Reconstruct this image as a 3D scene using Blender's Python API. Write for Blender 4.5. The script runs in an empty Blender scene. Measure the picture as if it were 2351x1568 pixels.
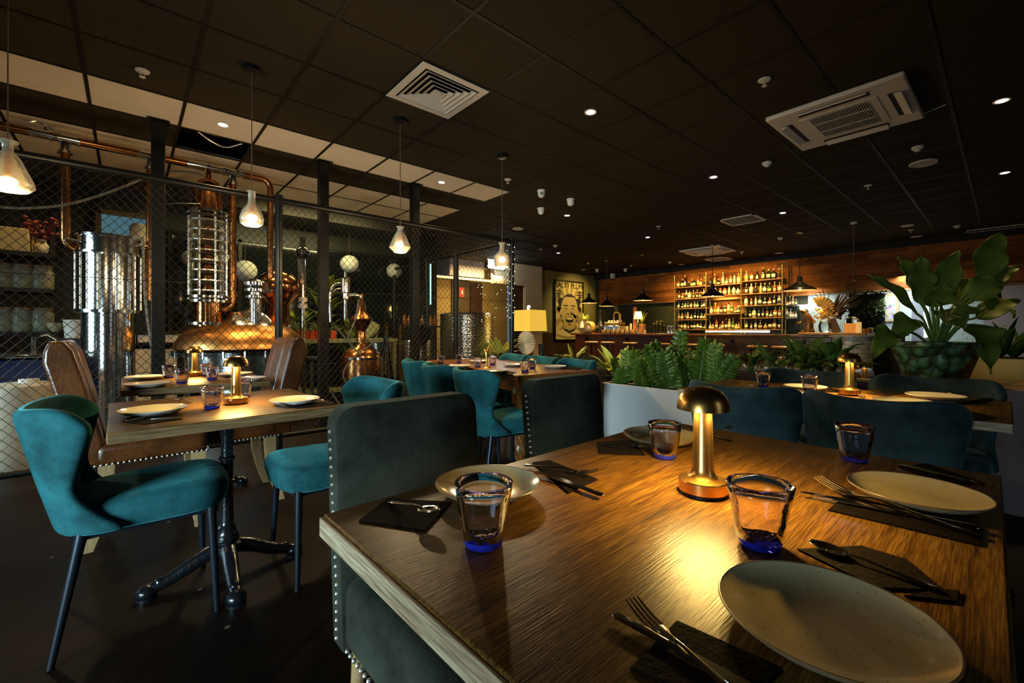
import bpy, math, random
from math import sin, cos, pi, sqrt
from mathutils import Vector, Matrix
random.seed(7)
S = bpy.context.scene
COL = S.collection
# ---------------------------------------------------------------- camera, exposure, world, daylight
YAW, FPX, CY, HC = 0.849, 1001.0, 758.6, 1.07      # view heading, focal length in pixels (of 2351), horizon row, eye height
cd = bpy.data.cameras.new('camera'); cam = bpy.data.objects.new('camera', cd); COL.objects.link(cam)
cd.sensor_width = 36.0; cd.lens = FPX / 2351 * 36.0; cd.shift_y = -(784 - CY) / 2351; cd.clip_start = 0.02
cam.location = (0, 0, HC); cam.rotation_euler = (pi / 2, 0, YAW - pi / 2)
S.camera = cam
S.view_settings.view_transform = 'Standard'; S.view_settings.look = 'None'
S.view_settings.exposure = 0.12; S.view_settings.gamma = 1.0
S.view_settings.use_curve_mapping = False
S.cycles.use_denoising = True
S.cycles.max_bounces = 10; S.cycles.transmission_bounces = 8; S.cycles.glossy_bounces = 4; S.cycles.diffuse_bounces = 3
S.cycles.sample_clamp_indirect = 4.0; S.cycles.blur_glossy = 0.5
w = bpy.data.worlds.new('world'); S.world = w; w.use_nodes = True
w.node_tree.nodes['Background'].inputs[0].default_value = (0.35, 0.55, 0.75, 1)
w.node_tree.nodes['Background'].inputs[1].default_value = 0.3
COOL = (0.60, 0.88, 1.0); WARM = (1.0, 0.66, 0.27); AMBER = (1.0, 0.68, 0.19)
def area(name, loc, direction, sx, sy, power, col, spread=pi):
    l = bpy.data.lights.new(name, 'AREA'); l.shape = 'RECTANGLE'; l.size = sx; l.size_y = sy; l.energy = power; l.color = col; l.spread = spread
    o = bpy.data.objects.new(name, l); COL.objects.link(o); o.location = loc
    o.rotation_euler = Vector(direction).to_track_quat('-Z', 'Y').to_euler(); return o
def spot(name, loc, direction, power, col, size=1.6, blend=.6, radius=.05):
    l = bpy.data.lights.new(name, 'SPOT'); l.energy = power; l.color = col; l.spot_size = size; l.spot_blend = blend; l.shadow_soft_size = radius
    o = bpy.data.objects.new(name, l); COL.objects.link(o); o.location = loc
    o.rotation_euler = Vector(direction).to_track_quat('-Z', 'Y').to_euler(); return o
def point(name, loc, power, col, radius=.03):
    l = bpy.data.lights.new(name, 'POINT'); l.energy = power; l.color = col; l.shadow_soft_size = radius
    o = bpy.data.objects.new(name, l); COL.objects.link(o); o.location = loc; return o
# daylight through the two street windows in the left wall and the glazed door behind the camera
area('daylight_street_window', (-2.92, 0.3, .82), (1, .62, -.10), 1.5, 1.0, 62, COOL, 1.35)
area('daylight_far_window', (-2.92, 4.9, 1.5), (1, 0, -.4), 1.2, 1.7, 40, COOL, 1.5)
area('daylight_glazed_door', (1.2, -2.1, 1.5), (.1, 1, -.35), 0.8, 1.4, .5, (.75, .88, 1), 1.5)
# ---------------------------------------------------------------- geometry of the photograph
SY_, CY_ = sin(YAW), cos(YAW)
def ray(px, py):
    X = (px - 1175.5) / FPX; Z = (CY - py) / FPX
    return Vector((SY_ * X + CY_, -CY_ * X + SY_, Z))
O0 = Vector((0, 0, HC))
def at(px, py, d): return O0 + ray(px, py) * d
def onz(px, py, z):
    r = ray(px, py); return O0 + r * ((z - HC) / r.z)
def onV(px, py, v):
    r = ray(px, py); return O0 + r * (v / r.y)
def onU(px, py, u):
    r = ray(px, py); return O0 + r * (u / r.x)
def depth(p): return p[0] * CY_ + p[1] * SY_
def m_per_px(p): return depth(p) / FPX
CEIL = HC + 1.9066
# ---------------------------------------------------------------- mesh building
class MB:
    def __init__(s): s.v = []; s.f = []; s.m = []
    def add(s, vs, fs, mi=0, M=None):
        n = len(s.v)
        for p in vs:
            p = Vector(p); s.v.append(M @ p if M is not None else p)
        for f in fs: s.f.append([n + i for i in f]); s.m.append(mi)
        return s
    def box(s, c, d, rot=0, mi=0, M=None):
        x, y, z = d[0] / 2, d[1] / 2, d[2] / 2; cr, sr = cos(rot), sin(rot); vs = []
        for k in (-1, 1):
            for (a, b) in ((-1, -1), (1, -1), (1, 1), (-1, 1)):
                px, py = a * x, b * y
                vs.append((c[0] + px * cr - py * sr, c[1] + px * sr + py * cr, c[2] + k * z))
        return s.add(vs, [(3, 2, 1, 0), (4, 5, 6, 7), (0, 1, 5, 4), (1, 2, 6, 5), (2, 3, 7, 6), (3, 0, 4, 7)], mi, M)
    def span(s, a, b, mi=0): return s.box([(a[i] + b[i]) / 2 for i in range(3)], [abs(a[i] - b[i]) for i in range(3)], 0, mi)
    def lathe(s, prof, n=24, c=(0, 0, 0), mi=0, M=None, wob=None, cap=(1, 1)):
        vs = []; fs = []
        for k, (r, z) in enumerate(prof):
            for i in range(n):
                a = 2 * pi * i / n; rr = r * (1 + (wob(a, k) if wob else 0))
                vs.append((c[0] + rr * cos(a), c[1] + rr * sin(a), c[2] + z))
        for k in range(len(prof) - 1):
            for i in range(n):
                j = (i + 1) % n; fs.append((k * n + i, k * n + j, (k + 1) * n + j, (k + 1) * n + i))
        if cap[0] and prof[0][0] > 1e-5: fs.append(tuple(range(n - 1, -1, -1)))
        if cap[1] and prof[-1][0] > 1e-5: fs.append(tuple((len(prof) - 1) * n + i for i in range(n)))
        return s.add(vs, fs, mi, M)
    def tube(s, path, r, n=8, mi=0, caps=True, M=None, flat=1.0):
        P = [Vector(p) for p in path]; vs = []; fs = []; K = len(P)
        up = Vector((0, 0, 1))
        t0 = (P[1] - P[0]).normalized()
        a = t0.cross(up)
        if a.length < 1e-3: a = t0.cross(Vector((1, 0, 0)))
        a.normalize()
        for k in range(K):
            t = ((P[min(k + 1, K - 1)] - P[max(k - 1, 0)])).normalized()
            a = (a - t * a.dot(t)).normalized(); b = t.cross(a)
            rr = r[k] if isinstance(r, (list, tuple)) else r
            for i in range(n):
                q = 2 * pi * i / n; vs.append(P[k] + (a * cos(q) + b * sin(q) * flat) * rr)
        for k in range(K - 1):
            for i in range(n):
                j = (i + 1) % n; fs.append((k * n + i, k * n + j, (k + 1) * n + j, (k + 1) * n + i))
        if caps: fs.append(tuple(range(n - 1, -1, -1))); fs.append(tuple((K - 1) * n + i for i in range(n)))
        return s.add(vs, fs, mi, M)
    def cyl(s, a, b, r, n=12, mi=0, M=None): return s.tube([a, b], r, n, mi, True, M)
    def sph(s, c, r, n=14, m=9, sc=(1, 1, 1), mi=0, M=None, z0=-1.0, z1=1.0):
        prof = []
        t0, t1 = math.asin(z0), math.asin(z1)
        vs = []; fs = []
        for k in range(m + 1):
            t = t0 + (t1 - t0) * k / m
            for i in range(n):
                a = 2 * pi * i / n
                vs.append((c[0] + r * sc[0] * cos(t) * cos(a), c[1] + r * sc[1] * cos(t) * sin(a), c[2] + r * sc[2] * sin(t)))
        for k in range(m):
            for i in range(n):
                j = (i + 1) % n; fs.append((k * n + i, k * n + j, (k + 1) * n + j, (k + 1) * n + i))
        fs.append(tuple(range(n - 1, -1, -1))); fs.append(tuple(m * n + i for i in range(n)))
        return s.add(vs, fs, mi, M)
    def prism(s, poly, z0, z1, mi=0, M=None):
        n = len(poly); vs = [(p[0], p[1], z0) for p in poly] + [(p[0], p[1], z1) for p in poly]
        fs = [tuple(range(n - 1, -1, -1)), tuple(range(n, 2 * n))] + [(i, (i + 1) % n, n + (i + 1) % n, n + i) for i in range(n)]
        return s.add(vs, fs, mi, M)
    def grid(s, fn, nu, nv, mi=0, M=None, closed=False):
        vs = [fn(i / nu, j / nv) for j in range(nv + 1) for i in range(nu + 1)]
        fs = [(j * (nu + 1) + i, j * (nu + 1) + i + 1, (j + 1) * (nu + 1) + i + 1, (j + 1) * (nu + 1) + i) for j in range(nv) for i in range(nu)]
        return s.add(vs, fs, mi, M)
    def loft(s, secs, mi=0, M=None):
        n = len(secs[0]); vs = [p for q in secs for p in q]; fs = []
        for k in range(len(secs) - 1):
            for i in range(n):
                j = (i + 1) % n; fs.append((k * n + i, k * n + j, (k + 1) * n + j, (k + 1) * n + i))
        fs.append(tuple(range(n - 1, -1, -1))); fs.append(tuple((len(secs) - 1) * n + i for i in range(n)))
        return s.add(vs, fs, mi, M)
    def build(s, name, mat, parent=None, loc=None, rz=0, smooth=True, bevel=0, sub=0, solid=0, ang=.7, bseg=2):
        me = bpy.data.meshes.new(name); me.from_pydata([tuple(p) for p in s.v], [], s.f)
        mats = mat if isinstance(mat, (list, tuple)) else [mat]
        for q in mats: me.materials.append(q)
        if len(mats) > 1: me.polygons.foreach_set('material_index', s.m)
        if smooth:
            me.shade_smooth(); me.set_sharp_from_angle(angle=ang)
        o = bpy.data.objects.new(name, me); COL.objects.link(o)
        if parent: o.parent = parent
        if loc is not None: o.location = loc
        o.rotation_euler.z = rz
        if solid: q = o.modifiers.new('s', 'SOLIDIFY'); q.thickness = solid; q.offset = 0
        if bevel: q = o.modifiers.new('b', 'BEVEL'); q.width = bevel; q.segments = bseg; q.limit_method = 'ANGLE'; q.angle_limit = .6
        if sub: q = o.modifiers.new('u', 'SUBSURF'); q.levels = sub; q.render_levels = sub
        return o
def tag(o, label, cat, group=None):
    o['label'] = label; o['category'] = cat
    if group: o['group'] = group
    return o
def thing(name, label, cat, loc=(0, 0, 0), rz=0, group=None):
    o = bpy.data.objects.new(name, None); COL.objects.link(o); o.location = loc; o.rotation_euler.z = rz; o.empty_display_size = .05
    return tag(o, label, cat, group)
def struct(o): o['kind'] = 'structure'; return o
def dup(root, loc, rz=None, label=None, group=None, scale=None):
    c = root.copy(); COL.objects.link(c); c.location = loc
    if rz is not None: c.rotation_euler.z = rz
    if label: c['label'] = label
    if group: c['group'] = group
    if scale: c.scale = (scale,) * 3 if isinstance(scale, (int, float)) else scale
    for k in list(root.children):
        d = k.copy(); COL.objects.link(d); d.parent = c
        for g in list(k.children):
            e = g.copy(); COL.objects.link(e); e.parent = d
    return c
def arc(c, r, a0, a1, n, ax='xz'):
    out = []
    for i in range(n + 1):
        a = a0 + (a1 - a0) * i / n
        out.append(Vector((c[0] + r * cos(a), c[1], c[2] + r * sin(a))) if ax == 'xz' else Vector((c[0] + r * cos(a), c[1] + r * sin(a), c[2])))
    return out
def bez(p, n=16):
    """smooth curve through the points"""
    P = [Vector(q) for q in p]; P = [P[0] * 2 - P[1]] + P + [P[-1] * 2 - P[-2]]; out = []
    for k in range(1, len(P) - 2):
        a, b, c, d = P[k - 1:k + 3]
        for i in range(n):
            t = i / n
            out.append(.5 * ((2 * b) + (c - a) * t + (2 * a - 5 * b + 4 * c - d) * t * t + (3 * b - a - 3 * c + d) * t ** 3))
    out.append(P[-2]); return out
# ---------------------------------------------------------------- materials
MT = {}
def mat(name, col, rough=.5, metal=0, var=0, vscale=8, stretch=None, bump=0, bscale=60, emit=None, estr=0, trans=0, ior=1.45, sheen=0, sheencol=None, coat=0, col2=None, spec=.5, aniso=0, alpha=1):
    if name in MT: return MT[name]
    m = bpy.data.materials.new(name); m.use_nodes = True; nt = m.node_tree; b = nt.nodes['Principled BSDF']
    b.inputs['Base Color'].default_value = (*col, 1); b.inputs['Roughness'].default_value = rough; b.inputs['Metallic'].default_value = metal
    b.inputs['Specular IOR Level'].default_value = spec
    b.inputs['Transmission Weight'].default_value = trans; b.inputs['IOR'].default_value = ior
    if sheen:
        b.inputs['Sheen Weight'].default_value = sheen; b.inputs['Sheen Roughness'].default_value = .35
        b.inputs['Sheen Tint'].default_value = (*(sheencol or col), 1)
    if coat: b.inputs['Coat Weight'].default_value = coat; b.inputs['Coat Roughness'].default_value = .15
    if aniso: b.inputs['Anisotropic'].default_value = aniso
    if emit: b.inputs['Emission Color'].default_value = (*emit, 1); b.inputs['Emission Strength'].default_value = estr
    tc = mp = None
    def coords(st):
        tc = nt.nodes.new('ShaderNodeTexCoord'); mp = nt.nodes.new('ShaderNodeMapping')
        nt.links.new(tc.outputs['Object'], mp.inputs['Vector'])
        if st: mp.inputs['Scale'].default_value = st
        return mp
    if var or col2:
        mp = coords(stretch); nz = nt.nodes.new('ShaderNodeTexNoise'); nz.inputs['Scale'].default_value = vscale; nz.inputs['Detail'].default_value = 5
        nz.inputs['Roughness'].default_value = .65
        nt.links.new(mp.outputs[0], nz.inputs['Vector'])
        cr = nt.nodes.new('ShaderNodeValToRGB'); cr.color_ramp.elements[0].position = .3; cr.color_ramp.elements[1].position = .7
        c2 = col2 or tuple(min(1, c * (1 + var)) for c in col); c1 = col if col2 else tuple(c * (1 - var) for c in col)
        cr.color_ramp.elements[0].color = (*c1, 1); cr.color_ramp.elements[1].color = (*c2, 1)
        nt.links.new(nz.outputs['Fac'], cr.inputs[0]); nt.links.new(cr.outputs[0], b.inputs['Base Color'])
    if bump:
        mp2 = coords(stretch); n2 = nt.nodes.new('ShaderNodeTexNoise'); n2.inputs['Scale'].default_value = bscale; n2.inputs['Detail'].default_value = 3
        bp = nt.nodes.new('ShaderNodeBump'); bp.inputs['Strength'].default_value = bump; bp.inputs['Distance'].default_value = .01
        nt.links.new(mp2.outputs[0], n2.inputs['Vector']); nt.links.new(n2.outputs['Fac'], bp.inputs['Height']); nt.links.new(bp.outputs[0], b.inputs['Normal'])
    MT[name] = m; return m
def nodes(m): return m.node_tree.nodes, m.node_tree.links, m.node_tree.nodes['Principled BSDF']
def ramp(nt, stops):
    cr = nt.nodes.new('ShaderNodeValToRGB'); e = cr.color_ramp.elements
    e[0].position, e[0].color = stops[0][0], (*stops[0][1], 1); e[1].position, e[1].color = stops[-1][0], (*stops[-1][1], 1)
    for p, c in stops[1:-1]: q = e.new(p); q.color = (*c, 1)
    return cr
def wood(name, stops, along=0, fine=1.0, rough=.42, bump=.25, plank=None, coat=0, spec=.3):
    """grain stretched along one object axis, optional plank joints"""
    if name in MT: return MT[name]
    m = bpy.data.materials.new(name); m.use_nodes = True; nt = m.node_tree; N, L, b = nodes(m)
    tc = N.new('ShaderNodeTexCoord'); mp = N.new('ShaderNodeMapping'); sc = [26 * fine] * 3; sc[along] = 1.6 * fine; mp.inputs['Scale'].default_value = sc
    L.new(tc.outputs['Object'], mp.inputs['Vector'])
    n1 = N.new('ShaderNodeTexNoise'); n1.inputs['Scale'].default_value = 1; n1.inputs['Detail'].default_value = 6; n1.inputs['Roughness'].default_value = .7; n1.inputs['Distortion'].default_value = .6
    L.new(mp.outputs[0], n1.inputs['Vector'])
    mp2 = N.new('ShaderNodeMapping'); s2 = [230 * fine] * 3; s2[along] = 11 * fine; mp2.inputs['Scale'].default_value = s2; L.new(tc.outputs['Object'], mp2.inputs['Vector'])
    n2 = N.new('ShaderNodeTexNoise'); n2.inputs['Scale'].default_value = 1; n2.inputs['Detail'].default_value = 4; L.new(mp2.outputs[0], n2.inputs['Vector'])
    n3 = N.new('ShaderNodeTexNoise'); n3.inputs['Scale'].default_value = 3.2; n3.inputs['Detail'].default_value = 3; L.new(tc.outputs['Object'], n3.inputs['Vector'])
    a1 = N.new('ShaderNodeMath'); a1.operation = 'MULTIPLY_ADD'; a1.inputs[1].default_value = .45; L.new(n2.outputs['Fac'], a1.inputs[0])
    a0 = N.new('ShaderNodeMath'); a0.operation = 'MULTIPLY'; a0.inputs[1].default_value = .35; L.new(n1.outputs['Fac'], a0.inputs[0]); L.new(a0.outputs[0], a1.inputs[2])
    a2 = N.new('ShaderNodeMath'); a2.operation = 'MULTIPLY_ADD'; a2.inputs[1].default_value = .2; L.new(n3.outputs['Fac'], a2.inputs[0]); L.new(a1.outputs[0], a2.inputs[2])
    cr = ramp(nt, stops); L.new(a2.outputs[0], cr.inputs[0]); out = cr.outputs[0]
    if plank:
        ax, wd = plank
        sx = N.new('ShaderNodeSeparateXYZ'); L.new(tc.outputs['Object'], sx.inputs[0])
        d = N.new('ShaderNodeMath'); d.operation = 'DIVIDE'; d.inputs[1].default_value = wd; L.new(sx.outputs[ax], d.inputs[0])
        fl = N.new('ShaderNodeMath'); fl.operation = 'FLOOR'; L.new(d.outputs[0], fl.inputs[0])
        d2 = N.new('ShaderNodeMath'); d2.operation = 'MULTIPLY_ADD'; d2.inputs[1].default_value = .55; L.new(sx.outputs[along], d2.inputs[0])
        o1 = N.new('ShaderNodeMath'); o1.operation = 'MULTIPLY'; o1.inputs[1].default_value = .37; L.new(fl.outputs[0], o1.inputs[0]); L.new(o1.outputs[0], d2.inputs[2])
        f2 = N.new('ShaderNodeMath'); f2.operation = 'FLOOR'; L.new(d2.outputs[0], f2.inputs[0])
        cb = N.new('ShaderNodeCombineXYZ'); L.new(fl.outputs[0], cb.inputs[0]); L.new(f2.outputs[0], cb.inputs[1])
        wn = N.new('ShaderNodeTexWhiteNoise'); wn.noise_dimensions = '3D'; L.new(cb.outputs[0], wn.inputs['Vector'])
        mr = N.new('ShaderNodeMapRange'); mr.inputs[3].default_value = .5; mr.inputs[4].default_value = 1.35; L.new(wn.outputs['Value'], mr.inputs[0])
        fr = N.new('ShaderNodeMath'); fr.operation = 'FRACT'; L.new(d.outputs[0], fr.inputs[0])
        gt = N.new('ShaderNodeMath'); gt.operation = 'GREATER_THAN'; gt.inputs[1].default_value = .03; L.new(fr.outputs[0], gt.inputs[0])
        mu = N.new('ShaderNodeMath'); mu.operation = 'MULTIPLY'; L.new(mr.outputs[0], mu.inputs[0]); L.new(gt.outputs[0], mu.inputs[1])
        mx = N.new('ShaderNodeVectorMath'); mx.operation = 'SCALE'; L.new(out, mx.inputs[0]); L.new(mu.outputs[0], mx.inputs['Scale']); out = mx.outputs[0]
    L.new(out, b.inputs['Base Color']); b.inputs['Roughness'].default_value = rough; b.inputs['Specular IOR Level'].default_value = spec
    if coat: b.inputs['Coat Weight'].default_value = coat; b.inputs['Coat Roughness'].default_value = .2
    bp = N.new('ShaderNodeBump'); bp.inputs['Strength'].default_value = bump; bp.inputs['Distance'].default_value = .004; L.new(a1.outputs[0], bp.inputs['Height']); L.new(bp.outputs[0], b.inputs['Normal'])
    MT[name] = m; return m
table_wood = wood('table_oak', [(.36, (.022, .0085, .002)), (.46, (.066, .028, .005)), (.54, (.125, .058, .010)), (.64, (.21, .107, .022))], 0, 1.9, .36, .28, None, 0, .18)
edge_wood = wood('daylit_end_grain', [(.40, (.16, .10, .055)), (.5, (.34, .24, .14)), (.62, (.56, .44, .30))], 1, 1.2, .5, .8)  # oak end grain, with daylight on the edge lightened into its colour
table_end = edge_wood
pale_oak = wood('pale_oak', [(.35, (.20, .115, .045)), (.6, (.36, .22, .1)), (.75, (.45, .3, .16))], 2, .8, .5, .3)
dark_wood = wood('mahogany', [(.33, (.05, .014, .003)), (.5, (.16, .052, .01)), (.7, (.28, .105, .022))], 1, .8, .28, .2, None, .4)
leg_wood = wood('mahogany_upright', [(.33, (.05, .014, .003)), (.5, (.17, .06, .012)), (.7, (.3, .12, .03))], 2, .8, .3, .2, None, .3)
bar_wood = wood('bar_front_boards', [(.36, (.05, .010, .003)), (.5, (.13, .032, .008)), (.64, (.22, .065, .016))], 1, .5, .35, .2, (2, .16), .3)
fascia_wood = wood('cedar_cladding', [(.36, (.09, .020, .003)), (.5, (.20, .058, .009)), (.64, (.33, .115, .02))], 1, .45, .6, .2, (2, .11), 0, .1)
shelf_wood = wood('bar_shelf_board', [(.33, (.10, .04, .01)), (.6, (.26, .12, .03)), (.75, (.36, .18, .05))], 1, .6, .4, .2)
velvet_teal = mat('teal_velvet', (.010, .062, .070), .85, 0, .6, 7, None, .15, 220, sheen=.7, sheencol=(.08, .40, .43), spec=.12)
velvet_green = mat('bottle_green_velvet', (.026, .027, .019), .9, 0, .6, 6, None, .15, 220, sheen=.5, sheencol=(.15, .17, .13), spec=.1)
velvet_navy = mat('petrol_velvet', (.030, .050, .053), .85, 0, .6, 6, None, .15, 220, sheen=.5, sheencol=(.16, .27, .29), spec=.1)
leather = mat('brown_leather', (.034, .009, .0022), .3, 0, 0, 7, None, .2, 90, col2=(.135, .040, .008), coat=.3)
leather_dark = mat('dark_brown_leather', (.030, .009, .004), .3, 0, 0, 6, None, .2, 70, col2=(.075, .024, .008), coat=.4)
chair_metal = mat('black_chair_metal', (.012, .016, .022), .34, .6)
black_metal = mat('black_powder_coat', (.005, .005, .005), .4, .1, spec=.35)
cast_iron = mat('black_cast_iron', (.008, .009, .011), .22, .3, 0, 8, None, .3, 60, coat=.5)
brass = mat('brushed_brass', (.62, .33, .09), .26, 1, .08, 40, (1, 1, 12), .02, 200)
brass_bar = mat('brass_tube', (.50, .33, .09), .3, 1)
steel = mat('cutlery_steel', (.62, .60, .56), .12, 1)
polished = mat('polished_stainless', (.78, .77, .74), .13, 1, 0, 8, None, .03, 8)
bright_steel = mat('satin_stainless', (.88, .86, .80), .32, 1)
copper = mat('polished_copper', (.62, .24, .075), .15, 1, .25, 5, None, .03, 30)
copper_satin = mat('satin_copper', (.50, .23, .065), .34, 1, .2, 4, None, .04, 20)
copper_dull = mat('aged_copper', (.42, .17, .055), .24, 1, .35, 5, None, .04, 30)
nail_metal = mat('nailhead_nickel', (.92, .90, .84), .38, 1)
white_paint = mat('white_lacquer', (.62, .60, .58), .35, 0, .05, 3)
cream_paint = mat('cream_plaster', (.40, .30, .17), .8, 0, .06, 4, None, .05, 80)
olive_paint = mat('olive_plaster', (.20, .16, .045), .8, 0, .08, 2.5)
dark_paint = mat('charcoal_paint', (.016, .013, .011), .75, 0, .15, 4)
black_paint = mat('matt_black_paint', (.006, .005, .005), .8, 0, .2, 4)
plastic_white = mat('white_plastic', (.66, .60, .50), .45)
soil = mat('potting_soil', (.012, .007, .004), .95, 0, .5, 40, None, .6, 60)
napkin_mat = mat('dark_brown_paper', (.006, .003, .002), .85, 0, .3, 30, (1, 1, 1), .3, 160, spec=.08)
bulb_on = mat('lit_bulb', (1, .9, .7), .5, emit=(1, .78, .42), estr=26)
disc_on = mat('lit_downlight', (1, .9, .7), .5, emit=(1, .84, .56), estr=16)
leaf_dark = mat('dark_green_leaf', (.012, .040, .006), .34, 0, .45, 6, None, .1, 40)
leaf_zz = mat('glossy_green_leaf', (.085, .135, .014), .3, 0, .45, 14, None, .1, 40)
leaf_lily = mat('lily_green_leaf', (.060, .105, .016), .34, 0, .4, 12, None, .1, 40)
leaf_lime = mat('lime_green_leaf', (.36, .42, .03), .4, 0, 0, 26, None, .1, 40, col2=(.72, .72, .18))
leaf_olive = mat('olive_green_leaf', (.06, .085, .008), .45, 0, 0, 5, None, .1, 40, col2=(.26, .27, .03))
stem_green = mat('green_stem', (.10, .18, .04), .45, 0, .3, 20)
# ---------------------------------------------------------------- room shell
TU, TV = 2.158, 2.116            # origin of the 600 mm ceiling grid
U0, U1, V0, V1 = -3.0, 12.45, -2.2, 11.6
floor_mat = mat('stained_concrete', (.0022, .0010, .0005), .5, 0, 0, 2.2, None, .3, 12, col2=(.0105, .0048, .0022), spec=.13)
N_, L_, B_ = nodes(floor_mat)
def add_specks(m, scale, thr, col):
    N, L, b = nodes(m); src = b.inputs['Base Color'].links[0].from_socket
    tc = N.new('ShaderNodeTexCoord'); vo = N.new('ShaderNodeTexVoronoi'); vo.inputs['Scale'].default_value = scale; L.new(tc.outputs['Object'], vo.inputs['Vector'])
    wn = N.new('ShaderNodeMath'); wn.operation = 'LESS_THAN'; wn.inputs[1].default_value = thr; L.new(vo.outputs['Distance'], wn.inputs[0])
    mx = N.new('ShaderNodeMix'); mx.data_type = 'RGBA'; L.new(wn.outputs[0], mx.inputs[0]); L.new(src, mx.inputs[6]); mx.inputs[7].default_value = (*col, 1); L.new(mx.outputs[2], b.inputs['Base Color'])
add_specks(floor_mat, 5, .045, (.12, .09, .06))
struct(MB().box(((U0 + U1) / 2, (V0 + V1) / 2, -.05), (U1 - U0 + .4, V1 - V0 + .4, .1)).build('floor', floor_mat, smooth=False))
tile_dark = mat('black_fibre_tile', (.017, .0125, .007), .9, 0, 0, 90, (1, 1, 1), .5, 130, col2=(.054, .040, .023), spec=.06)
tile_white = mat('white_ceiling_tile', (.62, .50, .36), .85, 0, .05, 5)
grid_mat = mat('dark_ceiling_grid', (.012, .008, .005), .6, spec=.2)
void_mat = mat('ceiling_void', (.003, .003, .003), .9)
ceil = MB(); bars = MB()
def tile_kind(i, j):
    if (i, j) in ((-3, 5),): return None
    if i < 3 and j in (4, 6, 7, 9, 10, 12, 13): return 1
    return 0
i0, i1, j0, j1 = -9, 17, -8, 16
for i in range(i0, i1 + 1):
    for j in range(j0, j1 + 1):
        k = tile_kind(i, j)
        a, b = TU + .6 * i, TV + .6 * j
        if k is None: continue
        ceil.box((a + .3, b + .3, CEIL + .012), (.585, .585, .02), 0, k)
for i in range(i0, i1 + 2): bars.box((TU + .6 * i, TV + .6 * (j0 + j1 + 1) / 2, CEIL + .004), (.024, .6 * (j1 - j0 + 1), .012))
for j in range(j0, j1 + 2): bars.box((TU + .6 * (i0 + i1 + 1) / 2, TV + .6 * j, CEIL + .0035), (.6 * (i1 - i0 + 1), .024, .012))
struct(ceil.build('ceiling', [tile_dark, tile_white], smooth=False))
struct(bars.build('trim_1', grid_mat, smooth=False))
struct(MB().box(((U0 + U1) / 2, (V0 + V1) / 2, CEIL + .45), (U1 - U0 + 1, V1 - V0 + 1, .05)).build('ceiling_void', void_mat, smooth=False))
# walls; the left one has two street windows, the rear one a glazed door
def wall_holes(name, a, b, axis, pos, zt, holes, m, th=.12):
    """wall along an axis from a to b at pos, with rectangular holes (a0,a1,z0,z1)"""
    w_ = MB(); cuts = sorted({a, b} | {h[0] for h in holes} | {h[1] for h in holes})
    for c0, c1 in zip(cuts, cuts[1:]):
        zs = [(0, zt)]
        for h in holes:
            if h[0] <= c0 and h[1] >= c1: zs = [(0, h[2]), (h[3], zt)]
        for z0, z1 in zs:
            if z1 - z0 < .01: continue
            if axis == 'v': w_.span((pos - th / 2, c0, z0), (pos + th / 2, c1, z1))
            else: w_.span((c0, pos - th / 2, z0), (c1, pos + th / 2, z1))
    return struct(w_.build(name, m, smooth=False))
wall_holes('wall_left', V0, V1, 'v', U0, 3.1, [(-.5, 1.1, .25, 1.4), (4.2, 5.6, .4, 2.5)], dark_paint)
wall_holes('wall_rear', U0, U1, 'u', V0, 3.1, [(.8, 1.6, .4, 2.4)], dark_paint)
wall_holes('wall_right', 2.5, U1, 'u', -1.7, 3.1, [], dark_paint)
for k, (v0, v1, z0, z1) in enumerate([(-.5, 1.1, .25, 1.4), (4.2, 5.6, .4, 2.5)]):
    f = MB()
    for v in (v0 + .03, (v0 + v1) / 2, v1 - .03): f.box((U0, v, (z0 + z1) / 2), (.06, .05, z1 - z0))
    for z in (z0 + .03, z1 - .03): f.box((U0, (v0 + v1) / 2, z), (.06, v1 - v0, .05))
    struct(f.build('window_%d' % (k + 1), black_metal, smooth=False))
f = MB()
for u in (.83, 1.57): f.box((u, V0, 1.4), (.05, .06, 2))
for z in (.43, 2.37): f.box((1.2, V0, z), (.8, .06, .05))
struct(f.build('window_3', black_metal, smooth=False))
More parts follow.
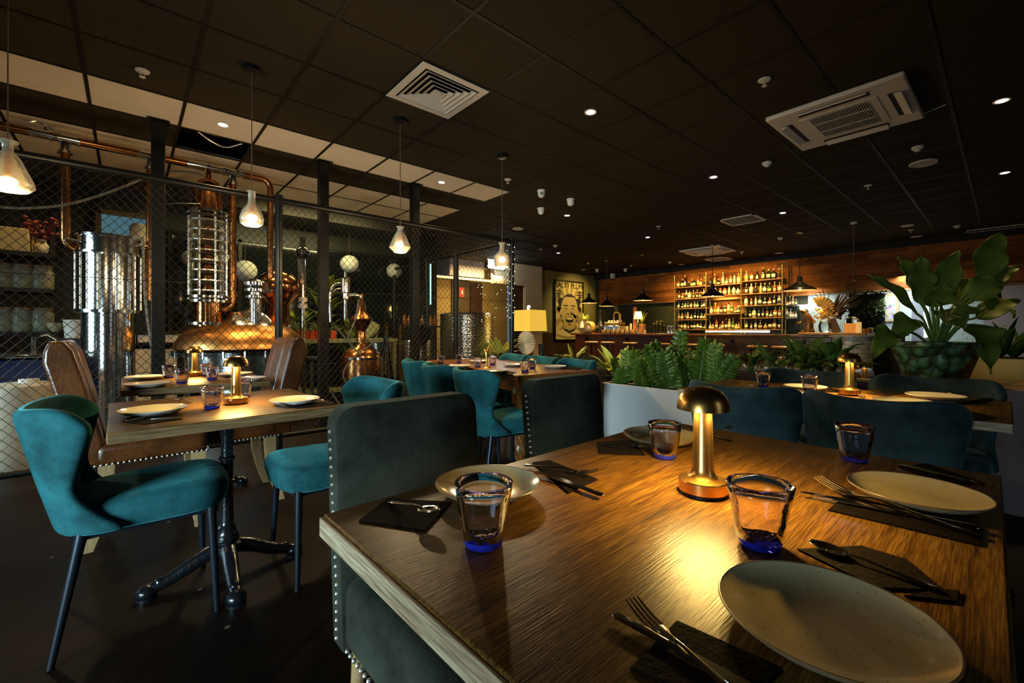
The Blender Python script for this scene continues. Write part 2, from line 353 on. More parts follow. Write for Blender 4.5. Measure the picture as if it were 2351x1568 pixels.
# bar end of the room: dark back wall, cladding bulkhead, pale wall on the right
hedge_dark = mat('dark_olive_wall', (.030, .030, .010), .85, 0, .3, 6)
wv = onU(1376, 700, 12.3).y
struct(MB().span((12.40, 3.2, 0), (12.5, wv + .6, 3.1)).build('wall_bar', hedge_dark, smooth=False))
fz = (1.95, 2.83)
struct(MB().span((12.30, -1.7, fz[0]), (12.398, wv, fz[1])).build('trim_2', fascia_wood, smooth=False))
struct(MB().span((12.27, -1.7, fz[0] - .035), (12.41, wv, fz[0])).build('trim_3', shelf_wood, smooth=False))
struct(MB().span((12.33, -1.7, fz[1]), (12.43, wv + .5, CEIL + .1)).build('trim_4', black_paint, smooth=False))
tile_tex = mat('grey_green_mosaic', (.20, .26, .24), .3, 0, .3, 5)
def brick_tex(m, scale, c1, c2, mortar, bw=.5, rh=.25, ms=.02, rot=None, off=.5):
    N, L, b = nodes(m); tc = N.new('ShaderNodeTexCoord'); sx_ = N.new('ShaderNodeSeparateXYZ'); mp = N.new('ShaderNodeCombineXYZ'); L.new(tc.outputs['Object'], sx_.inputs[0])
    L.new(sx_.outputs[1], mp.inputs[0]); L.new(sx_.outputs[2], mp.inputs[1]); L.new(sx_.outputs[0], mp.inputs[2])
    br = N.new('ShaderNodeTexBrick'); br.inputs['Scale'].default_value = scale; br.inputs['Color1'].default_value = (*c1, 1); br.inputs['Color2'].default_value = (*c2, 1)
    br.inputs['Mortar'].default_value = (*mortar, 1); br.inputs['Brick Width'].default_value = bw; br.inputs['Row Height'].default_value = rh; br.inputs['Mortar Size'].default_value = ms; br.offset = off
    L.new(mp.outputs[0], br.inputs['Vector']); L.new(br.outputs['Color'], b.inputs['Base Color'])
    bp = N.new('ShaderNodeBump'); bp.inputs['Strength'].default_value = .4; bp.inputs['Distance'].default_value = .01; bp.invert = True; L.new(br.outputs['Fac'], bp.inputs['Height']); L.new(bp.outputs[0], b.inputs['Normal'])
WALLROT = (0, pi / 2, pi / 2)
brick_tex(tile_tex, 14, (.22, .31, .29), (.38, .48, .44), (.6, .64, .58), .5, .5, .05, (pi / 2, 0, pi / 2), 0)
va, vb = onU(2260, 700, 12.3).y, onU(1835, 700, 12.3).y
struct(MB().span((12.40, va, 0), (12.5, 3.2, 3.1)).build('wall_kitchen', tile_tex, smooth=False))
lilac = mat('pale_lilac_wall', (.36, .29, .27), .8)
struct(MB().span((12.40, -1.7, 0), (12.5, va, 3.1)).build('wall_bar_right', lilac, smooth=False))
# poster wall, cream pillar and the entrance beyond the cage
PV = 9.62
struct(MB().span((9.3, PV, 0), (12.4, PV + .12, 3.1)).build('wall_poster', olive_paint, smooth=False))
struct(MB().span((9.28, PV - .02, 0), (12.4, PV, 1.0)).build('trim_5', wood('dado_boards', [(.33, (.02, .010, .004)), (.6, (.06, .03, .012)), (.75, (.09, .05, .02))], 2, .6, .5), smooth=False))
pu0, pu1 = onV(1206, 700, 9.25).x, onV(1245, 700, 9.25).x
struct(MB().span((pu0, 9.25, 0), (pu1, PV + .1, 3.1)).build('wall_cream_pillar', cream_paint, smooth=False))
du0 = onV(1135, 700, 9.25).x
struct(MB().span((du0, 9.25, onV(1190, 655, 9.25).z), (pu0, 9.4, 3.1)).build('wall_door_head', cream_paint, smooth=False))
struct(MB().span((onV(1178, 700, 9.3).x, 9.30, 0), (onV(1201, 700, 9.3).x, 9.36, onV(1190, 655, 9.3).z)).build('door_1', wood('dark_door', [(.33, (.02, .008, .004)), (.6, (.05, .02, .008)), (.75, (.08, .03, .012))], 2, .6, .4), smooth=False))
struct(MB().span((onV(1201, 700, 9.3).x, 9.27, 0), (pu0, 9.4, onV(1190, 655, 9.3).z)).build('wall_door_jamb', cream_paint, smooth=False))
yellow_panel = mat('warm_yellow_wall', (.34, .24, .07), .8, 0, .1, 3)
lu0 = onV(1000, 700, 10.4).x
struct(MB().span((lu0, 10.4, 0), (pu0 + .3, 10.5, 3.1)).build('wall_entrance', yellow_panel, smooth=False))
struct(MB().span((onV(1082, 700, 10.3).x, 10.32, 0), (onV(1108, 700, 10.3).x, 10.38, onV(1090, 648, 10.3).z)).build('door_2', MT['dark_door'], smooth=False))
struct(MB().span((onV(1040, 700, 10.3).x, 10.34, 0), (onV(1080, 700, 10.3).x, 10.39, onV(1090, 640, 10.3).z)).build('door_3', mat('brown_door', (.07, .045, .012), .6), smooth=False))
zb = onV(1080, 636, 9.7).z
struct(MB().span((lu0, 9.7, zb), (du0, 10.4, 3.1)).build('wall_entrance_bulkhead', mat('warm_grey_plaster', (.30, .27, .26), .8), smooth=False))
# distillery back wall (V = 8) of dark glazing between slim mullions
DV = 8.0
dark_glass = mat('dark_window_glass', (.006, .008, .008), .06, 0, spec=.6)
struct(MB().span((U0, DV, 0), (onV(1003, 700, DV).x, DV + .1, 3.1)).build('wall_distillery', mat('dark_distillery_wall', (.012, .014, .009), .5, 0, .5, 2), smooth=False))
g0, g1 = onV(390, 700, DV).x, onV(990, 700, DV).x
f = MB()
for k in range(6): f.span((g0 + (g1 - g0) * k / 5 - .025, DV - .05, .9), (g0 + (g1 - g0) * k / 5 + .025, DV - .005, 2.5))
f.span((g0, DV - .05, 2.46), (g1, DV - .005, 2.52)); f.span((g0, DV - .05, .86), (g1, DV - .005, .92))
w4 = struct(f.build('window_4', black_metal, smooth=False))
p = MB().span((g0, DV - .02, .9), (g1, DV - .006, 2.5)).build('window_pane', dark_glass, w4, smooth=False)
a, b = onV(226, 484, DV), onV(342, 552, DV)
f = MB(); zt, zl = onV(226, 486, DV).z, onV(230, 580, DV).z
for u in (a.x, b.x): f.span((u - .03, DV - .06, zl), (u + .03, DV - .004, zt))
for z in (zt, zl): f.span((a.x, DV - .06, z - .03), (b.x, DV - .004, z + .03))
w5 = struct(f.build('window_5', mat('bronze_frame', (.12, .08, .04), .5), smooth=False))
MB().span((a.x, DV - .02, zl), (b.x, DV - .008, zt)).build('window_pane', mat('dusk_window', (.02, .05, .07), .1, emit=(.22, .52, .68), estr=.22), w5, smooth=False)
# dark soffits crossing the distillery ceiling
zso = CEIL - .22
struct(MB().span((U0, TV + .6 * 8.05, zso), (TU + 1.8, TV + .6 * 8.95, CEIL + .01)).build('trim_6', mat('dark_soffit', (.012, .009, .006), .8), smooth=False))
struct(MB().span((U0, TV + .6 * 10.95, CEIL - .3), (TU + 1.9, TV + .6 * 11.6, CEIL + .01)).build('trim_7', MT['dark_soffit'], smooth=False))
# ---------------------------------------------------------------- things on the ceiling
def cz(px, py): return onz(px, py, CEIL - .004)
off_white = mat('off_white_plastic', (.55, .47, .38), .5)
vent_dark = mat('vent_shadow_cavity', (.012, .010, .008), .8)
def spokes(px): return 'left' if px < 800 else 'right'
dl = [(512, 287, 'round downlight in the white ceiling strip above the fence', 14), (1014, 419, 'round downlight at the bright right end of the white ceiling strip', 10),
      (1356, 258, 'bright starred downlight in the black tiles near the middle of the ceiling', 30), (1638, 407, 'small downlight in the ceiling below the large air conditioner, left of it', 16),
      (1797, 489, 'starred downlight just right of the grille vent over the bar', 40), (1302, 495, 'downlight beside the cluster of white dome cameras', 14),
      (1487, 545, 'starred downlight midway to the bar, left of the small air conditioner', 40), (1282, 581, 'farthest small downlight, nearest the poster wall', 26),
      (2300, 232, 'upper downlight at the right edge of the ceiling', 50), (2307, 397, 'lower starred downlight at the right edge of the ceiling', 40)]
proto = None
for px, py, lab, pw in dl:
    p = cz(px, py)
    if proto is None:
        proto = thing('ceiling_downlight', lab, 'ceiling light', p, 0, 'downlights')
        MB().lathe([(.038, 0), (.052, -.003), (.055, .004), (.038, .004)], 28).build('trim_ring', off_white, proto)
        MB().lathe([(0, -.004), (.030, -.003), (.038, 0)][::-1], 24).build('lens', disc_on, proto)
    else: dup(proto, p, 0, lab)
    spot('downlight_beam', p + Vector((0, 0, -.02)), (0, 0, -1), pw * 2.2, WARM, 1.75, .8, .035)
sp = [(327, 166, 'fire sprinkler near the top left of the ceiling'), (1166, 416, 'fire sprinkler beside the black pendant ceiling rose'), (1755, 187, 'fire sprinkler left of the large air conditioner'),
      (1993, 430, 'fire sprinkler below the large air conditioner'), (1512, 524, 'tiny fire sprinkler right of the starred downlight midway to the bar'), (1241, 576, 'tiny fire sprinkler left of the farthest downlight'),
      (2091, 532, 'fire sprinkler above the big potted plant between two speakers'), (1703, 582, 'fire sprinkler right of the small air conditioner'), (1449, 613, 'tiny fire sprinkler nearest the bar bulkhead')]
proto = None
for px, py, lab in sp:
    p = cz(px, py - 4)
    if proto is None:
        proto = thing('fire_sprinkler', lab, 'sprinkler', p, 0, 'fire sprinklers')
        MB().lathe([(.045, 0), (.042, -.008), (.02, -.012), (.0, -.012)][::-1], 20).build('escutcheon', off_white, proto)
        q = MB().tube([(.012, 0, -.01), (.014, 0, -.03), (.004, 0, -.045)], .0025, 6).tube([(-.012, 0, -.01), (-.014, 0, -.03), (-.004, 0, -.045)], .0025, 6)
        q.build('frame', off_white, proto); MB().lathe([(.018, -.050), (.020, -.047), (.006, -.044)], 14).build('deflector', off_white, proto)
    else: dup(proto, p, 0, lab)
spk = [(2120, 374, .125, 'large white round speaker below the big air conditioner'), (1189, 525, .10, 'white round ceiling speaker above the cage corner'), (2083, 518, .09, 'white round speaker above the big potted plant'),
       (2104, 543, .09, 'white round speaker nearest the cladding above the big plant'), (1789, 581, .09, 'white round speaker above the bottle shelves'), (1564, 607, .08, 'small white round speaker left of the small air conditioner'), (1340, 619, .08, 'white round speaker nearest the poster')]
proto = None
for px, py, r, lab in spk:
    p = cz(px, py)
    if proto is None:
        proto = thing('ceiling_speaker', lab, 'speaker', p, 0, 'ceiling speakers'); proto.scale = (r / .1,) * 3
        MB().lathe([(.1, .002), (.1, -.006), (.092, -.010), (.088, -.006)], 32).build('rim', off_white, proto); MB().lathe([(0, -.006), (.09, -.006)], 32).build('grille', mat('speaker_mesh', (.42, .36, .30), .7, 0, .1, 300), proto)
    else: dup(proto, p, 0, lab, None, r / .1)
det = [(2107, 340, 'smoke detector with a small light under the large air conditioner'), (2197, 521, 'smoke detector right of the speakers above the big plant'), (1791, 549, 'cup-shaped detector hanging below the starred downlight by the grille vent'), (1538, 604, 'detector left of the small air conditioner'),
       (1761, 376, 'flat detector with a red lamp below the large air conditioner'), (1275, 566, 'flat dark detector with an amber lamp above the farthest downlight')]
proto = None
for px, py, lab in det:
    p = cz(px, py - 3)
    if proto is None:
        proto = thing('smoke_detector', lab, 'smoke detector', p, 0, 'smoke detectors')
        MB().lathe([(.05, 0), (.05, -.022), (.04, -.03), (.025, -.032), (.022, -.048), (0, -.05)], 22).build('housing', off_white, proto)
        MB().sph((.02, 0, -.034), .006, 8, 5).build('indicator_lamp', mat('indicator_red', (.4, .05, .02), .4, emit=(1, .2, .1), estr=.6), proto)
    else: dup(proto, p, 0, lab)
cams = [(1243, 446, pi * 1.25, 'dome camera with a dark lens facing the viewer, nearest of the cluster'), (1310, 466, -.4, 'dome camera turned right, right one of the near cluster'), (1242, 487, 1.2, 'dome camera turned away, below the lens-facing one'),
        (1371, 627, pi * 1.25, 'tiny far dome camera left of the black bracket above the bar'), (1436, 626, pi * 1.25, 'tiny far dome camera right of the bracket speaker above the bar')]
proto = None
for px, py, rz, lab in cams:
    p = cz(px, py - 9)
    if proto is None:
        proto = thing('dome_camera', lab, 'security camera', p, rz, 'dome cameras')
        MB().lathe([(.058, 0), (.058, -.012), (.05, -.02), (.05, -.05), (.043, -.078), (.026, -.096), (0, -.10)], 26).build('housing', plastic_white, proto)
        MB().sph((.034, 0, -.055), .028, 14, 9).build('lens_ball', plastic_white, proto); MB().cyl((.055, 0, -.058), (.064, 0, -.059), .011, 14).build('lens', black_metal, proto)
        for y in (-.016, .016): MB().cyl((.05, y, -.074), (.056, y, -.075), .003, 8).build('infrared_led', black_metal, proto)
    else: dup(proto, p, rz, lab)
p = cz(1404, 627)
t = thing('wall_speaker', 'small white bracket speaker hung between the two far dome cameras', 'speaker', p, 0)
MB().cyl((0, 0, 0), (0, 0, -.08), .012, 8).build('bracket', off_white, t); MB().box((0, -.05, -.10), (.1, .14, .16)).build('cabinet', off_white, t, bevel=.01)
# square swirl diffuser
def diffuser(px, py, lab, size=.595, ang=0):
    i = round((cz(px, py).x - TU - .3) / .6); j = round((cz(px, py).y - TV - .3) / .6)
    t = thing('square_air_diffuser', lab, 'air vent', (TU + .6 * i + .3, TV + .6 * j + .3, CEIL), 0, 'square air diffusers')
    h = size / 2; fr = MB()
    def ring(m, a, b, z0, z1):
        c = [(-1, -1), (1, -1), (1, 1), (-1, 1)]
        vs = [(x * a, y * a, z0) for x, y in c] + [(x * b, y * b, z1) for x, y in c] + [(x * a, y * a, z0 + .004) for x, y in c] + [(x * b, y * b, z1 + .004) for x, y in c]
        fs = []
        for k in range(4):
            l = (k + 1) % 4; fs += [(k, 4 + k, 4 + l, l), (8 + k, 8 + l, 12 + l, 12 + k), (k, l, 8 + l, 8 + k), (4 + k, 12 + k, 12 + l, 4 + l)]
        m.add(vs, fs)
    ring(fr, h, h - .055, -.012, -.014); fr.build('frame', off_white, t, smooth=False)
    MB().box((0, 0, .004), (size - .1, size - .1, .004)).build('cavity', vent_dark, t, smooth=False)
    for k in range(5):
        a_ = h - .07 - k * .044; v = MB(); ring(v, a_, a_ - .03, -.018, -.002); v.build('louvre', off_white, t, smooth=False)
    MB().box((0, 0, -.012), (.07, .07, .01)).build('centre_plate', off_white, t, smooth=False)
diffuser(1003, 203, 'large white square air diffuser with nested louvres near the top centre')
def grille(px, py, lab, lx, ly, n, rot=0):
    t = thing('air_grille', lab, 'air vent', cz(px, py), rot, 'air grilles'); fr = MB()
    for s in (-1, 1): fr.box((s * (lx / 2 - .02), 0, -.006), (.04, ly, .014)); fr.box((0, s * (ly / 2 - .02), -.006), (lx, .04, .014))
    fr.build('frame', off_white, t, smooth=False); MB().box((0, 0, -.001), (lx - .06, ly - .06, .004)).build('cavity', vent_dark, t, smooth=False)
    for k in range(n): MB().box((0, -ly / 2 + .05 + (ly - .1) * k / (n - 1), -.008), (lx - .08, .012, .012)).build('slat', off_white, t, smooth=False)
grille(1705, 505, 'white slatted grille vent left of the starred downlight over the bar', .6, .58, 10)
grille(1650, 595, 'small white grille vent just under the small air conditioner', .58, .55, 7)
grille(2322, 520, 'white grille vent cut by the right edge above the plant leaf', .3, 1.2, 12)
def cassette(px, py, lab, lx, ly, rot, sz=1):
    t = thing('air_conditioner_cassette', lab, 'air conditioner', cz(px, py), rot, 'ceiling air conditioners')
    MB().box((0, 0, -.02), (lx, ly, .04)).build('fascia', off_white, t, bevel=.012)
    MB().box((0, 0, -.042), (lx * .58, ly * .58, .006)).build('intake_panel', off_white, t, bevel=.004); ip = [o for o in t.children if o.name.startswith('intake_panel')][0]
    MB().box((0, 0, -.0455), (lx * .44, ly * .5, .002)).build('intake_recess', vent_dark, ip, smooth=False)
    n = 26
    for k in range(n): MB().box((-lx * .215 + lx * .43 * k / (n - 1), 0, -.049), (lx * .006, ly * .5, .006)).build('intake_slat', off_white, ip, smooth=False)
    for k in (-1, 1): MB().box((0, k * ly * .1, -.051), (lx * .44, .008, .005)).build('intake_bar', off_white, ip, smooth=False)
    for s in (-1, 1):
        MB().box((0, s * ly * .385, -.0415), (lx * .52, ly * .07, .003)).build('outlet_slot', vent_dark, t, smooth=False)
        MB().box((0, 0, 0), (lx * .50, ly * .07, .008)).build('outlet_flap', off_white, t, (0, s * ly * .42, -.05), smooth=False).rotation_euler.x = -s * .35
        MB().box((s * lx * .385, 0, -.0415), (lx * .06, ly * .52, .003)).build('outlet_slot', vent_dark, t, smooth=False)
        MB().box((0, 0, 0), (lx * .06, ly * .5, .008)).build('outlet_flap', off_white, t, (s * lx * .42, 0, -.05), smooth=False).rotation_euler.y = s * .35
cA = [cz(1760, 268), cz(2082, 158), cz(2119, 262), cz(1839, 340)]
cc = sum(cA, Vector()) / 4
cassette(*[1940, 250], 'large white ceiling cassette air conditioner at the upper right', (cA[1] - cA[0]).length, (cA[3] - cA[0]).length, math.atan2((cA[1] - cA[0]).y, (cA[1] - cA[0]).x))
bpy.data.objects['air_conditioner_cassette'].location = cc
t = tag(MB().cyl(cz(2119, 262), cz(2172, 240), .004, 6).build('ceiling_rod', off_white), 'thin pale rod sticking out beside the large air conditioner', 'rod')
cB = [cz(1555, 574), cz(1634, 560), cz(1696, 574), cz(1611, 588)]
cassette(1625, 574, 'small-looking far white cassette air conditioner over the bar', .95, .95, 0)
# open tile with a loose white cable
q = [cz(455, 303), cz(490, 316) + Vector((0, 0, -.05)), cz(520, 327) + Vector((0, 0, -.05)), cz(556, 330)]
tag(MB().tube(bez(q), .006, 6).build('loose_cable', plastic_white), 'white cable looping out of the open black ceiling tile', 'cable')
# pendant lights shaped like bottles over the tables
clear = mat('crackled_clear_glass', (1, .88, .62), .28, trans=.72, ior=1.25, bump=.35, bscale=55)
cord_mat = mat('twisted_cord', (.10, .06, .03), .8, 0, .5, 300)
profs = {'cone': [(.030, .20), (.042, .195), (.040, .185), (.022, .175), (.022, .14), (.05, .10), (.10, -.02), (.105, -.05), (.08, -.075), (.0, -.075)],
         'flask': [(.030, .17), (.034, .165), (.024, .16), (.022, .10), (.028, .07), (.062, .02), (.078, -.03), (.072, -.07), (.05, -.085), (0, -.087)],
         'facet': [(.034, .13), (.040, .125), (.026, .115), (.026, .09), (.052, .05), (.098, -.06), (.055, -.105), (0, -.108)],
         'jug': [(.036, .155), (.044, .15), (.03, .135), (.028, .09), (.04, .055), (.085, .015), (.09, -.005), (.082, -.10), (.06, -.115), (0, -.117)]}
pend = [(18, 405, 'cone', 24, 'conical crackled-glass pendant light at the left edge of the photo'), (578, 492, 'flask', 28, 'flask-shaped glass pendant light over the left tables'),
        (919, 553, 'facet', 7, 'faceted diamond glass pendant light left of the square black post'), (1153, 590, 'jug', 24, 'jug-shaped glass pendant light at the cage corner')]
for px, py, kind, n, lab in pend:
    PVv = 3.62
    p = onV(px, py, PVv); t = thing('bottle_pendant_light', lab, 'pendant light', p, 0, 'bottle pendant lights')
    MB().lathe(profs[kind], n).build('glass_shade', clear, t, ang=.2 if kind == 'facet' else 1.2)
    top = profs[kind][0][1]
    MB().lathe([(0, .02), (.018, .02), (.018, top - .06), (.012, top - .02), (0, top - .02)][::-1], 12).build('lamp_holder', brass, t)
    MB().sph((0, 0, -.03), .046, 16, 10, (1, 1, .75)).build('bulb', bulb_on, t)
    MB().tube([(0, 0, top - .03), (0, 0, CEIL - p.z - .02)], .0035, 6).build('cord', cord_mat, t)
    MB().lathe([(.058, 0), (.058, -.03), (.05, -.036), (0, -.036)][::-1], 22, (0, 0, CEIL - p.z)).build('ceiling_rose', black_metal, t)
    point('pendant_glow', p + Vector((0, 0, -.15)), {'cone': 22, 'flask': 22, 'facet': 40, 'jug': 52}[kind], (1, .72, .38), .04)
# ---------------------------------------------------------------- tables
TZ = .75
def put(o, p, rz): o.location = p; o.rotation_euler.z = rz
def board_table(name, lab, c0, lx, ly, rz, end_side, base=True, group=None, under=True):
    """oak board top whose near-left corner is c0; local x along the boards"""
    t = thing('dining_table', lab, 'table', (c0[0], c0[1], 0), rz, group)
    MB().box((lx / 2, ly / 2, TZ - .018), (lx, ly, .036)).build('tabletop', table_wood, t, bevel=.004)
    for s in end_side:
        if s == 'u0': MB().box((-.003, ly / 2, TZ - .0195), (.007, ly - .004, .033)).build('edge_lipping', edge_wood, t, bevel=.002)
        if s == 'v0': MB().box((lx / 2, -.003, TZ - .0195), (lx - .004, .007, .033)).build('edge_lipping', wood('table_side_edge', [(.36, (.05, .024, .008)), (.5, (.12, .066, .026)), (.64, (.20, .125, .058))], 0, .9, .5, .4), t, bevel=.002)
    if under:
        for k in (.22, .78): MB().box((lx / 2, ly * k, TZ - .05), (lx * .8, .06, .028)).build('underframe_batten', pale_oak, t, bevel=.01)
    return t
def iron_base(t, c, h=TZ - .064):
    """cast iron pedestal with four claw feet as parts of its table"""
    MB().lathe([(.05, .10), (.058, .125), (.058, .14), (.045, .15), (.05, .165), (.04, .185), (.034, .20), (.036, .215), (.028, .225), (.026, .24), (.024, .4), (.03, .405), (.03, .415), (.024, .42), (.024, .50), (.032, .507), (.032, .516), (.024, .523), (.021, .6), (.03, h - .03), (.06, h - .012), (.06, h)], 20, c).build('pedestal_column', cast_iron, t)
    MB().box((c[0], c[1], h - .004), (.34, .34, .008)).build('top_plate', cast_iron, t)
    for k in range(4):
        a = k * pi / 2 - .05; d = Vector((cos(a), sin(a), 0)); C = Vector(c)
        path = bez([C + Vector((0, 0, .125)) + d * .03, C + Vector((0, 0, .105)) + d * .09, C + Vector((0, 0, .065)) + d * .17, C + Vector((0, 0, .042)) + d * .23, C + Vector((0, 0, .03)) + d * .27], 5)
        K = len(path); f = MB().tube(path, [.034 - .014 * i / K for i in range(K)], 10)
        f.sph(tuple(C + d * .27 + Vector((0, 0, .028))), .034, 12, 8, (1.1, 1.1, .8)); f.sph(tuple(C + d * .228 + Vector((0, 0, .052))), .022, 10, 6)
        f.cyl(tuple(C + d * .27), tuple(C + d * .27 + Vector((0, 0, .012))), .036, 14)
        f.build('claw_foot', cast_iron, t)
NT = (.268, -.012); NR = .0174
near_table = board_table('t', 'nearest large oak table filling the lower right, pale end-grain edge', NT, 1.175, .80, NR, ('u0',), under=False)
for x in (.3, .9): iron_base(near_table, (x, .4, 0))
left_table = board_table('t', 'small oak table on a cast iron pedestal at left, beside the teal wing chair', (-.052, 1.852), .74, .76, .02, ('v0',))
iron_base(left_table, (.385, .40, 0))
third_table = board_table('t', 'oak table against the cage, between the two brown leather chairs', (-.032, 3.14), .72, .80, 0, ('v0',))
iron_base(third_table, (.36, .40, 0))
right_table = board_table('t', 'oak table at the right in front of the big potted plant, pale edge', (2.285, -.015), .69, 1.22, 0, ('u0',))
for y in (.3, .9): iron_base(right_table, (.345, y, 0))
# antique pull-out table with a twisted leg
TA = -.175
ant = thing('antique_dining_table', 'long polished mahogany table with barley-twist legs in the middle distance', 'table', (2.08, 2.30, 0), TA)
LX, LY = .76, 1.85
MB().box((LX / 2, LY / 2, TZ - .014), (LX, LY, .028)).build('tabletop', dark_wood, ant, bevel=.008)
MB().box((LX / 2, LY / 2, TZ - .037), (LX - .02, LY - .02, .018)).build('lower_leaf', dark_wood, ant, bevel=.006)
for (c, d) in (((LX / 2, .06, TZ - .09), (LX - .16, .025, .09)), ((LX / 2, LY - .06, TZ - .09), (LX - .16, .025, .09)), ((.06, LY / 2, TZ - .09), (.025, LY - .16, .09)), ((LX - .06, LY / 2, TZ - .09), (.025, LY - .16, .09))):
    MB().box(c, d).build('apron_rail', dark_wood, ant, bevel=.003)
for x in (.075, LX - .075):
    for y in (.075, LY - .075):
        m = MB()
        m.prism([(x - .05, y - .05), (x + .05, y - .05), (x + .05, y + .05), (x - .05, y + .05)], .53, TZ - .046)
        m.lathe([(.046, .50), (.05, .515), (.05, .53)], 20, (x, y, 0))
        m.lathe([(.034, .0), (.04, .02), (.034, .05), (.030, .06), (.044, .075), (.044, .10), (.03, .11)], 20, (x, y, 0))
        n = 36; pr = []
        secs = []
        for k in range(n + 1):
            z = .11 + .22 * k / n; r = .036 + .012 * sin(pi * k / n)
            secs.append([(x + (r + .006 * cos(4 * (a_ := 2 * pi * i / 24) + k * .34)) * cos(a_), y + (r + .006 * cos(4 * a_ + k * .34)) * sin(a_), z) for i in range(24)])
        m.loft(secs)
        m.lathe([(.03, .33), (.045, .345), (.045, .365), (.034, .375), (.032, .39), (.046, .405), (.047, .425), (.036, .435), (.036, .47), (.046, .48), (.046, .50)], 20, (x, y, 0))
        m.build('leg', leg_wood, ant, bevel=0)
m = MB().cyl((.024, .075, .63), (.018, .075, .63), .022, 18); m.tube([(.018, .075 + .013 * cos(a), .63 + .013 * sin(a)) for a in [i * .5 for i in range(13)]], .003, 6)
m.build('crank_escutcheon', nail_metal, ant)
# ---------------------------------------------------------------- chairs
def wing_chair(name, lab, velvet, group):
    """curved wing-back dining chair facing +x, origin on the floor under its middle"""
    t = thing('wing_chair', lab, 'chair', (0, 0, 0), 0, group)
    def sh(a, b):
        s = a * 2 - 1; tt = b
        w_ = .205 + .045 * max(0, (tt - .35) / .65) ** .8 + .02 * max(0, (.3 - tt) / .3)
        curl = .085 + .105 * max(0, (tt - .45) / .55) + .09 * max(0, (.35 - tt) / .35) ** 1.4
        y = w_ * sin(s * 1.35) / sin(1.35)
        x = -.205 - .105 * tt + curl * abs(s) ** 2.4
        ztop = .835 - .022 * (1 - s * s) ** 2 - .075 * abs(s) ** 9
        zb = .40 - .02 * (1 - s * s) + .0
        return (x, y, zb + (ztop - zb) * tt)
    MB().grid(sh, 14, 9).build('backrest', velvet, t, solid=.05, sub=2)
    st = MB(); secs = []
    for k in range(9):
        q = k / 8; z = .385 + .115 * q; gr = 1 - .10 * (1 - q) ** 2 - .13 * max(0, (q - .55) / .45) ** 2.2
        ring = []
        for i in range(32):
            a = 2 * pi * i / 32; cx, cy = cos(a), sin(a); e = .55
            px = abs(cx) ** e * (1 if cx > 0 else -1); py = abs(cy) ** e * (1 if cy > 0 else -1)
            ring.append((.035 + .245 * px * gr, (.235 - .02 * (1 - px) * .5) * py * gr, z + (.006 * px if q > .6 else 0)))
        secs.append(ring)
    st.loft(secs).build('seat', velvet, t, sub=1)
    for x0, x1, x2 in ((.20, .215, 0), (-.155, -.225, 0)):
        for s in (-1, 1): MB().cyl((x0, s * .175, .40), (x1, s * .205, 0), .0165, 14).build('leg', chair_metal, t)
    for o in t.children:
        if o.name.startswith('leg'):
            for v in o.data.vertices:
                pass
    fr = MB().box((.02, 0, .385), (.40, .36, .02)); fr.build('seat_frame', chair_metal, t)
    return t
def taper_legs(t):
    for o in t.children:
        if o.name.split('.')[0] == 'leg':
            zs = [v.co.z for v in o.data.vertices]; lo = [v for v in o.data.vertices if v.co.z < .2]
            c = sum((v.co for v in lo), Vector()) / len(lo)
            for v in lo: v.co = c + (v.co - c) * .62; v.co.z = max(0, v.co.z)
wt = wing_chair('w', 'bright teal velvet wing chair at the far left, pushed up to the small oak table', velvet_teal, 'teal wing chairs'); taper_legs(wt)
put(wt, (.04, 2.20, 0), .0)
def wing(x, y, rz, lab, sc=None):
    c = dup(wt, (x, y, 0), rz, lab, None, sc); return c
NARROW = (1, .89, 1)
wing(.735, 2.13, pi, 'teal velvet wing chair right of the small oak table, seat towards the viewer')
wing(1.925, 2.31, TA + .02, 'teal wing chair at the mahogany table, nearest of the three in a row', NARROW)
wing(1.97, 2.80, TA - .03, 'brighter teal wing chair at the mahogany table, middle of the three in a row', NARROW)
wing(2.055, 3.29, TA, 'teal wing chair at the mahogany table, farthest of the three in a row', NARROW)
for x, y, lab in ((2.72, 2.50, 'teal wing chair on the far side of the mahogany table, nearest the lime leaves'), (2.78, 2.98, 'teal wing chair on the far side of the mahogany table, middle one'), (2.85, 3.46, 'teal wing chair on the far side of the mahogany table, nearest the cage post')):
    wing(x, y, pi + TA, lab, NARROW)
wn = wing_chair('w', 'petrol blue wing chair back behind the near table, nearest the brass lamp', velvet_navy, 'petrol blue wing chairs'); taper_legs(wn)
put(wn, (2.38, .845, 0), .03)
dup(wn, (2.38, .335, 0), -.02, 'right petrol blue wing chair back just behind the near table')
dup(wn, (2.99, .83, 0), pi, 'petrol blue wing chair beyond the right oak table, left of its brass lamp')
dup(wn, (2.99, .26, 0), pi, 'petrol blue wing chair beyond the right oak table, before the potted plant')
def rslab(y0, y1, z0, z1, r, th, n=6):
    """outline of a slab with two rounded top corners, in the y-z plane"""
    out = [(y0, z0), (y1, z0)]
    out += [(y1 - r + r * cos(a), z1 - r + r * sin(a)) for a in [pi / 2 * i / n for i in range(n + 1)]]
    out += [(y0 + r - r * sin(a), z1 - r + r * cos(a)) for a in [pi / 2 * i / n for i in range(n + 1)]]
    return out
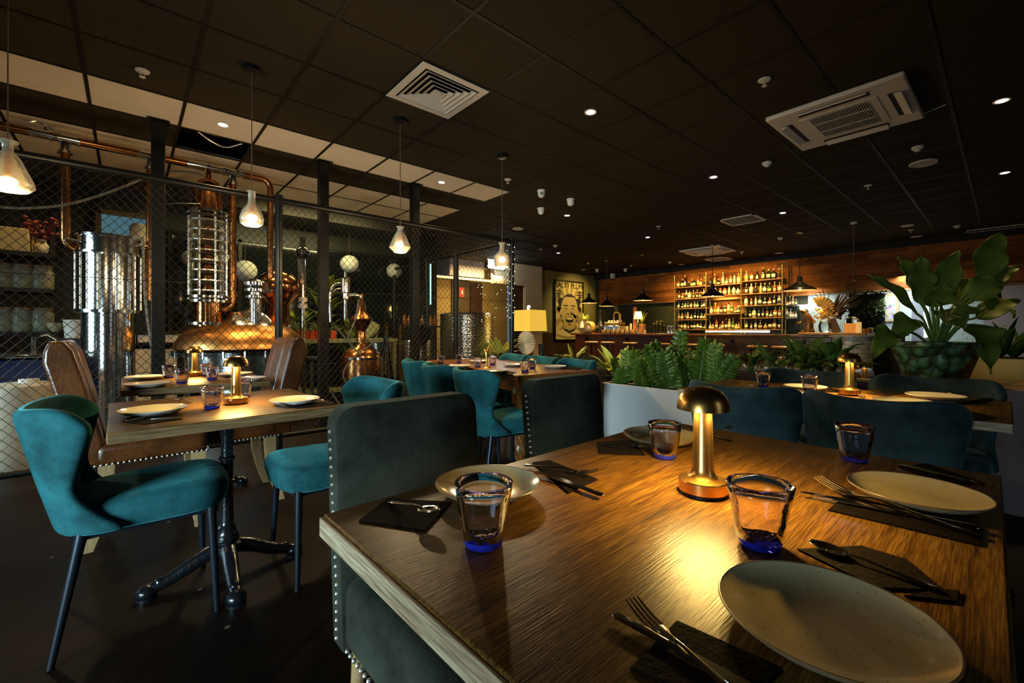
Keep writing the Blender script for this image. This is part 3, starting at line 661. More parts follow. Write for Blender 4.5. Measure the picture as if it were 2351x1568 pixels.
def slab_back(m, out, xf, th, dome=.012):
    """front and back faces following the recline function xf(z)"""
    n = len(out); cy = sum(p[0] for p in out) / n; cz_ = sum(p[1] for p in out) / n; rings = []
    for off, sc in ((0, .0), (0, .9), (dome, 1.0), (th - dome, 1.0), (th, .9), (th, 0)):
        ring = []
        for y, z in out:
            yy, zz = cy + (y - cy) * max(sc, .02), cz_ + (z - cz_) * max(sc, .02)
            if sc == .9: yy, zz = cy + (y - cy) * (1 - .018 / max(.018, abs(y - cy)) if abs(y - cy) > .03 else 1), z - .018 * (1 if z > cz_ else -1)
            ring.append((xf(zz) - off, yy, zz))
        rings.append(ring)
    m.loft(rings)
def nail_row(pts, r, parent, nm='nailhead_trim'):
    first = None
    for p in pts:
        if first is None: first = MB().sph((0, 0, 0), r, 8, 4).build('nailhead', nail_metal, parent, p)
        else:
            o = first.copy(); COL.objects.link(o); o.location = p
def padded_chair(name, lab, group):
    """square-backed velvet chair with studded sides, facing +x"""
    t = thing('studded_velvet_chair', lab, 'chair', (0, 0, 0), 0, group)
    xf = lambda z: -.165 - .055 * max(0, z - .45) / .45
    m = MB(); slab_back(m, rslab(-.217, .217, .30, .876, .05, .08), xf, .085); bk = m.build('backrest', velvet_green, t, ang=.9)
    m = MB().box((.03, 0, .385), (.45, .43, .17)); se = m.build('seat', velvet_green, t, bevel=.035, bseg=4)
    for s in (-1, 1):
        pts = [(xf(z) - .045, s * .219, z) for z in [.32 + .0215 * i for i in range(24)]]
        nail_row(pts, .0058, bk); nail_row([(-.155 + .0195 * i, s * .216, .315) for i in range(21)], .0058, se)
        MB().cyl((.22, s * .175, .31), (.225, s * .175, 0), .022, 10).build('leg', pale_oak, t); MB().cyl((-.17, s * .175, .31), (-.22, s * .175, 0), .022, 10).build('leg', pale_oak, t)
    taper_legs(t); return t
g1 = padded_chair('g', 'bottle green studded velvet chair nearest the viewer, at the left end of the near table', 'studded velvet chairs')
put(g1, (.606, .875, 0), -pi / 2 + .02)
dup(g1, (1.385, .985, 0), -pi / 2 + .02, 'bottle green studded velvet chair in front of the twisted table leg')
def leather_chair(name, lab, group):
    t = thing('leather_dining_chair', lab, 'chair', (0, 0, 0), 0, group)
    xf = lambda z: -.11 - .12 * max(0, (z - .45) / .55) ** 1.2
    for y0, y1, b in ((-.25, -.105, 0), (-.105, .105, .006), (.105, .25, 0)):
        m = MB(); secs = []
        for k in range(13):
            z = .42 + .60 * k / 12; th = .115 if k < 11 else (.10 if k == 11 else .05)
            x = xf(z) + b - (.0 if k < 12 else .02)
            secs.append([(x, y0 + .004, z), (x, y1 - .004, z), (x - th, y1 - .004, z), (x - th, y0 + .004, z)])
        m.loft(secs); m.build('back_panel', leather, t, bevel=.014, bseg=3)
    m = MB().box((.07, 0, .465), (.46, .50, .12)); se = m.build('seat', leather, t, bevel=.04, bseg=4)
    pts = [(-.15 + .021 * i, s * .252, .418) for i in range(22) for s in (-1, 1)] + [(.302, -.24 + .021 * i, .418) for i in range(24)]
    nail_row(pts, .0062, se)
    for s in (-1, 1):
        MB().loft([[(.26 + a * h, s * .205 + b * h, z) for a, b in ((-1, -1), (1, -1), (1, 1), (-1, 1))] for z, h in ((.41, .03), (.2, .025), (0, .018))]).build('leg', pale_oak, t)
        MB().loft([[(x + a * h, s * .205 + b * h, z) for a, b in ((-1, -1), (1, -1), (1, 1), (-1, 1))] for z, h, x in ((.41, .03, -.11), (.25, .026, -.115), (.12, .022, -.14), (0, .018, -.175))]).build('leg', pale_oak, t)
    return t
l1 = leather_chair('l', 'high-backed brown leather chair at the left, behind the teal wing chair', 'brown leather chairs')
put(l1, (.03, 3.14, 0), 0)
dup(l1, (.555, 3.26, 0), pi, 'high-backed brown leather chair right of the third table, three panelled back')
# ---------------------------------------------------------------- mushroom lamps
def mushroom(lab):
    t = thing('mushroom_table_lamp', lab, 'lamp', (0, 0, 0), 0, 'brass mushroom lamps')
    MB().lathe([(.043, 0), (.043, .006)], 40).build('base_pad', black_metal, t)
    MB().lathe([(.0445, .005), (.0455, .007), (.0455, .0265), (.0445, .0285), (.038, .030), (.020, .034)], 44).build('base', brass, t, ang=.45)
    MB().lathe([(.030, .0305), (.025, .035), (.0215, .041), (.0195, .052), (.0165, .168), (.012, .170)], 44).build('stem', brass, t)
    MB().lathe([(.047, .1645), (.0485, .165), (.0475, .178), (.042, .192), (.032, .202), (.018, .208), (0, .2095)], 44, cap=(0, 1)).build('dome_shade', brass, t); dome = t.children[-1] if False else [o for o in t.children if o.name.startswith('dome_shade')][0]
    # open underside of the dome with its ring of light
    MB().lathe([(.047, .1645), (.044, .170), (.021, .1715), (.0165, .1695)], 40, cap=(0, 0)).build('shade_lining', mat('brass_lining', (.6, .36, .12), .5), dome)
    MB().lathe([(.020, .1685), (.040, .1672)], 40, cap=(0, 0)).build('light_ring', mat('warm_led_ring', (1, .8, .4), .5, emit=(1, .66, .22), estr=42), dome)
    return t
ml = mushroom('near brass mushroom lamp in the middle of the nearest table'); ml.location = onz(1614, 1131, TZ)
lamps = [(542, 927, 'brass mushroom lamp on the small left table'), (447, 864, 'brass mushroom lamp on the table by the cage'), (1950, 907, 'brass mushroom lamp on the right table in front of the white tiled bar end')]
for px, py, lab in lamps: dup(ml, onz(px, py, TZ), 0, lab)
for px, py in [(1614, 1131)] + [l[:2] for l in lamps]:
    p = onz(px, py, TZ)
    for a in range(3):
        q = p + Vector((.030 * cos(a * 2.1 + .4), .030 * sin(a * 2.1 + .4), .1645))
        l = spot('lamp_glow', q, (0, 0, -1), 8.5, AMBER, 2.75, .5, .012)
c = dup(ml, onz(1985, 893, .62) , 0, 'brass mushroom lamp half hidden behind the petrol chair at right')
# ---------------------------------------------------------------- plates
ceramic = mat('speckled_stoneware', (.54, .43, .24), .18, 0, .10, 9, coat=.4)
add_specks(ceramic, 130, .10, (.10, .06, .03))
rim_mat = mat('brown_glaze_rim', (.16, .09, .04), .3)
white_ware = mat('white_china', (.56, .51, .44), .18, 0, .05, 8, coat=.3)
def plate(lab, m, r, group, rim=True):
    t = thing('dinner_plate', lab, 'plate', (0, 0, 0), 0, group); k = r / .11
    pr = [(0, .006), (.05, .006), (.075, .009), (.098, .018), (.109, .0255)]
    lo = [(.110, .0240), (.099, .0145), (.078, .005), (.060, .003), (.058, 0), (.054, 0), (.052, .003), (0, .003)]
    MB().lathe([(a * k, b * k) for a, b in lo[::-1]] + [(a * k, b * k) for a, b in pr[::-1]], 64).build('dish', m, t, ang=1.2)
    if rim: MB().tube([(.1097 * k * cos(a), .1097 * k * sin(a), .025 * k) for a in [2 * pi * i / 64 for i in range(65)]], .0013, 6).build('rim_line', rim_mat, t)
    return t
def rimpx(px, py):
    p = onz(px, py, TZ + .024); p.z = TZ; return p
pa = plate('speckled stoneware plate nearest the viewer at the lower right', ceramic, .102, 'speckled plates')
pa.location = rimpx(1896, 1402)
dup(pa, rimpx(1121, 1103), .5, 'speckled plate behind the glass on the left of the near table')
dup(pa, rimpx(1516, 996), .9, 'speckled plate behind the glass at the far corner of the near table')
dup(pa, rimpx(2102, 1121), 1.7, 'speckled plate at the right corner of the near table')
pw = plate('white plate on the left of the small oak table', white_ware, .105, 'white plates', False)
pw.location = rimpx(352, 937)
wp = [(677, 917, .95, 'white plate on the right of the small oak table'), (337, 882, 1, 'near left white plate on the table by the cage'), (333, 866, 1, 'far left white plate on the table by the cage'),
      (540, 859, 1, 'far right white plate on the table by the cage, behind the brass lamp'), (570, 869, .95, 'near right white plate on the table by the cage'),
      (1848, 888, .95, 'white plate behind the pale glass on the right table'), (2147, 909, 1, 'white plate on the right table in front of the green pot'),
      (2075, 922, 1, 'white plate on the right table mostly hidden by the petrol chair back'), (1795, 898, .95, 'white plate edge showing between the two petrol chair backs'),
      (1138, 852, .95, 'white plate on the mahogany table right of the nearest teal chair'), (1055, 841, .95, 'white plate on the mahogany table above the middle teal chair'), (968, 834, .95, 'white plate on the mahogany table above the farthest teal chair'),
      (1180, 838, .95, 'white plate on the mahogany table behind the brass candle stand'), (1272, 842, .95, 'white plate on the mahogany table at the right, near the green sofa'), (1100, 830, .95, 'farthest white plate on the mahogany table')]
for px, py, k, lab in wp: dup(pw, rimpx(px, py - 3), px * .01, lab, None, k)
# ---------------------------------------------------------------- tumblers
glass_m = mat('lilac_tinted_glass', (.95, .90, 1.0), .02, trans=1, ior=1.22, bump=.22, bscale=30)
cobalt = mat('cobalt_glass_base', (.035, .045, .62), .05, trans=.62, ior=1.3)
cobalt_rim = mat('cobalt_glass_rim', (.40, .36, .95), .04, trans=1, ior=1.4)
def tumbler(lab, ov=.0, group='lilac tumblers'):
    t = thing('glass_tumbler', lab, 'glass', (0, 0, 0), 0, group)
    wob = lambda a, k: .012 * sin(3 * a + k * .9) + .010 * sin(7 * a - k * 1.7) + ov * cos(2 * a)
    pr = [(.0305, .013), (.0335, .03), (.037, .052), (.0405, .074), (.0435, .093), (.0420, .093), (.0392, .074), (.0357, .052), (.0322, .03), (.0288, .0185), (.012, .0165), (.0, .0163)]
    MB().lathe(pr[::-1], 40, wob=lambda a, k: wob(a, min(11 - k, k))).build('bowl', glass_m, t, ang=2)
    MB().lathe([(0, .0), (.024, 0), (.0285, .003), (.0303, .0125), (.024, .0127), (0, .0127)], 40).build('base', cobalt, t, ang=1)
    MB().tube([(.0424 * (1 + wob(a, 4)) * cos(a), .0424 * (1 + wob(a, 4)) * sin(a), .0935) for a in [2 * pi * i / 48 for i in range(49)]], .0011, 6).build('rim', cobalt_rim, t)
    return t
ga = tumbler('lilac tumbler with cobalt base in front of the left speckled plate'); ga.location = onz(1110, 1250, TZ)
gb = tumbler('warm lit oval-rimmed lilac tumbler right of the near brass lamp', .06); gb.location = onz(1744, 1252, TZ); gb.rotation_euler.z = -.75
gl = [(1526, 1051, 'lilac tumbler left of the near brass lamp at the far side of the table'), (1962, 1058, 'bluish lilac tumbler before the right petrol chair back'),
      (487, 938, 'lilac tumbler left of the brass lamp on the small left table'), (558, 913, 'lilac tumbler hidden behind the brass lamp on the small left table'),
      (388, 868, 'lilac tumbler behind another on the table by the cage'), (418, 880, 'lilac tumbler left of the brass lamp on the table by the cage'), (487, 872, 'lilac tumbler right of the brass lamp on the table by the cage'),
      (474, 864, 'lilac tumbler at the back right of the brass lamp on the table by the cage'),
      (1752, 889, 'bluish tumbler at the left end of the right table'), (1859, 900, 'pale pink tumbler between the two petrol chair backs'),
      (1012, 836, 'blue tumbler on the mahogany table above the middle teal chair'), (1054, 834, 'blue tumbler on the mahogany table before the dimpled tank'), (1097, 843, 'pinkish tumbler left of the brass candle stand'),
      (1131, 838, 'tumbler right of the brass candle stand'), (1205, 854, 'front tumbler of the pair at the right of the mahogany table'), (1222, 846, 'rear tumbler of the pair at the right of the mahogany table')]
for px, py, lab in gl: dup(ga, onz(px, py, TZ), px * .37, lab, None, .94 if px < 1000 or px > 1300 else .9)
# ---------------------------------------------------------------- cutlery and napkins
def ell(x, hw, th, z, n=10): return [(x, hw * cos(2 * pi * i / n), z + th * sin(2 * pi * i / n)) for i in range(n)]
def handle_secs(L0): return [ell(0, .004, .0012, .002), ell(.004, .009, .0018, .0022), ell(.03, .0085, .0017, .003), ell(.07, .0048, .0016, .006), ell(.10, .0032, .0017, .009), ell(.118, .0030, .0018, .0085)]
def fork_mesh():
    m = MB(); m.loft(handle_secs(0) + [ell(.128, .006, .0013, .0065), ell(.138, .0115, .0011, .0045), ell(.150, .0128, .0011, .0042)])
    for k in range(4):
        y = -.0108 + .0072 * k
        m.loft([[(x, y + a * h, z + b * .0011) for a, b in ((-1, -1), (1, -1), (1, 1), (-1, 1))] for x, h, z in ((.149, .0022, .0042), (.165, .0019, .0058), (.182, .0016, .010), (.200, .0008, .0165))])
    return m
def spoon_mesh():
    m = MB(); m.loft(handle_secs(0) + [ell(.128, .005, .0012, .0065)])
    def sp_(a, b):
        q = a * 2 * pi; r = b; x = .157 + .032 * r * cos(q) - .0015 * r; y = .0205 * r * sin(q) * (1 - .12 * cos(q)); return (x, y, .0012 + .0065 * r * r + .0015 * r * cos(q))
    m.grid(sp_, 28, 6); return m
def knife_mesh():
    m = MB(); m.loft([ell(0, .004, .002, .004), ell(.006, .0085, .0035, .004), ell(.05, .0082, .0034, .004), ell(.092, .0055, .003, .004)])
    m.loft([[(x, y0, .003), (x, y1, .003), (x, y1, .0052), (x, y0, .0052)] for x, y0, y1 in ((.092, -.004, .005), (.105, -.009, .007), (.15, -.010, .0075), (.19, -.008, .0075), (.212, -.002, .0065), (.218, .004, .006))]); return m
proto_c = {}
def cutlery(kind, tail, tip, lab, z=TZ + .0045, flip=False, lift=0):
    """from the handle end to the tip, both on the table"""
    a, b = onz(*tail, z), onz(*tip, z); d = b - a; L = {'fork': .2, 'spoon': .188, 'knife': .218}[kind]; s = min(1.15, max(.75, d.length / L))
    if kind not in proto_c:
        o = {'fork': fork_mesh, 'spoon': spoon_mesh, 'knife': knife_mesh}[kind]().build('dinner_' + kind if kind != 'spoon' else 'dessert_spoon', steel, ang=.9)
        if kind == 'spoon': q = o.modifiers.new('s', 'SOLIDIFY'); q.thickness = .0009
        proto_c[kind] = o
    else: o = proto_c[kind].copy(); COL.objects.link(o)
    o.location = a; o.scale = (s,) * 3; o.rotation_euler = (0, -lift, math.atan2(d.y, d.x))
    tag(o, lab, kind, {'fork': 'dinner forks', 'knife': 'dinner knives', 'spoon': 'dessert spoons'}[kind]); return o
def napkin(pts, lab, z=TZ + .0006, th=.0022):
    P = [onz(x, y, z) for x, y in pts]; c = sum(P, Vector()) / len(P)
    m = MB()
    for lay in range(2):
        k = 1 - .012 * lay; rot = .02 * lay
        poly = []
        for p in P:
            q = (p - c) * k; poly.append((q.x * cos(rot) - q.y * sin(rot), q.x * sin(rot) + q.y * cos(rot)))
        m.prism(poly, lay * th * .62, lay * th * .62 + th * .5)
    return tag(m.build('paper_napkin', napkin_mat, None, c, smooth=False), lab, 'napkin', 'dark paper napkins')
napkin([(823, 1196), (893, 1146), (1038, 1155), (975, 1221)], 'dark napkin under a spoon at the left corner of the near table')
cutlery('spoon', (893, 1152), (975, 1188), 'spoon on the dark napkin at the left corner of the near table', lift=.1)
napkin([(1222, 1063), (1262, 1058), (1372, 1102), (1304, 1134)], 'dark napkin right of the left speckled plate')
cutlery('fork', (1204, 1068), (1372, 1094), 'fork on the napkin right of the left speckled plate')
cutlery('knife', (1385, 1141), (1235, 1085), 'knife on the napkin right of the left speckled plate')
napkin([(1372, 1016), (1452, 1012), (1482, 1046), (1374, 1042)], 'dark napkin left of the far-corner tumbler')
cutlery('spoon', (1376, 1019), (1480, 1034), 'spoon on the napkin left of the far-corner tumbler', lift=.06)
cutlery('fork', (1618, 1002), (1672, 988), 'fork just right of the brass lamp stem at the far edge')
cutlery('knife', (1680, 1016), (1560, 985), 'knife right of the brass lamp stem at the far edge')
napkin([(1900, 1172), (1940, 1138), (2258, 1214), (2254, 1256)], 'long dark napkin in front of the right speckled plate')
cutlery('fork', (2244, 1232), (1876, 1120), 'fork on the long napkin in front of the right speckled plate', lift=.02)
cutlery('knife', (2246, 1218), (1836, 1134), 'knife beside the fork on the long napkin by the right plate')
napkin([(2060, 1072), (2130, 1066), (2262, 1112), (2170, 1112)], 'dark napkin behind the right speckled plate')
cutlery('knife', (2258, 1117), (2046, 1062), 'knife on the napkin behind the right speckled plate')
napkin([(1830, 1262), (1980, 1256), (2084, 1288), (2168, 1360), (2010, 1352)], 'dark napkin between the two speckled plates on the right')
napkin([(2074, 1370), (2160, 1356), (2204, 1360), (2196, 1384)], 'folded corner of a dark napkin beyond the nearest plate')
cutlery('spoon', (2160, 1357), (1862, 1252), 'spoon on the napkin between the two speckled plates')
napkin([(1446, 1536), (1556, 1428), (1800, 1540), (1700, 1640)], 'dark napkin under the nearest fork at the bottom edge')
cutlery('fork', (1735, 1640), (1452, 1400), 'nearest large fork at the bottom of the photo')
cutlery('knife', (1408, 1414), (1800, 1630), 'nearest knife behind the large fork at the bottom')
# other tables
napkin([(282, 968), (360, 957), (420, 962), (330, 975)], 'dark napkin on the left of the small oak table')
cutlery('knife', (288, 968), (398, 960), 'knife on the dark napkin of the small oak table, left side', z=TZ + .006)
cutlery('fork', (300, 965), (400, 948), 'fork on the dark napkin of the small oak table, left side', z=TZ + .009)
napkin([(650, 930), (762, 922), (772, 929), (680, 938)], 'dark napkin on the right of the small oak table')
cutlery('fork', (752, 924), (640, 934), 'fork on the right of the small oak table')
cutlery('spoon', (742, 918), (700, 926), 'spoon on the right of the small oak table', z=TZ + .006)
cutlery('spoon', (440, 925), (406, 918), 'spoon beside the left plate of the small oak table')
napkin([(292, 889), (376, 883), (380, 886), (310, 894)], 'dark napkin at the near left of the table by the cage')
cutlery('fork', (296, 891), (372, 885), 'fork on the napkin of the table by the cage', z=TZ + .006)
cutlery('spoon', (602, 872), (560, 876), 'spoon at the right of the table by the cage')
cutlery('fork', (1690, 892), (1716, 889), 'fork above the left petrol chair back')
cutlery('spoon', (1806, 904), (1824, 902), 'spoon between the petrol chair backs')
cutlery('fork', (1985, 924), (1978, 912), 'fork above the right petrol chair back beside the brass lamp')
cutlery('fork', (1925, 900), (1903, 892), 'fork left of the brass lamp on the right table')
napkin([(1880, 900), (1900, 894), (1955, 897), (1936, 902)], 'dark napkin left of the brass lamp on the right table')
napkin([(1990, 903), (2040, 899), (2080, 904), (2030, 909)], 'dark napkin right of the brass lamp on the right table')
cutlery('spoon', (2044, 904), (2016, 899), 'spoon on the napkin right of the brass lamp')
napkin([(2205, 925), (2270, 913), (2285, 918), (2240, 928)], 'dark napkin at the far right of the right table')
cutlery('fork', (2278, 918), (2240, 914), 'fork at the far right of the right table')
cutlery('spoon', (2226, 921), (2196, 925), 'upper spoon beside the plate of the right table')
napkin([(2200, 962), (2240, 947), (2284, 960), (2220, 968)], 'dark napkin at the near right of the right table')
cutlery('spoon', (2284, 956), (2202, 945), 'round shiny spoon beside the right petrol chair back')
napkin([(1150, 858), (1166, 852), (1186, 855), (1172, 861)], 'dark napkin on the mahogany table near its front corner')
napkin([(1290, 847), (1302, 842), (1338, 845), (1328, 850)], 'dark napkin at the right of the mahogany table')
# ---------------------------------------------------------------- chain link cage
FV = 4.33; FU = onV(1175, 700, FV).x; FT = HC + 1.17
wire = mat('dark_fence_wire', (.012, .010, .008), .4, .4)
def mesh_panel(a, b, z0, z1, pitch=.060, r=.0019):
    """two crossing layers of diamond wire between plan points a and b"""
    a, b = Vector(a), Vector(b); L = (b - a).length; d = (b - a) / L; nrm = Vector((-d.y, d.x)); H = z1 - z0; m = MB()
    hp = pitch; sl = 1.15                    # rise per run
    def seg(s0, t0, s1, t1, off):
        p = a + d * s0 + nrm * off; q = a + d * s1 + nrm * off
        P, Q = Vector((p.x, p.y, z0 + t0)), Vector((q.x, q.y, z0 + t1)); m.tube([P, Q], r, 4, 0, False)
    n0 = int(-H / sl / hp) - 1
    for k in range(n0, int(L / hp) + 2):
        s = k * hp
        for sg in (1, -1):
            base = s if sg == 1 else s + H / sl
            # line s(t) = base + sg * t / sl
            t_lo, t_hi = 0, H
            sa, sb = base, base + sg * H / sl
            def clip(t): return base + sg * t / sl
            ts = sorted([0, H] + [t for t in ((0 - base) * sl * sg, (L - base) * sl * sg) if 0 < t < H])
            for t0, t1 in zip(ts, ts[1:]):
                mid = clip((t0 + t1) / 2)
                if 0 <= mid <= L: seg(clip(t0), t0, clip(t1), t1, .0018 * sg)
    return m
fu0 = -1.6
fence = thing('chain_link_fence', 'long black chain-link cage side in front of the stills', 'fence', ((fu0 + FU) / 2, FV, 0))
inv = Matrix.Translation((-(fu0 + FU) / 2, -FV, 0))
def pt(x, y, z): return (x - (fu0 + FU) / 2, y - FV, z)
MB().cyl(pt(fu0, FV, FT), pt(FU, FV, FT), .026, 14).build('top_rail', black_metal, fence)
MB().cyl(pt(fu0, FV, .12), pt(FU, FV, .12), .022, 12).build('bottom_rail', black_metal, fence)
fposts = [onV(640, 600, FV).x, FU, fu0 + .02]
for u in fposts:
    MB().cyl(pt(u, FV, 0), pt(u, FV, FT + .035), .032, 16).lathe([(.034, FT + .03), (.034, FT + .045), (.0, FT + .06)], 14, pt(u, FV, 0)).build('post', black_metal, fence)
    for z in (.3, .9, 1.5, 2.05): MB().lathe([(.036, z - .012), (.036, z + .012)], 14, pt(u, FV, 0)).box(pt(u, FV - .045, z), (.014, .03, .024)).build('clamp_band', black_metal, fence)
m = mesh_panel((fu0, FV), (FU, FV), .12, FT); m.v = [inv @ p for p in m.v]; m.build('wire_mesh', wire, fence, smooth=False)
m = MB()
for z in (.75, 1.45): m.cyl(pt(fu0, FV, z), pt(FU, FV, z), .0022, 4)
m.build('tension_wire', wire, fence)
FV2 = 9.0
side = thing('chain_link_fence', 'chain-link cage side running away behind the corner post', 'fence', (FU, (FV + FV2) / 2, 0))
def ps(x, y, z): return (x - FU, y - (FV + FV2) / 2, z)
MB().cyl(ps(FU, FV, FT), ps(FU, FV2, FT), .026, 14).build('top_rail', black_metal, side)
MB().cyl(ps(FU, FV, .12), ps(FU, FV2, .12), .022, 10).build('bottom_rail', black_metal, side)
for px in (1047, 980, 905):
    # where the ray meets the plane U = FU
    v = onU(px, 700, FU).y
    MB().cyl(ps(FU, v, 0), ps(FU, v, FT + .035), .042 if px == 1047 else .03, 14).build('post', black_metal, side)
m = mesh_panel((FU, FV), (FU, FV2), .12, FT); m.v = [p - Vector((FU, (FV + FV2) / 2, 0)) for p in m.v]; m.build('wire_mesh', wire, side, smooth=False)
# padlock and glowing beads added as glints on the mesh by the corner post
mesh_glints = thing('mesh_glint_string', 'tiny glowing beads standing for glints on the mesh at the cage corner post', 'mesh glints', (FU, FV, 1.5))
pts = [(.05 * cos(k * .9), .05 * sin(k * .9) + .02, FT - 1.5 - .006 * k * 1.9) for k in range(90)]
MB().tube(pts, .0012, 4).build('wire', wire, mesh_glints)
m = MB()
for k in range(0, 90, 2): m.sph(pts[k], .006, 6, 4)
rng = random.Random(3)
for k in range(36): m.sph((.0, rng.uniform(.05, .75) ** 1.0, FT - 1.5 - rng.uniform(.1, 1.05)), .0048, 6, 4)
m.build('glint_beads', mat('glint_glow', (1, .9, .7), .5, emit=(1, .84, .55), estr=2.5), mesh_glints)
# square ceiling posts standing behind the fence line
sq = mat('black_square_post', (.004, .0035, .003), .5, 0, spec=.25)
for px, lab in ((363, 'square black floor-to-ceiling post left of the still column'), (742, 'square black floor-to-ceiling post in the middle of the cage'), (952, 'square black floor-to-ceiling post beside the diamond pendant')):
    p = onV(px, 700, 5.116)
    t = thing('square_steel_post', lab, 'post', (p.x, p.y, 0), 0, 'square ceiling posts')
    MB().box((0, 0, CEIL / 2 - .004), (.10, .10, CEIL - .012)).build('shaft', sq, t, bevel=.006)
    MB().box((0, 0, CEIL - .009), (.16, .16, .008)).build('top_plate', sq, t); MB().box((0, 0, .005), (.18, .18, .01)).build('foot_plate', sq, t)
# ---------------------------------------------------------------- stills
SV = 5.85
def sV(px, py, v=SV): return onV(px, py, v)
def rad(px, p): return px * m_per_px(p)
def clamp(m, c, ax, r, mi=0):
    """a hygienic clamp band round a pipe"""
    a = Vector(c) - Vector(ax) * .012; b = Vector(c) + Vector(ax) * .012; m.cyl(a, b, r, 14, mi); return m
# overhead copper manifold
pz = sV(0, 287).z
man = thing('overhead_copper_pipe', 'long horizontal copper pipe with steel clamps under the ceiling above the stills', 'pipe', sV(330, 345))
o = man.location.copy()
pe = sV(612, 400)
path = [Vector((sV(-60, 280).x, SV, pz)), Vector((pe.x - .06, SV, pz))] + [Vector((pe.x - .06 + .1 * sin(a), SV, pz - .1 + .1 * cos(a))) for a in [pi / 2 * i / 8 for i in range(1, 9)]] + [Vector((pe.x + .04, SV, sV(632, 560).z)), Vector((pe.x + .04, SV, sV(632, 640).z))]
MB().tube([p - o for p in path], .034, 14).build('pipe_run', copper_dull, man)
for px in (105, 150, 345, 455, 500, 535):
    x = sV(px, 330).x - o.x; m = MB()
    for dx in (-.09, .09): m.lathe([(.034, -.012), (.05, -.010), (.05, .010), (.034, .012)], 16, M=Matrix.Translation((x + dx, 0, pz - o.z)) @ Matrix.Rotation(pi / 2, 4, 'Y'))
    m.cyl((x - .09, 0, pz - o.z), (x + .09, 0, pz - o.z), .038, 16); m.build('clamped_tee', polished, man)
m = MB().cyl((sV(105, 320).x - o.x, 0, pz - o.z + .03), (sV(105, 320).x - o.x, 0, pz - o.z + .10), .02, 10).tube([(sV(105, 320).x - o.x - .12, 0, pz - o.z + .07), (sV(105, 320).x - o.x - .05, 0, pz - o.z + .11), (sV(105, 320).x - o.x + .05, 0, pz - o.z + .06)], .012, 8)
m.build('valve_handle', polished, man)
def drop(px, y1, lab, bend=None, r=.036):
    p = sV(px, 330); t = thing('copper_drop_pipe', lab, 'pipe', (p.x, SV, pz - .04), 0, 'copper drop pipes')
    z1 = sV(px, y1).z - (pz - .04)
    path = [(0, 0, -.02), (0, 0, z1)]
    if bend: path = [(0, 0, -.02), (0, 0, z1 + .12)] + [(bend * (.12 - .12 * cos(a)), 0, z1 + .12 - .12 * sin(a)) for a in [pi / 2 * i / 7 for i in range(1, 8)]] + [(bend * .26, 0, z1)]
    MB().tube(path, r, 14).build('pipe', copper_dull, t)
    MB().lathe([(r + .004, -.11), (r + .02, -.105), (r + .02, -.085), (r + .004, -.08), (r + .004, -.0)], 16).build('steel_union', polished, t)
    return t
drop(150, 575, 'copper pipe dropping from the overhead run to the left steel tank', 1)
drop(345, 690, 'copper pipe dropping beside the left square post')
drop(535, 712, 'copper pipe dropping right of the glass still column and bending left', -1)
# tall polished tank
p = sV(250, 700); ts = m_per_px(p)
tank = thing('tall_steel_tank', 'tall mirror-polished stainless tank with vertical rods at left', 'tank', (p.x, SV, 0))
zr, zf = sV(250, 548).z, sV(250, 712).z
R1 = rad(54, p); R2 = rad(47, p)
MB().lathe([(R2, .18), (R2, zf - .02)], 48).build('lower_shell', polished, tank, ang=.9)
MB().lathe([(R1, zf - .03), (R1 + .015, zf - .03), (R1 + .015, zf + .0), (R1, zf)], 48).build('flange', polished, tank)
MB().lathe([(R1 * .9, zf), (R1 * .9, zr - .16)], 48).build('upper_shell', polished, tank)
MB().lathe([(R1 + .02, zr - .17), (R1 + .02, zr - .15), (R1 * .96, zr - .15), (R1 * .96, zr - .01), (R1 + .01, zr - .008), (R1 + .01, zr + .015), (R1 * .5, zr + .03), (0, zr + .035)], 48).build('lid', polished, tank)
for k in range(10):
    a = 2 * pi * k / 10; MB().cyl((cos(a) * (R1 + .006), sin(a) * (R1 + .006), zf), (cos(a) * (R1 + .006), sin(a) * (R1 + .006), zr - .15), .009, 8).build('tie_rod', bright_steel, tank)
for k in range(3):
    a = 2 * pi * k / 3 - .6; MB().cyl((cos(a) * R2 * .9, sin(a) * R2 * .9, .2), (cos(a) * R2 * .9, sin(a) * R2 * .9, 0), .025, 10).build('leg', polished, tank)
for s in (-1, 1): MB().tube([(s * (R1 - .02), -.05, zr - .06), (s * (R1 + .06), -.05, zr - .05), (s * (R1 + .06), -.05, zr - .09)], .016, 8).build('lid_clamp', polished, tank)
# column still
p = sV(478, 700); gx = p.x
col_ = thing('column_still', 'glass-plate still column in a steel rod cage with a copper cap, above the copper pot', 'still', (gx, SV, 0))
zc0, zc1, zc2, zc3 = sV(478, 776).z, sV(478, 692).z, sV(478, 490).z, sV(478, 412).z
r_ = rad(27, p); rg = rad(37, p)
MB().lathe([(r_, zc0), (r_, zc1)], 36).build('lower_copper_section', copper, col_)
for z in (zc0 + .16, zc1, zc1 + .045, zc2, zc2 - .05): MB().lathe([(r_ * .8, z - .014), (rg * 1.12, z - .014), (rg * 1.12, z + .014), (r_ * .8, z + .014)], 36).build('flange', polished, col_)
glass_clear = mat('clear_still_glass', (.95, .97, .95), .02, trans=1, ior=1.12)
MB().lathe([(rg * .86, zc1 + .04), (rg * .86, zc2 - .04)], 36, cap=(0, 0)).build('glass_tube', glass_clear, col_)
for k in range(8):
    z = zc1 + .06 + (zc2 - zc1 - .1) * (k + .5) / 8
    MB().lathe([(0, z - .006), (rg * .98, z - .006), (rg * .98, z + .006), (0, z + .006)], 32).build('plate_ring', bright_steel, col_)
    MB().sph((0, 0, z + .03), .045, 12, 7).build('bubble_cap', copper, col_)
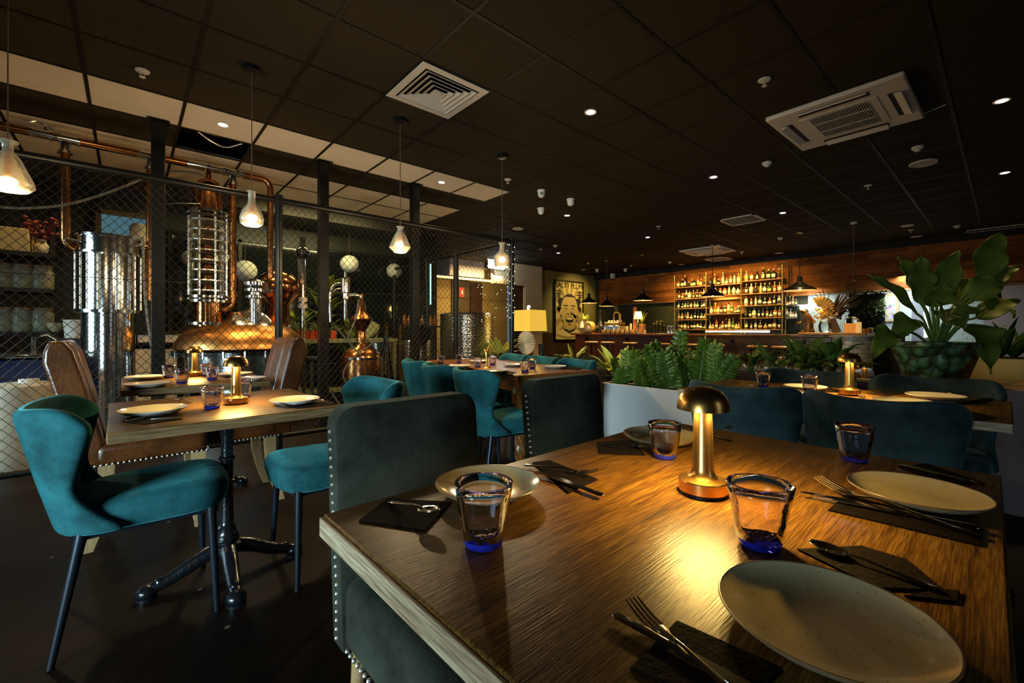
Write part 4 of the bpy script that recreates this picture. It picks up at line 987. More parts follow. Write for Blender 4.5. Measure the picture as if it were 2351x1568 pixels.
for k in range(8):
    a = 2 * pi * (k + .3) / 8; MB().cyl((rg * 1.04 * cos(a), rg * 1.04 * sin(a), zc1), (rg * 1.04 * cos(a), rg * 1.04 * sin(a), zc2), .011, 8).build('cage_rod', bright_steel, col_)
MB().lathe([(r_, zc2), (r_, zc3 - .16), (r_ * .95, zc3 - .09), (r_ * .75, zc3 - .03), (r_ * .3, zc3), (.03, zc3 + .01), (.03, pz)], 32).build('copper_cap', copper, col_)
# copper pot
p = sV(560, 780); px0 = p.x
pot = thing('copper_pot_still', 'big copper pot still with glass-plate column, valve tower and onion head behind the cage', 'still', (px0, SV + .05, 0))
RP = rad(130, p); zp0, zp1 = sV(560, 806).z, sV(560, 738).z
MB().lathe([(RP * .93, zp0 + .01), (RP, zp0 + .04), (RP * .99, zp0 + .09), (RP * .9, zp0 + .19), (RP * .72, zp0 + .28), (RP * .5, zp1 - .03), (RP * .28, zp1 + .02), (.16, zp1 + .05), (.16, zp1 + .10), (0, zp1 + .10)], 64).build('copper_dome', copper_satin, pot, ang=1.0)
MB().lathe([(RP * .95, zp0 - .03), (RP * 1.02, zp0 - .03), (RP * 1.02, zp0 + .008), (RP * .95, zp0 + .008)], 64).build('clamp_ring', cast_iron, pot)
for k in range(22):
    a = 2 * pi * k / 22; MB().cyl((RP * cos(a) * 1.02, RP * sin(a) * 1.02, zp0 - .05), (RP * cos(a) * 1.02, RP * sin(a) * 1.02, zp0 + .02), .013, 8).build('ring_bolt', polished, pot)
MB().lathe([(RP * .9, .22), (RP * .95, .25), (RP * .95, zp0 - .03)], 64).build('steel_drum', polished, pot)
for k in range(4):
    a = pi / 4 + pi / 2 * k; MB().cyl((RP * .8 * cos(a), RP * .8 * sin(a), .25), (RP * .8 * cos(a), RP * .8 * sin(a), 0), .03, 10).build('leg', polished, pot)
MB().lathe([(.2, 0), (.2, .03), (.17, .05), (0, .05)], 24, M=Matrix.Translation((RP * .05, -RP * .45, zp1 - .03)) @ Matrix.Rotation(.8, 4, 'X')).build('manhole_lid', polished, pot)
def join_to(root, child):
    for o in list(child.children): o.parent = root; o.location = o.location + child.location - root.location
    bpy.data.objects.remove(child)
join_to(pot, col_)
# steel valve tower on the pot
p = sV(576, 690)
m = thing('steel_valve_tower', 'shiny steel valve stack standing on the pot between the copper pipes', 'valve', (p.x, SV - .25, sV(576, 742).z))
zt = sV(576, 646).z - m.location.z
MB().lathe([(.06, 0), (.06, zt * .55), (.10, zt * .57), (.10, zt * .62), (.06, zt * .64), (.06, zt * .7), (.11, zt * .72), (.11, zt * .78), (.075, zt * .82), (.12, zt * .86), (.12, zt * .93), (.07, zt), (0, zt)], 28).build('stack', polished, m)
join_to(pot, m)
# onion helmet still
p = sV(655, 690)
h = thing('onion_helmet_still', 'copper onion-shaped still head with a round sight glass behind the pipe post', 'still', (p.x, SV + .35, sV(655, 770).z))
z = lambda y: onV(655, y, SV + .35).z - h.location.z
ko = m_per_px(onV(655, 690, SV + .35))
MB().lathe([(25 * ko, z(775)), (25 * ko, z(700)), (30 * ko, z(692)), (42 * ko, z(675)), (46 * ko, z(658)), (42 * ko, z(642)), (28 * ko, z(630)), (10 * ko, z(624)), (5 * ko, z(616)), (3.2 * ko, z(600)), (3 * ko, z(560))], 40).build('copper_helmet', copper, h)
MB().lathe([(28 * ko, z(752)), (34 * ko, z(752)), (34 * ko, z(746)), (28 * ko, z(746))], 32).build('flange', polished, h)
MI = Matrix.Translation((-38 * ko, -24 * ko, z(664))) @ Matrix.Rotation(-1.25, 4, 'Z') @ Matrix.Rotation(pi / 2, 4, 'Y')
MB().lathe([(13 * ko, -.05), (13 * ko, .06), (16 * ko, .065), (16 * ko, .10), (11 * ko, .105), (11 * ko, .08), (0, .08)], 26, M=MI).build('sight_glass', polished, h)
MB().sph((12 * ko, -30 * ko, z(650)), .05, 12, 8).build('gauge', brass_bar, h)
join_to(pot, h)
# pole with ball float
p = sV(695, 740, 6.3)
t = thing('steel_column_with_ball', 'slim steel sight pipe with a dark round ball right of the onion still', 'pipe', (p.x, 6.3, 0)); kk = m_per_px(p)
zz = lambda y: onV(695, y, 6.3).z
MB().cyl((0, 0, 0), (0, 0, zz(545)), 6 * kk, 14).build('pipe', polished, t); MB().sph((0, 0, zz(581)), 15 * kk, 20, 12).build('ball', cast_iron, t)
for y in (688, 702): MB().lathe([(6 * kk, -.03), (10 * kk, -.03), (10 * kk, .03), (6 * kk, .03)], 14, (0, 0, zz(y))).build('union', off_white, t)
# small laboratory still on a steel frame table
MV = 5.5
def sm(px, py): return onV(px, py, MV)
p = sm(830, 850); k = m_per_px(p)
t = thing('small_copper_still', 'small copper alembic still with a funnel head and hoses, right of the middle post', 'still', (p.x, MV, 0))
z = lambda y: sm(830, y).z
MB().lathe([(42 * k, .12), (44 * k, .16), (44 * k, z(822)), (40 * k, z(810)), (28 * k, z(800)), (14 * k, z(794)), (10 * k, z(790)), (10 * k, z(762)), (9 * k, z(760)), (22 * k, z(738)), (24 * k, z(733)), (20 * k, z(726)), (11 * k, z(716)), (8 * k, z(700)), (5 * k, z(690)), (4 * k, z(676))], 36).build('copper_body', copper_dull, t)
MB().lathe([(44 * k, z(823)), (47 * k, z(823)), (47 * k, z(819)), (44 * k, z(819))], 30).build('flange', polished, t)
sx = sm(793, 700).x - p.x; lx = sm(757, 700).x - p.x
MB().lathe([(4 * k, z(735)), (4 * k, z(690)), (6 * k, z(688)), (6 * k, z(675)), (9 * k, z(673)), (9 * k, z(643)), (11 * k, z(642)), (3 * k, z(640)), (3 * k, z(627))], 20, (sx, 0, 0)).build('condenser', polished, t)
MB().tube(bez([(4 * k * 0, 0, z(690)), (-4 * k, 0, z(681)), (-16 * k, 0, z(679)), (sx, 0, z(682))], 8), 4 * k, 12).build('lyne_arm', polished, t)
for dz, r in ((0, 3.2), (12, 2.4)): MB().tube(bez([(sx, 0, z(655 + dz)), (sx - 18 * k, 0, z(656 + dz)), (lx + 3 * k, 0, z(668 + dz)), (lx, 0, z(688)), (lx + .01, 0, z(740))], 8), r * k, 10).build('swan_pipe', polished, t)
hose = mat('clear_hose', (.12, .105, .085), .45)
for pts in ([(808, 690), (800, 735), (785, 770), (783, 785)], [(757, 752), (790, 790), (815, 820), (825, 850), (815, 880), (800, 888), (780, 875), (774, 850), (800, 815), (835, 790), (850, 770)], [(790, 905), (770, 925), (752, 905), (745, 890)]):
    MB().tube(bez([sm(*q) - Vector((p.x, MV + .22, 0)) for q in pts], 8), .010, 8).build('hose', hose, t)
for k_ in range(3):
    a = 2 * pi * k_ / 3 + .5; MB().cyl((38 * k * cos(a), 38 * k * sin(a), .14), (38 * k * cos(a), 38 * k * sin(a), 0), .02, 8).build('leg', polished, t)
MB().tube([(30 * k, -40 * k, z(884)), (36 * k, -56 * k, z(884)), (36 * k, -60 * k, z(892))], .018, 8).build('drain_tap', brass_bar, t)
frame_green = mat('grey_green_steel', (.20, .22, .12), .45, .2)
a, b = onV(645, 784, 6.6), onV(895, 784, 6.6)
t = thing('steel_work_bench', 'long grey-green steel bench behind the small still, holding the jars', 'bench', ((a.x + b.x) / 2, 6.6, 0)); Lb = b.x - a.x
MB().box((0, 0, a.z), (Lb, .55, .05)).build('bench_top', frame_green, t); MB().box((0, 0, .2), (Lb - .1, .5, .03)).build('lower_shelf', frame_green, t)
for sx_ in (-1, 1):
    for sy_ in (-1, 1): MB().box((sx_ * (Lb / 2 - .04), sy_ * .24, a.z / 2), (.05, .05, a.z)).build('leg', frame_green, t)
jar_red = mat('red_infusion', (.45, .06, .012), .15, coat=.5); jar_glass = mat('jar_glass', (.9, .93, .9), .06, trans=1, ior=1.2)
bz = a.z + .025
proto = None
ordn = ['first', 'second', 'third', 'fourth', 'fifth', 'sixth', 'seventh', 'eighth', 'ninth', 'tenth', 'eleventh', 'twelfth', 'thirteenth', 'fourteenth', 'fifteenth', 'sixteenth']
for n, px in enumerate((671, 686, 701, 716, 730, 766)):
    p = onV(px, 770, 6.5); lab = '%s from the left of the stoppered flasks of red spirit on the steel bench' % ordn[n] if n < 5 else 'stoppered flask of red spirit on the bench, right of the middle post'
    if proto is None:
        k = m_per_px(p); proto = thing('spirit_flask', lab, 'flask', (p.x, 6.5, bz), 0, 'red spirit flasks')
        MB().lathe([(6.6 * k, 0), (6.8 * k, .01), (6.8 * k, 21 * k)], 20).build('red_spirit', jar_red, proto)
        MB().lathe([(7 * k, 21 * k), (7 * k, 24 * k), (5 * k, 27 * k), (3 * k, 29 * k), (3 * k, 31 * k)], 20).build('glass_shoulder', jar_glass, proto); MB().sph((0, 0, 35 * k), 5 * k, 12, 8).build('stopper', jar_glass, proto)
    else: dup(proto, (p.x, 6.5, bz), 0, lab)
# black stool in the cage
p = onV(716, 830, 5.9); t = thing('round_stool', 'black round stool behind the cage left of the middle post', 'stool', (p.x, 5.9, 0)); zs = onV(716, 820, 5.9).z
MB().lathe([(.15, zs - .05), (.17, zs - .03), (.17, zs), (.15, zs + .01), (0, zs + .012)], 24).build('seat', black_metal, t); MB().cyl((0, 0, .05), (0, 0, zs - .04), .022, 10).build('column', polished, t)
MB().lathe([(.2, 0), (.2, .02), (.05, .05)], 24).build('base', black_metal, t)
# dimpled tanks
def dimpled(name):
    m = bpy.data.materials.new(name); m.use_nodes = True; N, L, b = nodes(m)
    b.inputs['Base Color'].default_value = (.62, .60, .56, 1); b.inputs['Metallic'].default_value = 1; b.inputs['Roughness'].default_value = .2
    return m
dim = dimpled('dimpled_stainless')
def dimple_tank(px, y0, y1, half, v, lab):
    p = onV(px, y0, v); k = m_per_px(p); R = half * k; z0, z1 = max(.05, onV(px, y1, v).z), p.z
    t = thing('dimpled_steel_tank', lab, 'tank', (p.x, v, 0), 0, 'dimpled steel tanks')
    nz = int((z1 - z0) / .028); na = int(2 * pi * R / .040) ; sub_ = 3
    def f(a, b):
        ang = 2 * pi * a; hgt = z0 + (z1 - z0) * b; u_ = a * na; w__ = b * nz
        row = math.floor(w__); fu = (u_ + .5 * (row % 2)) % 1; fv = w__ % 1
        d = sin(pi * fu) * sin(pi * fv); r = R + .010 * d
        return (r * cos(ang), r * sin(ang), hgt)
    MB().grid(f, na * sub_, nz * sub_).build('dimpled_jacket', dim, t, ang=2.5)
    MB().lathe([(R * 1.01, z1 - .02), (R * 1.02, z1), (R * .96, z1 + .015), (0, z1 + .03)], 40).build('lid', polished, t)
    for k_ in range(3): a_ = 2 * pi * k_ / 3; MB().cyl((R * .8 * cos(a_), R * .8 * sin(a_), z0 + .02), (R * .8 * cos(a_), R * .8 * sin(a_), 0), .03, 8).build('leg', polished, t)
dimple_tank(1072, 722, 872, 60, 6.1, 'largest dimpled stainless tank behind the cage, tallest of its kind')
dimple_tank(956, 783, 872, 33, 6.0, 'dimpled stainless tank just right of the rear square post')
dimple_tank(868, 776, 860, 30, 7.2, 'dimpled stainless tank behind the small copper still')
dimple_tank(928, 790, 862, 20, 7.6, 'narrow dimpled stainless tank left of the rear square post')
p = onV(840, 765, 7.0); t = thing('tilted_steel_hopper', 'dimpled steel hopper tilted above the work bench beside the alembic', 'hopper', p)
MB().lathe([(.10, -.12), (.24, .16), (.25, .18), (.23, .17), (.0, .1)], 28, M=Matrix.Rotation(.5, 4, 'Y')).build('bowl', dim, t)
MB().cyl((0, .02, -.1), (0, .05, -p.z), .03, 10).build('stand', polished, t)
p = onV(882, 860, 5.6); q = onV(874, 925, 5.6); r0 = onV(886, 765, 5.6)
t = thing('tripod_stand', 'blue-grey metal tripod stand right of the small copper still', 'stand', (r0.x, 5.6, 0))
for k in range(3):
    a = 2 * pi * k / 3 + .4; MB().tube([(0, 0, r0.z), (.22 * cos(a), .22 * sin(a), 0)], .017, 10).build('leg', chair_metal, t)
MB().box((0, 0, r0.z + .12), (.22, .1, .26)).build('control_panel', black_metal, t, bevel=.01).rotation_euler.y = .5
for n, (px, v) in enumerate(((903, 6.9), (835, 7.3))):
    p = onV(px, 760, v); zt_ = onV(px, 742, v).z
    t = thing('metal_rack', ['tall shelf rack upright edged in warm light left of the rear post', 'slim shelf rack upright lit from behind beside the hopper'][n], 'rack', (p.x, v, 0))
    for dx in (-.12, .12): MB().box((dx, 0, zt_ / 2), (.035, .035, zt_)).build('upright', brass_bar, t)
    for z_ in (.3, .7, zt_ - .02): MB().box((0, 0, z_), (.28, .25, .02)).build('shelf', black_metal, t)
# glasses and bottles on the shelf at the rear of the cage
a, b = onV(905, 775, 7.75), onV(1010, 775, 7.75)
t = thing('rear_display_shelf', 'dark shelf of glassware at the rear right of the cage', 'shelf', ((a.x + b.x) / 2, 7.75, 0)); zs = onV(950, 748, 7.75).z
MB().box((0, 0, zs - .015), (b.x - a.x, .3, .03)).build('board', black_metal, t); MB().box((0, .1, zs / 2), (b.x - a.x - .1, .05, zs - .03)).build('back_support', black_metal, t)
amber = mat('amber_spirit_glass', (.42, .13, .015), .08, trans=.35, coat=.4)
for n in range(9):
    x = a.x + .12 + (b.x - a.x - .24) * n / 8; q = MB().lathe([(.045, 0), (.05, .02), (.05, .13), (.02, .17), (.018, .22), (0, .22)], 14).build('decanter', [jar_glass, amber, amber][n % 3], None, (x, 7.75, zs))
    tag(q, '%s decanter from the left on the dark shelf at the rear of the cage' % ordn[n], 'decanter', 'rear cage decanters')
    
# left shelving with glass jars
LVv = 6.6
def lv(px, py): return onV(px, py, LVv)
a, b = lv(-60, 700), lv(122, 700); cx = (a.x + b.x) / 2; Ls = b.x - a.x
t = thing('storage_shelf', 'dark shelving unit of glass jars at the far left behind the cage', 'shelf', (cx, LVv, 0))
zs = [lv(60, y).z for y in (583, 664, 762)]
for z_ in zs: MB().box((0, 0, z_ - .02), (Ls, .42, .04)).build('shelf_board', black_metal, t)
for sx_ in (-1, 1): MB().box((sx_ * (Ls / 2 - .02), .18, 1.1), (.04, .04, 2.2)).build('upright', black_metal, t)
big_jar = mat('storage_jar_glass', (.80, .84, .70), .08, trans=.85, ior=1.2)
proto = None
for row, (zi, dark) in enumerate(((1, 0), (2, 0))):
    for n, px in enumerate((-35, 8, 52, 98)):
        p = lv(px, 700); lab = '%s glass storage jar from the left on the %s shelf at the far left' % (ordn[n], ('upper', 'lower')[row])
        if proto is None:
            k = m_per_px(p); proto = thing('storage_jar', lab, 'jar', (p.x, LVv, zs[zi]), 0, 'glass storage jars')
            MB().lathe([(18 * k, 0), (20 * k, .02), (20 * k, 42 * k), (16 * k, 48 * k), (16 * k, 52 * k)], 26).build('jar_body', big_jar, proto)
            MB().lathe([(17 * k, 52 * k), (17 * k, 58 * k), (0, 59 * k)], 26).build('lid', mat('jar_lid_wood', (.10, .055, .02), .5), proto); MB().tube([(16 * k * 1.0, -16 * k, 6 * k), (18 * k, -22 * k, 7 * k), (18 * k, -22 * k, 3 * k)], .008, 6).build('tap', polished, proto)
            MB().lathe([(17 * k, .01), (18.5 * k, .03), (18.5 * k, 24 * k), (0, 24 * k)], 24).build('contents', mat('pale_green_contents', (.16, .17, .05), .6, 0, .3, 30), proto)
        else: dup(proto, (p.x, LVv, zs[zi]), n * .6, lab)
p0, p1 = lv(-40, 560), lv(72, 560); bzt = lv(30, 528).z
cardboard = mat('buff_cardboard', (.32, .24, .10), .8)
q = tag(MB().box((0, 0, (bzt - zs[0]) / 2), (p1.x - p0.x, .36, bzt - zs[0])).build('storage_box', cardboard, None, ((p0.x + p1.x) / 2, LVv, zs[0]), bevel=.008), 'large buff box on top of the left shelving', 'box')
p = lv(96, 570); t = thing('flower_vase', 'white and gold vase with red flowers on top of the left shelving', 'vase', (p.x, LVv - .05, zs[0])); k = m_per_px(p)
MB().lathe([(8 * k, 0), (12 * k, 8 * k), (13 * k, 20 * k), (8 * k, 30 * k), (9 * k, 34 * k)], 20).build('vase', mat('white_gold_vase', (.45, .35, .2), .3, 0, 0, 12, None, 0, 10, col2=(.6, .55, .45)), t)
m = MB(); rr = random.Random(5)
for n in range(34):
    e = Vector((rr.uniform(-26, 26) * k, rr.uniform(-14, 14) * k, rr.uniform(38, 84) * k)); m.tube([(0, 0, 30 * k), tuple(e * .6 + Vector((0, 0, 12 * k))), tuple(e)], .004, 4); m.sph(tuple(e), 5.5 * k, 7, 4, (1, 1, .7))
m.build('red_flowers', mat('red_petals', (.10, .004, .003), .7), t)
p = lv(175, 775); k = m_per_px(p)
t = thing('white_bucket', 'white plastic bucket hanging between the left shelving and the tank', 'bucket', (p.x, LVv - .2, p.z - .0)); k *= .97
MB().lathe([(16 * k, 0), (19 * k, 38 * k), (20.5 * k, 40 * k), (19 * k, 41 * k), (16 * k, 3 * k), (0, 2 * k)], 26).build('pail', plastic_white, t); MB().tube([(19 * k * cos(a), 0, 40 * k + 15 * k * sin(a)) for a in [pi * i / 10 for i in range(11)]], .005, 6).build('handle', black_metal, t)
p2 = thing('plinth_cabinet', 'dark cabinet under the white bucket beside the left shelving', 'cabinet', (p.x, LVv - .2, 0)); MB().box((0, 0, p.z / 2), (.34, .4, p.z - .004)).build('carcass', black_metal, p2, bevel=.01); MB().box((0, -.205, p.z / 2), (.29, .012, p.z - .08)).build('door', black_paint, p2)
p = lv(136, 752); k = m_per_px(p); t = tag(MB().lathe([(4 * k, 0), (12 * k, 10 * k), (13 * k, 20 * k), (11.5 * k, 19 * k), (0, 4 * k)], 22).build('pale_bowl', mat('buff_bowl', (.34, .29, .15), .6), None, (p.x - .02, LVv - .12, zs[2])), 'small pale bowl at the right end of the lowest left shelf', 'bowl')
# blue cabinet with a tap and white tubs in front
p0, p1 = onV(-60, 840, 5.6), onV(122, 840, 5.6); zt_ = onV(50, 812, 5.6).z
t = thing('blue_sink_cabinet', 'dark blue sink cabinet with a steel edge at the far left', 'cabinet', ((p0.x + p1.x) / 2, 5.6, 0))
MB().box((0, 0, zt_ / 2 - .02), (p1.x - p0.x, .6, zt_ - .04)).build('carcass', mat('navy_panel', (.006, .012, .05), .3), t, bevel=.01); MB().box((0, 0, zt_ - .01), (p1.x - p0.x + .03, .64, .03)).build('steel_worktop', polished, t, bevel=.006)
q = onV(76, 810, 5.35); MB().tube([(q.x - t.location.x, -.25, zt_), (q.x - t.location.x, -.25, zt_ + .14), (q.x - t.location.x + .08, -.25, zt_ + .17), (q.x - t.location.x + .14, -.25, zt_ + .12)], .015, 8).build('tap', polished, t)
for n, (px, hpx, y0, lab) in enumerate(((52, 56, 878, 'big translucent white tub behind the cage at the far left'), (108, 40, 905, 'second white tub beside the biggest one behind the cage'))):
    v = 4.95; p = onV(px, 900, v); k = m_per_px(p); zt_ = onV(px, y0, v).z; R = hpx * k
    t = thing('white_plastic_tub', lab, 'tub', (p.x, v + .1 * n, 0), 0, 'white tubs')
    MB().lathe([(R * .9, .0), (R * .94, .04), (R, zt_ * .9), (R * .96, zt_ - .02), (R * .7, zt_), (0, zt_ + .005)], 32).build('drum', mat('translucent_tub', (.32, .26, .18), .5), t); MB().lathe([(R * .3, zt_ - .005), (R * .3, zt_ + .03), (0, zt_ + .035)], 20, (R * .2, -R * .2, 0)).build('cap', plastic_white, t)
p = onV(365, 800, 7.0)
for n, (px, w_, y0, y1) in enumerate(((338, 34, 768, 786), (390, 34, 768, 786), (338, 52, 800, 850), (395, 52, 800, 850))):
    p = onV(px, y0, 7.1); k = m_per_px(p); z0_, z1_ = onV(px, y1, 7.1).z, p.z
    if n >= 2: z0_ = 0
    q = MB().box((0, 0, (z1_ - z0_) / 2), (w_ * k, .4, z1_ - z0_)).build('white_crate', plastic_white, None, (p.x, 7.1, z0_), bevel=.01)
    tag(q, ['small white crate on the rack left of the left post', 'small white crate on the rack right of the left post', 'large white crate low behind the tank', 'large white crate low behind the copper pot'][n], 'crate', 'white crates')
t = thing('crate_rack', 'black metal rack carrying the small white crates behind the tank', 'rack', (onV(365, 800, 7.1).x, 7.1, 0)); z_ = onV(365, 786, 7.1).z; k = m_per_px(onV(365, 786, 7.1))
MB().box((0, 0, z_ - .015), (125 * k, .44, .03)).build('rack_shelf', black_metal, t); MB().box((0, 0, onV(365, 764, 7.1).z), (125 * k, .44, .03)).build('rack_top', black_metal, t)
for sx_ in (-1, 1):
    MB().box((sx_ * 60 * k, .23, onV(365, 764, 7.1).z / 2), (.03, .03, onV(365, 764, 7.1).z)).build('upright', black_metal, t)
p = onV(322, 570, 7.4); k = m_per_px(p); zc = onV(322, 574, 7.4).z
t = thing('white_canister', 'white canister standing before the bluish window behind the tank', 'canister', (p.x, 7.4, zc))
MB().lathe([(17 * k, 0), (19 * k, .02), (19 * k, 52 * k), (15 * k, 58 * k), (0, 59 * k)], 24).build('body', plastic_white, t)
t2 = thing('canister_stand', 'tall dark stand under the white canister behind the tank', 'stand', (p.x, 7.4, 0)); MB().box((0, 0, zc / 2 - .002), (.3, .3, zc - .006)).build('column', black_metal, t2, bevel=.01); MB().box((0, 0, zc - .015), (.34, .34, .02)).build('top', black_metal, t2)
# cables and hoses
for pts, v, lab in (([(-20, 474), (60, 478), (150, 470), (240, 445), (330, 410)], 5.3, 'grey hose sagging across the cage top at left'), ([(300, 415), (370, 395), (440, 395), (470, 405)], 5.6, 'thin dark hose running to the copper cap'), ([(300, 500), (380, 470), (460, 468)], 5.6, 'lower dark hose running to the column'), ([(328, 545), (334, 690), (352, 830), (354, 900), (356, 1012)], 5.5, 'blue-grey hose hanging left of the square post')):
    tag(MB().tube(bez([onV(*q, v) for q in pts], 8), .011 if 'grey' in lab else .007, 8).build('hose', hose if 'grey' in lab else chair_metal), lab, 'hose')
# paper lanterns
for px, py, r, v, lab in ((563, 622, 24, 7.5, 'grey round paper lantern behind the still column'), (802, 606, 20, 7.5, 'tilted pale paper lantern above the small still'), (438, 592, 18, 7.6, 'bluish paper lantern half hidden by the still column'), (905, 622, 17, 7.8, 'dim yellow paper lantern left of the rear post'), (512, 590, 12, 7.8, 'small pale lantern just right of the still column')):
    p = onV(px, py, v); k = m_per_px(p); t = thing('paper_lantern', lab, 'lantern', p, 0, 'paper lanterns')
    m = MB(); m.lathe([(max(.02, r * k * cos(a)) * (1 + .03 * (i % 2)), r * k * sin(a)) for i, a in enumerate([-1.45 + 2.9 * j / 20 for j in range(21)])], 24).build('paper_globe', mat('lantern_paper', (.42, .42, .36), .8), t)
    MB().cyl((0, 0, r * k * .98), (0, 0, CEIL - p.z), .003, 6).build('cord', cord_mat, t)
# spots added without fixtures to brighten the distillery, and the entrance light
for px, v, pw in ((200, 6.2, 26), (480, 5.2, 30), (640, 5.3, 22), (840, 5.2, 14), (1040, 5.3, 22)):
    p = onV(px, 500, v); spot('still_fill_spot', (p.x, v, CEIL - .03), (0, .15, -1), pw * 2.6, WARM, 2.0, .8, .05)
area('entrance_glow', (onV(1080, 640, 9.9).x, 9.3, 2.6), (0, .6, -1), 1.2, .3, 70, WARM)
# ---------------------------------------------------------------- bar
BU = 9.9                                       # front of the bar counter
bl, br_ = onU(1315, 768, BU), onU(1915, 768, BU)
BT = onU(1600, 766, BU).z
bar = thing('bar_counter', 'long dark timber bar counter across the back of the room', 'bar', (BU + .3, (bl.y + br_.y) / 2, 0)); BL = bl.y - br_.y
MB().box((0, 0, BT / 2 - .03), (.5, BL - .1, BT - .06)).build('front_panel', bar_wood, bar, bevel=.006)
MB().box((-.04, 0, BT - .03), (.72, BL, .055)).build('bar_top', dark_wood, bar, bevel=.01)
MB().box((-.24, 0, .06), (.04, BL - .1, .12)).build('kick_board', black_paint, bar)
MB().cyl((-.42, -BL / 2 + .1, .22), (-.42, BL / 2 - .1, .22), .022, 10).build('foot_rail', brass_bar, bar)
for k in range(5): MB().box((-.30, -BL / 2 + .5 + (BL - 1) * k / 4, BT - .16), (.05, .05, .09)).build('bag_hook', black_metal, bar)
# white tiled round end and the stone pass
wt_tile = mat('white_glazed_tile', (.50, .50, .46), .3, 0, .2, 6)
brick_tex(wt_tile, 5.2, (.52, .53, .50), (.34, .33, .30), (.10, .075, .06), .62, .36, .016, (pi / 2, 0, pi / 2))
p = onU(1955, 800, 9.2); k = m_per_px(p)
t = thing('tiled_bar_end', 'rounded white-tiled end of the bar, behind the right brass lamp', 'bar end', (9.25, p.y, 0)); zt_ = onU(1955, 770, 9.2).z
R = 37 * k
MB().lathe([(R, 0), (R, zt_ - .03)], 36).build('tiled_drum', wt_tile, t); MB().lathe([(R * 1.12, zt_ - .03), (R * 1.12, zt_), (0, zt_)], 36).build('top', mat('stone_top', (.32, .31, .28), .4, 0, .2, 20), t)
c0, c1 = onU(1990, 768, 9.6), onU(2075, 768, 9.6)
t = thing('stone_pass_counter', 'pale stone counter continuing right of the white tiled bar end', 'counter', (9.9, (c0.y + c1.y) / 2, 0)); zt_ = onU(2030, 764, 9.6).z
MB().box((0, 0, zt_ - .025), (.6, c0.y - c1.y, .05)).build('stone_slab', mat('stone_top', (.3,) * 3), t); MB().box((.05, 0, zt_ / 2 - .03), (.45, c0.y - c1.y - .1, zt_ - .06)).build('base_cabinet', black_paint, t)
# bottle shelving
SHU = 12.1
def su(px, py): return onU(px, py, SHU)
sl, sr, s1, s2 = su(1549, 700).y, su(1796, 700).y, su(1621, 700).y, su(1701.5, 700).y
shelf = thing('bottle_shelving', 'tall brass and timber shelving full of spirit bottles behind the bar', 'shelving', (SHU + .1, (sl + sr) / 2, 0))
oy = (sl + sr) / 2
def zrow(px, py): return su(px, py).z
zL = [zrow(1585, y) for y in (658, 685, 707.5, 733.5, 756)]
zM = [zrow(1662, y) for y in (653, 677, 720, 757)]
zR = [zrow(1750, y) for y in (642, 672.5, 700, 729, 756)]
ztop = zrow(1621, 627)
for y in (sl, s1, s2, sr):
    for x in (-.0, .24): MB().cyl((x - .1, y - oy, .0), (x - .1, y - oy, ztop + .02), .018, 12).build('upright_tube', brass_bar, shelf)
def sboard(y0, y1, z): MB().box((.02, (y0 + y1) / 2 - oy, z - .0125), (.30, abs(y0 - y1) + .06, .025)).build('shelf_board', shelf_wood, shelf, bevel=.003)
for z_ in zL[1:4]: sboard(sl, s1, z_)
for z_ in zM[1:3]: sboard(s1, s2, z_)
for z_ in zR[1:4]: sboard(s2, sr, z_)
sboard(sl, s1, zL[0]); sboard(s1, s2, zM[0]); sboard(s2, sr, zR[0]); sboard(sl, sr, zL[4])
# the return bay to the right
sr2 = su(1831, 700).y
t2 = thing('glass_rack', 'dim dark rack of bottles and glassware right of the lit bottle shelving', 'shelving', (SHU + .1, (sr + sr2) / 2, 0))
for y in (sr - .12, sr2): MB().cyl((0, y - (sr + sr2) / 2, 0), (0, y - (sr + sr2) / 2, ztop - (.0 if y > sr2 else 1.0)), .018, 10).build('upright_tube', black_metal, t2)
zT = [zrow(1815, y) for y in (702, 731, 757)]
for z_ in zT: MB().box((.02, 0, z_ - .0125), (.30, sr - .14 - sr2, .025)).build('shelf_board', black_metal, t2)
# bottles
gdark = mat('dark_green_bottle', (.010, .016, .008), .08, coat=.6); gamber = mat('amber_bottle', (.22, .065, .010), .08, coat=.6); gclear = mat('pale_bottle', (.30, .26, .16), .08, coat=.6); gblack = mat('black_bottle', (.008, .006, .006), .1, coat=.6); ggreen = mat('green_bottle', (.05, .10, .03), .08, coat=.6)
lab_c = mat('cream_label', (.62, .50, .26), .7); lab_w = mat('white_label', (.66, .58, .42), .7); lab_k = mat('black_label', (.02, .018, .015), .6); lab_g = mat('gold_label', (.5, .34, .08), .5); lab_t = mat('pale_teal_label', (.32, .50, .42), .6)
cap_g = mat('gold_cap', (.55, .34, .08), .35, .6); cap_k = mat('black_cap', (.015, .012, .010), .4); cap_c = mat('cork_cap', (.5, .36, .18), .7)
shapes = {'tall': ([(.034, 0), (.036, .01), (.036, .17), (.030, .20), (.014, .225), (.013, .275)], .04, .13), 'round': ([(.045, 0), (.050, .012), (.050, .12), (.040, .15), (.016, .175), (.014, .225)], .03, .10),
          'square': ([(.042, 0), (.044, .008), (.044, .15), (.034, .168), (.014, .18), (.013, .23)], .04, .12), 'wine': ([(.036, 0), (.037, .01), (.037, .17), (.020, .22), (.014, .24), (.014, .30)], .04, .12),
          'bulb': ([(.035, 0), (.058, .03), (.060, .075), (.040, .12), (.018, .145), (.015, .19)], .035, .085)}
lk = {'tall': 22, 'round': 22, 'square': 4, 'wine': 22, 'bulb': 22}
protos = {}
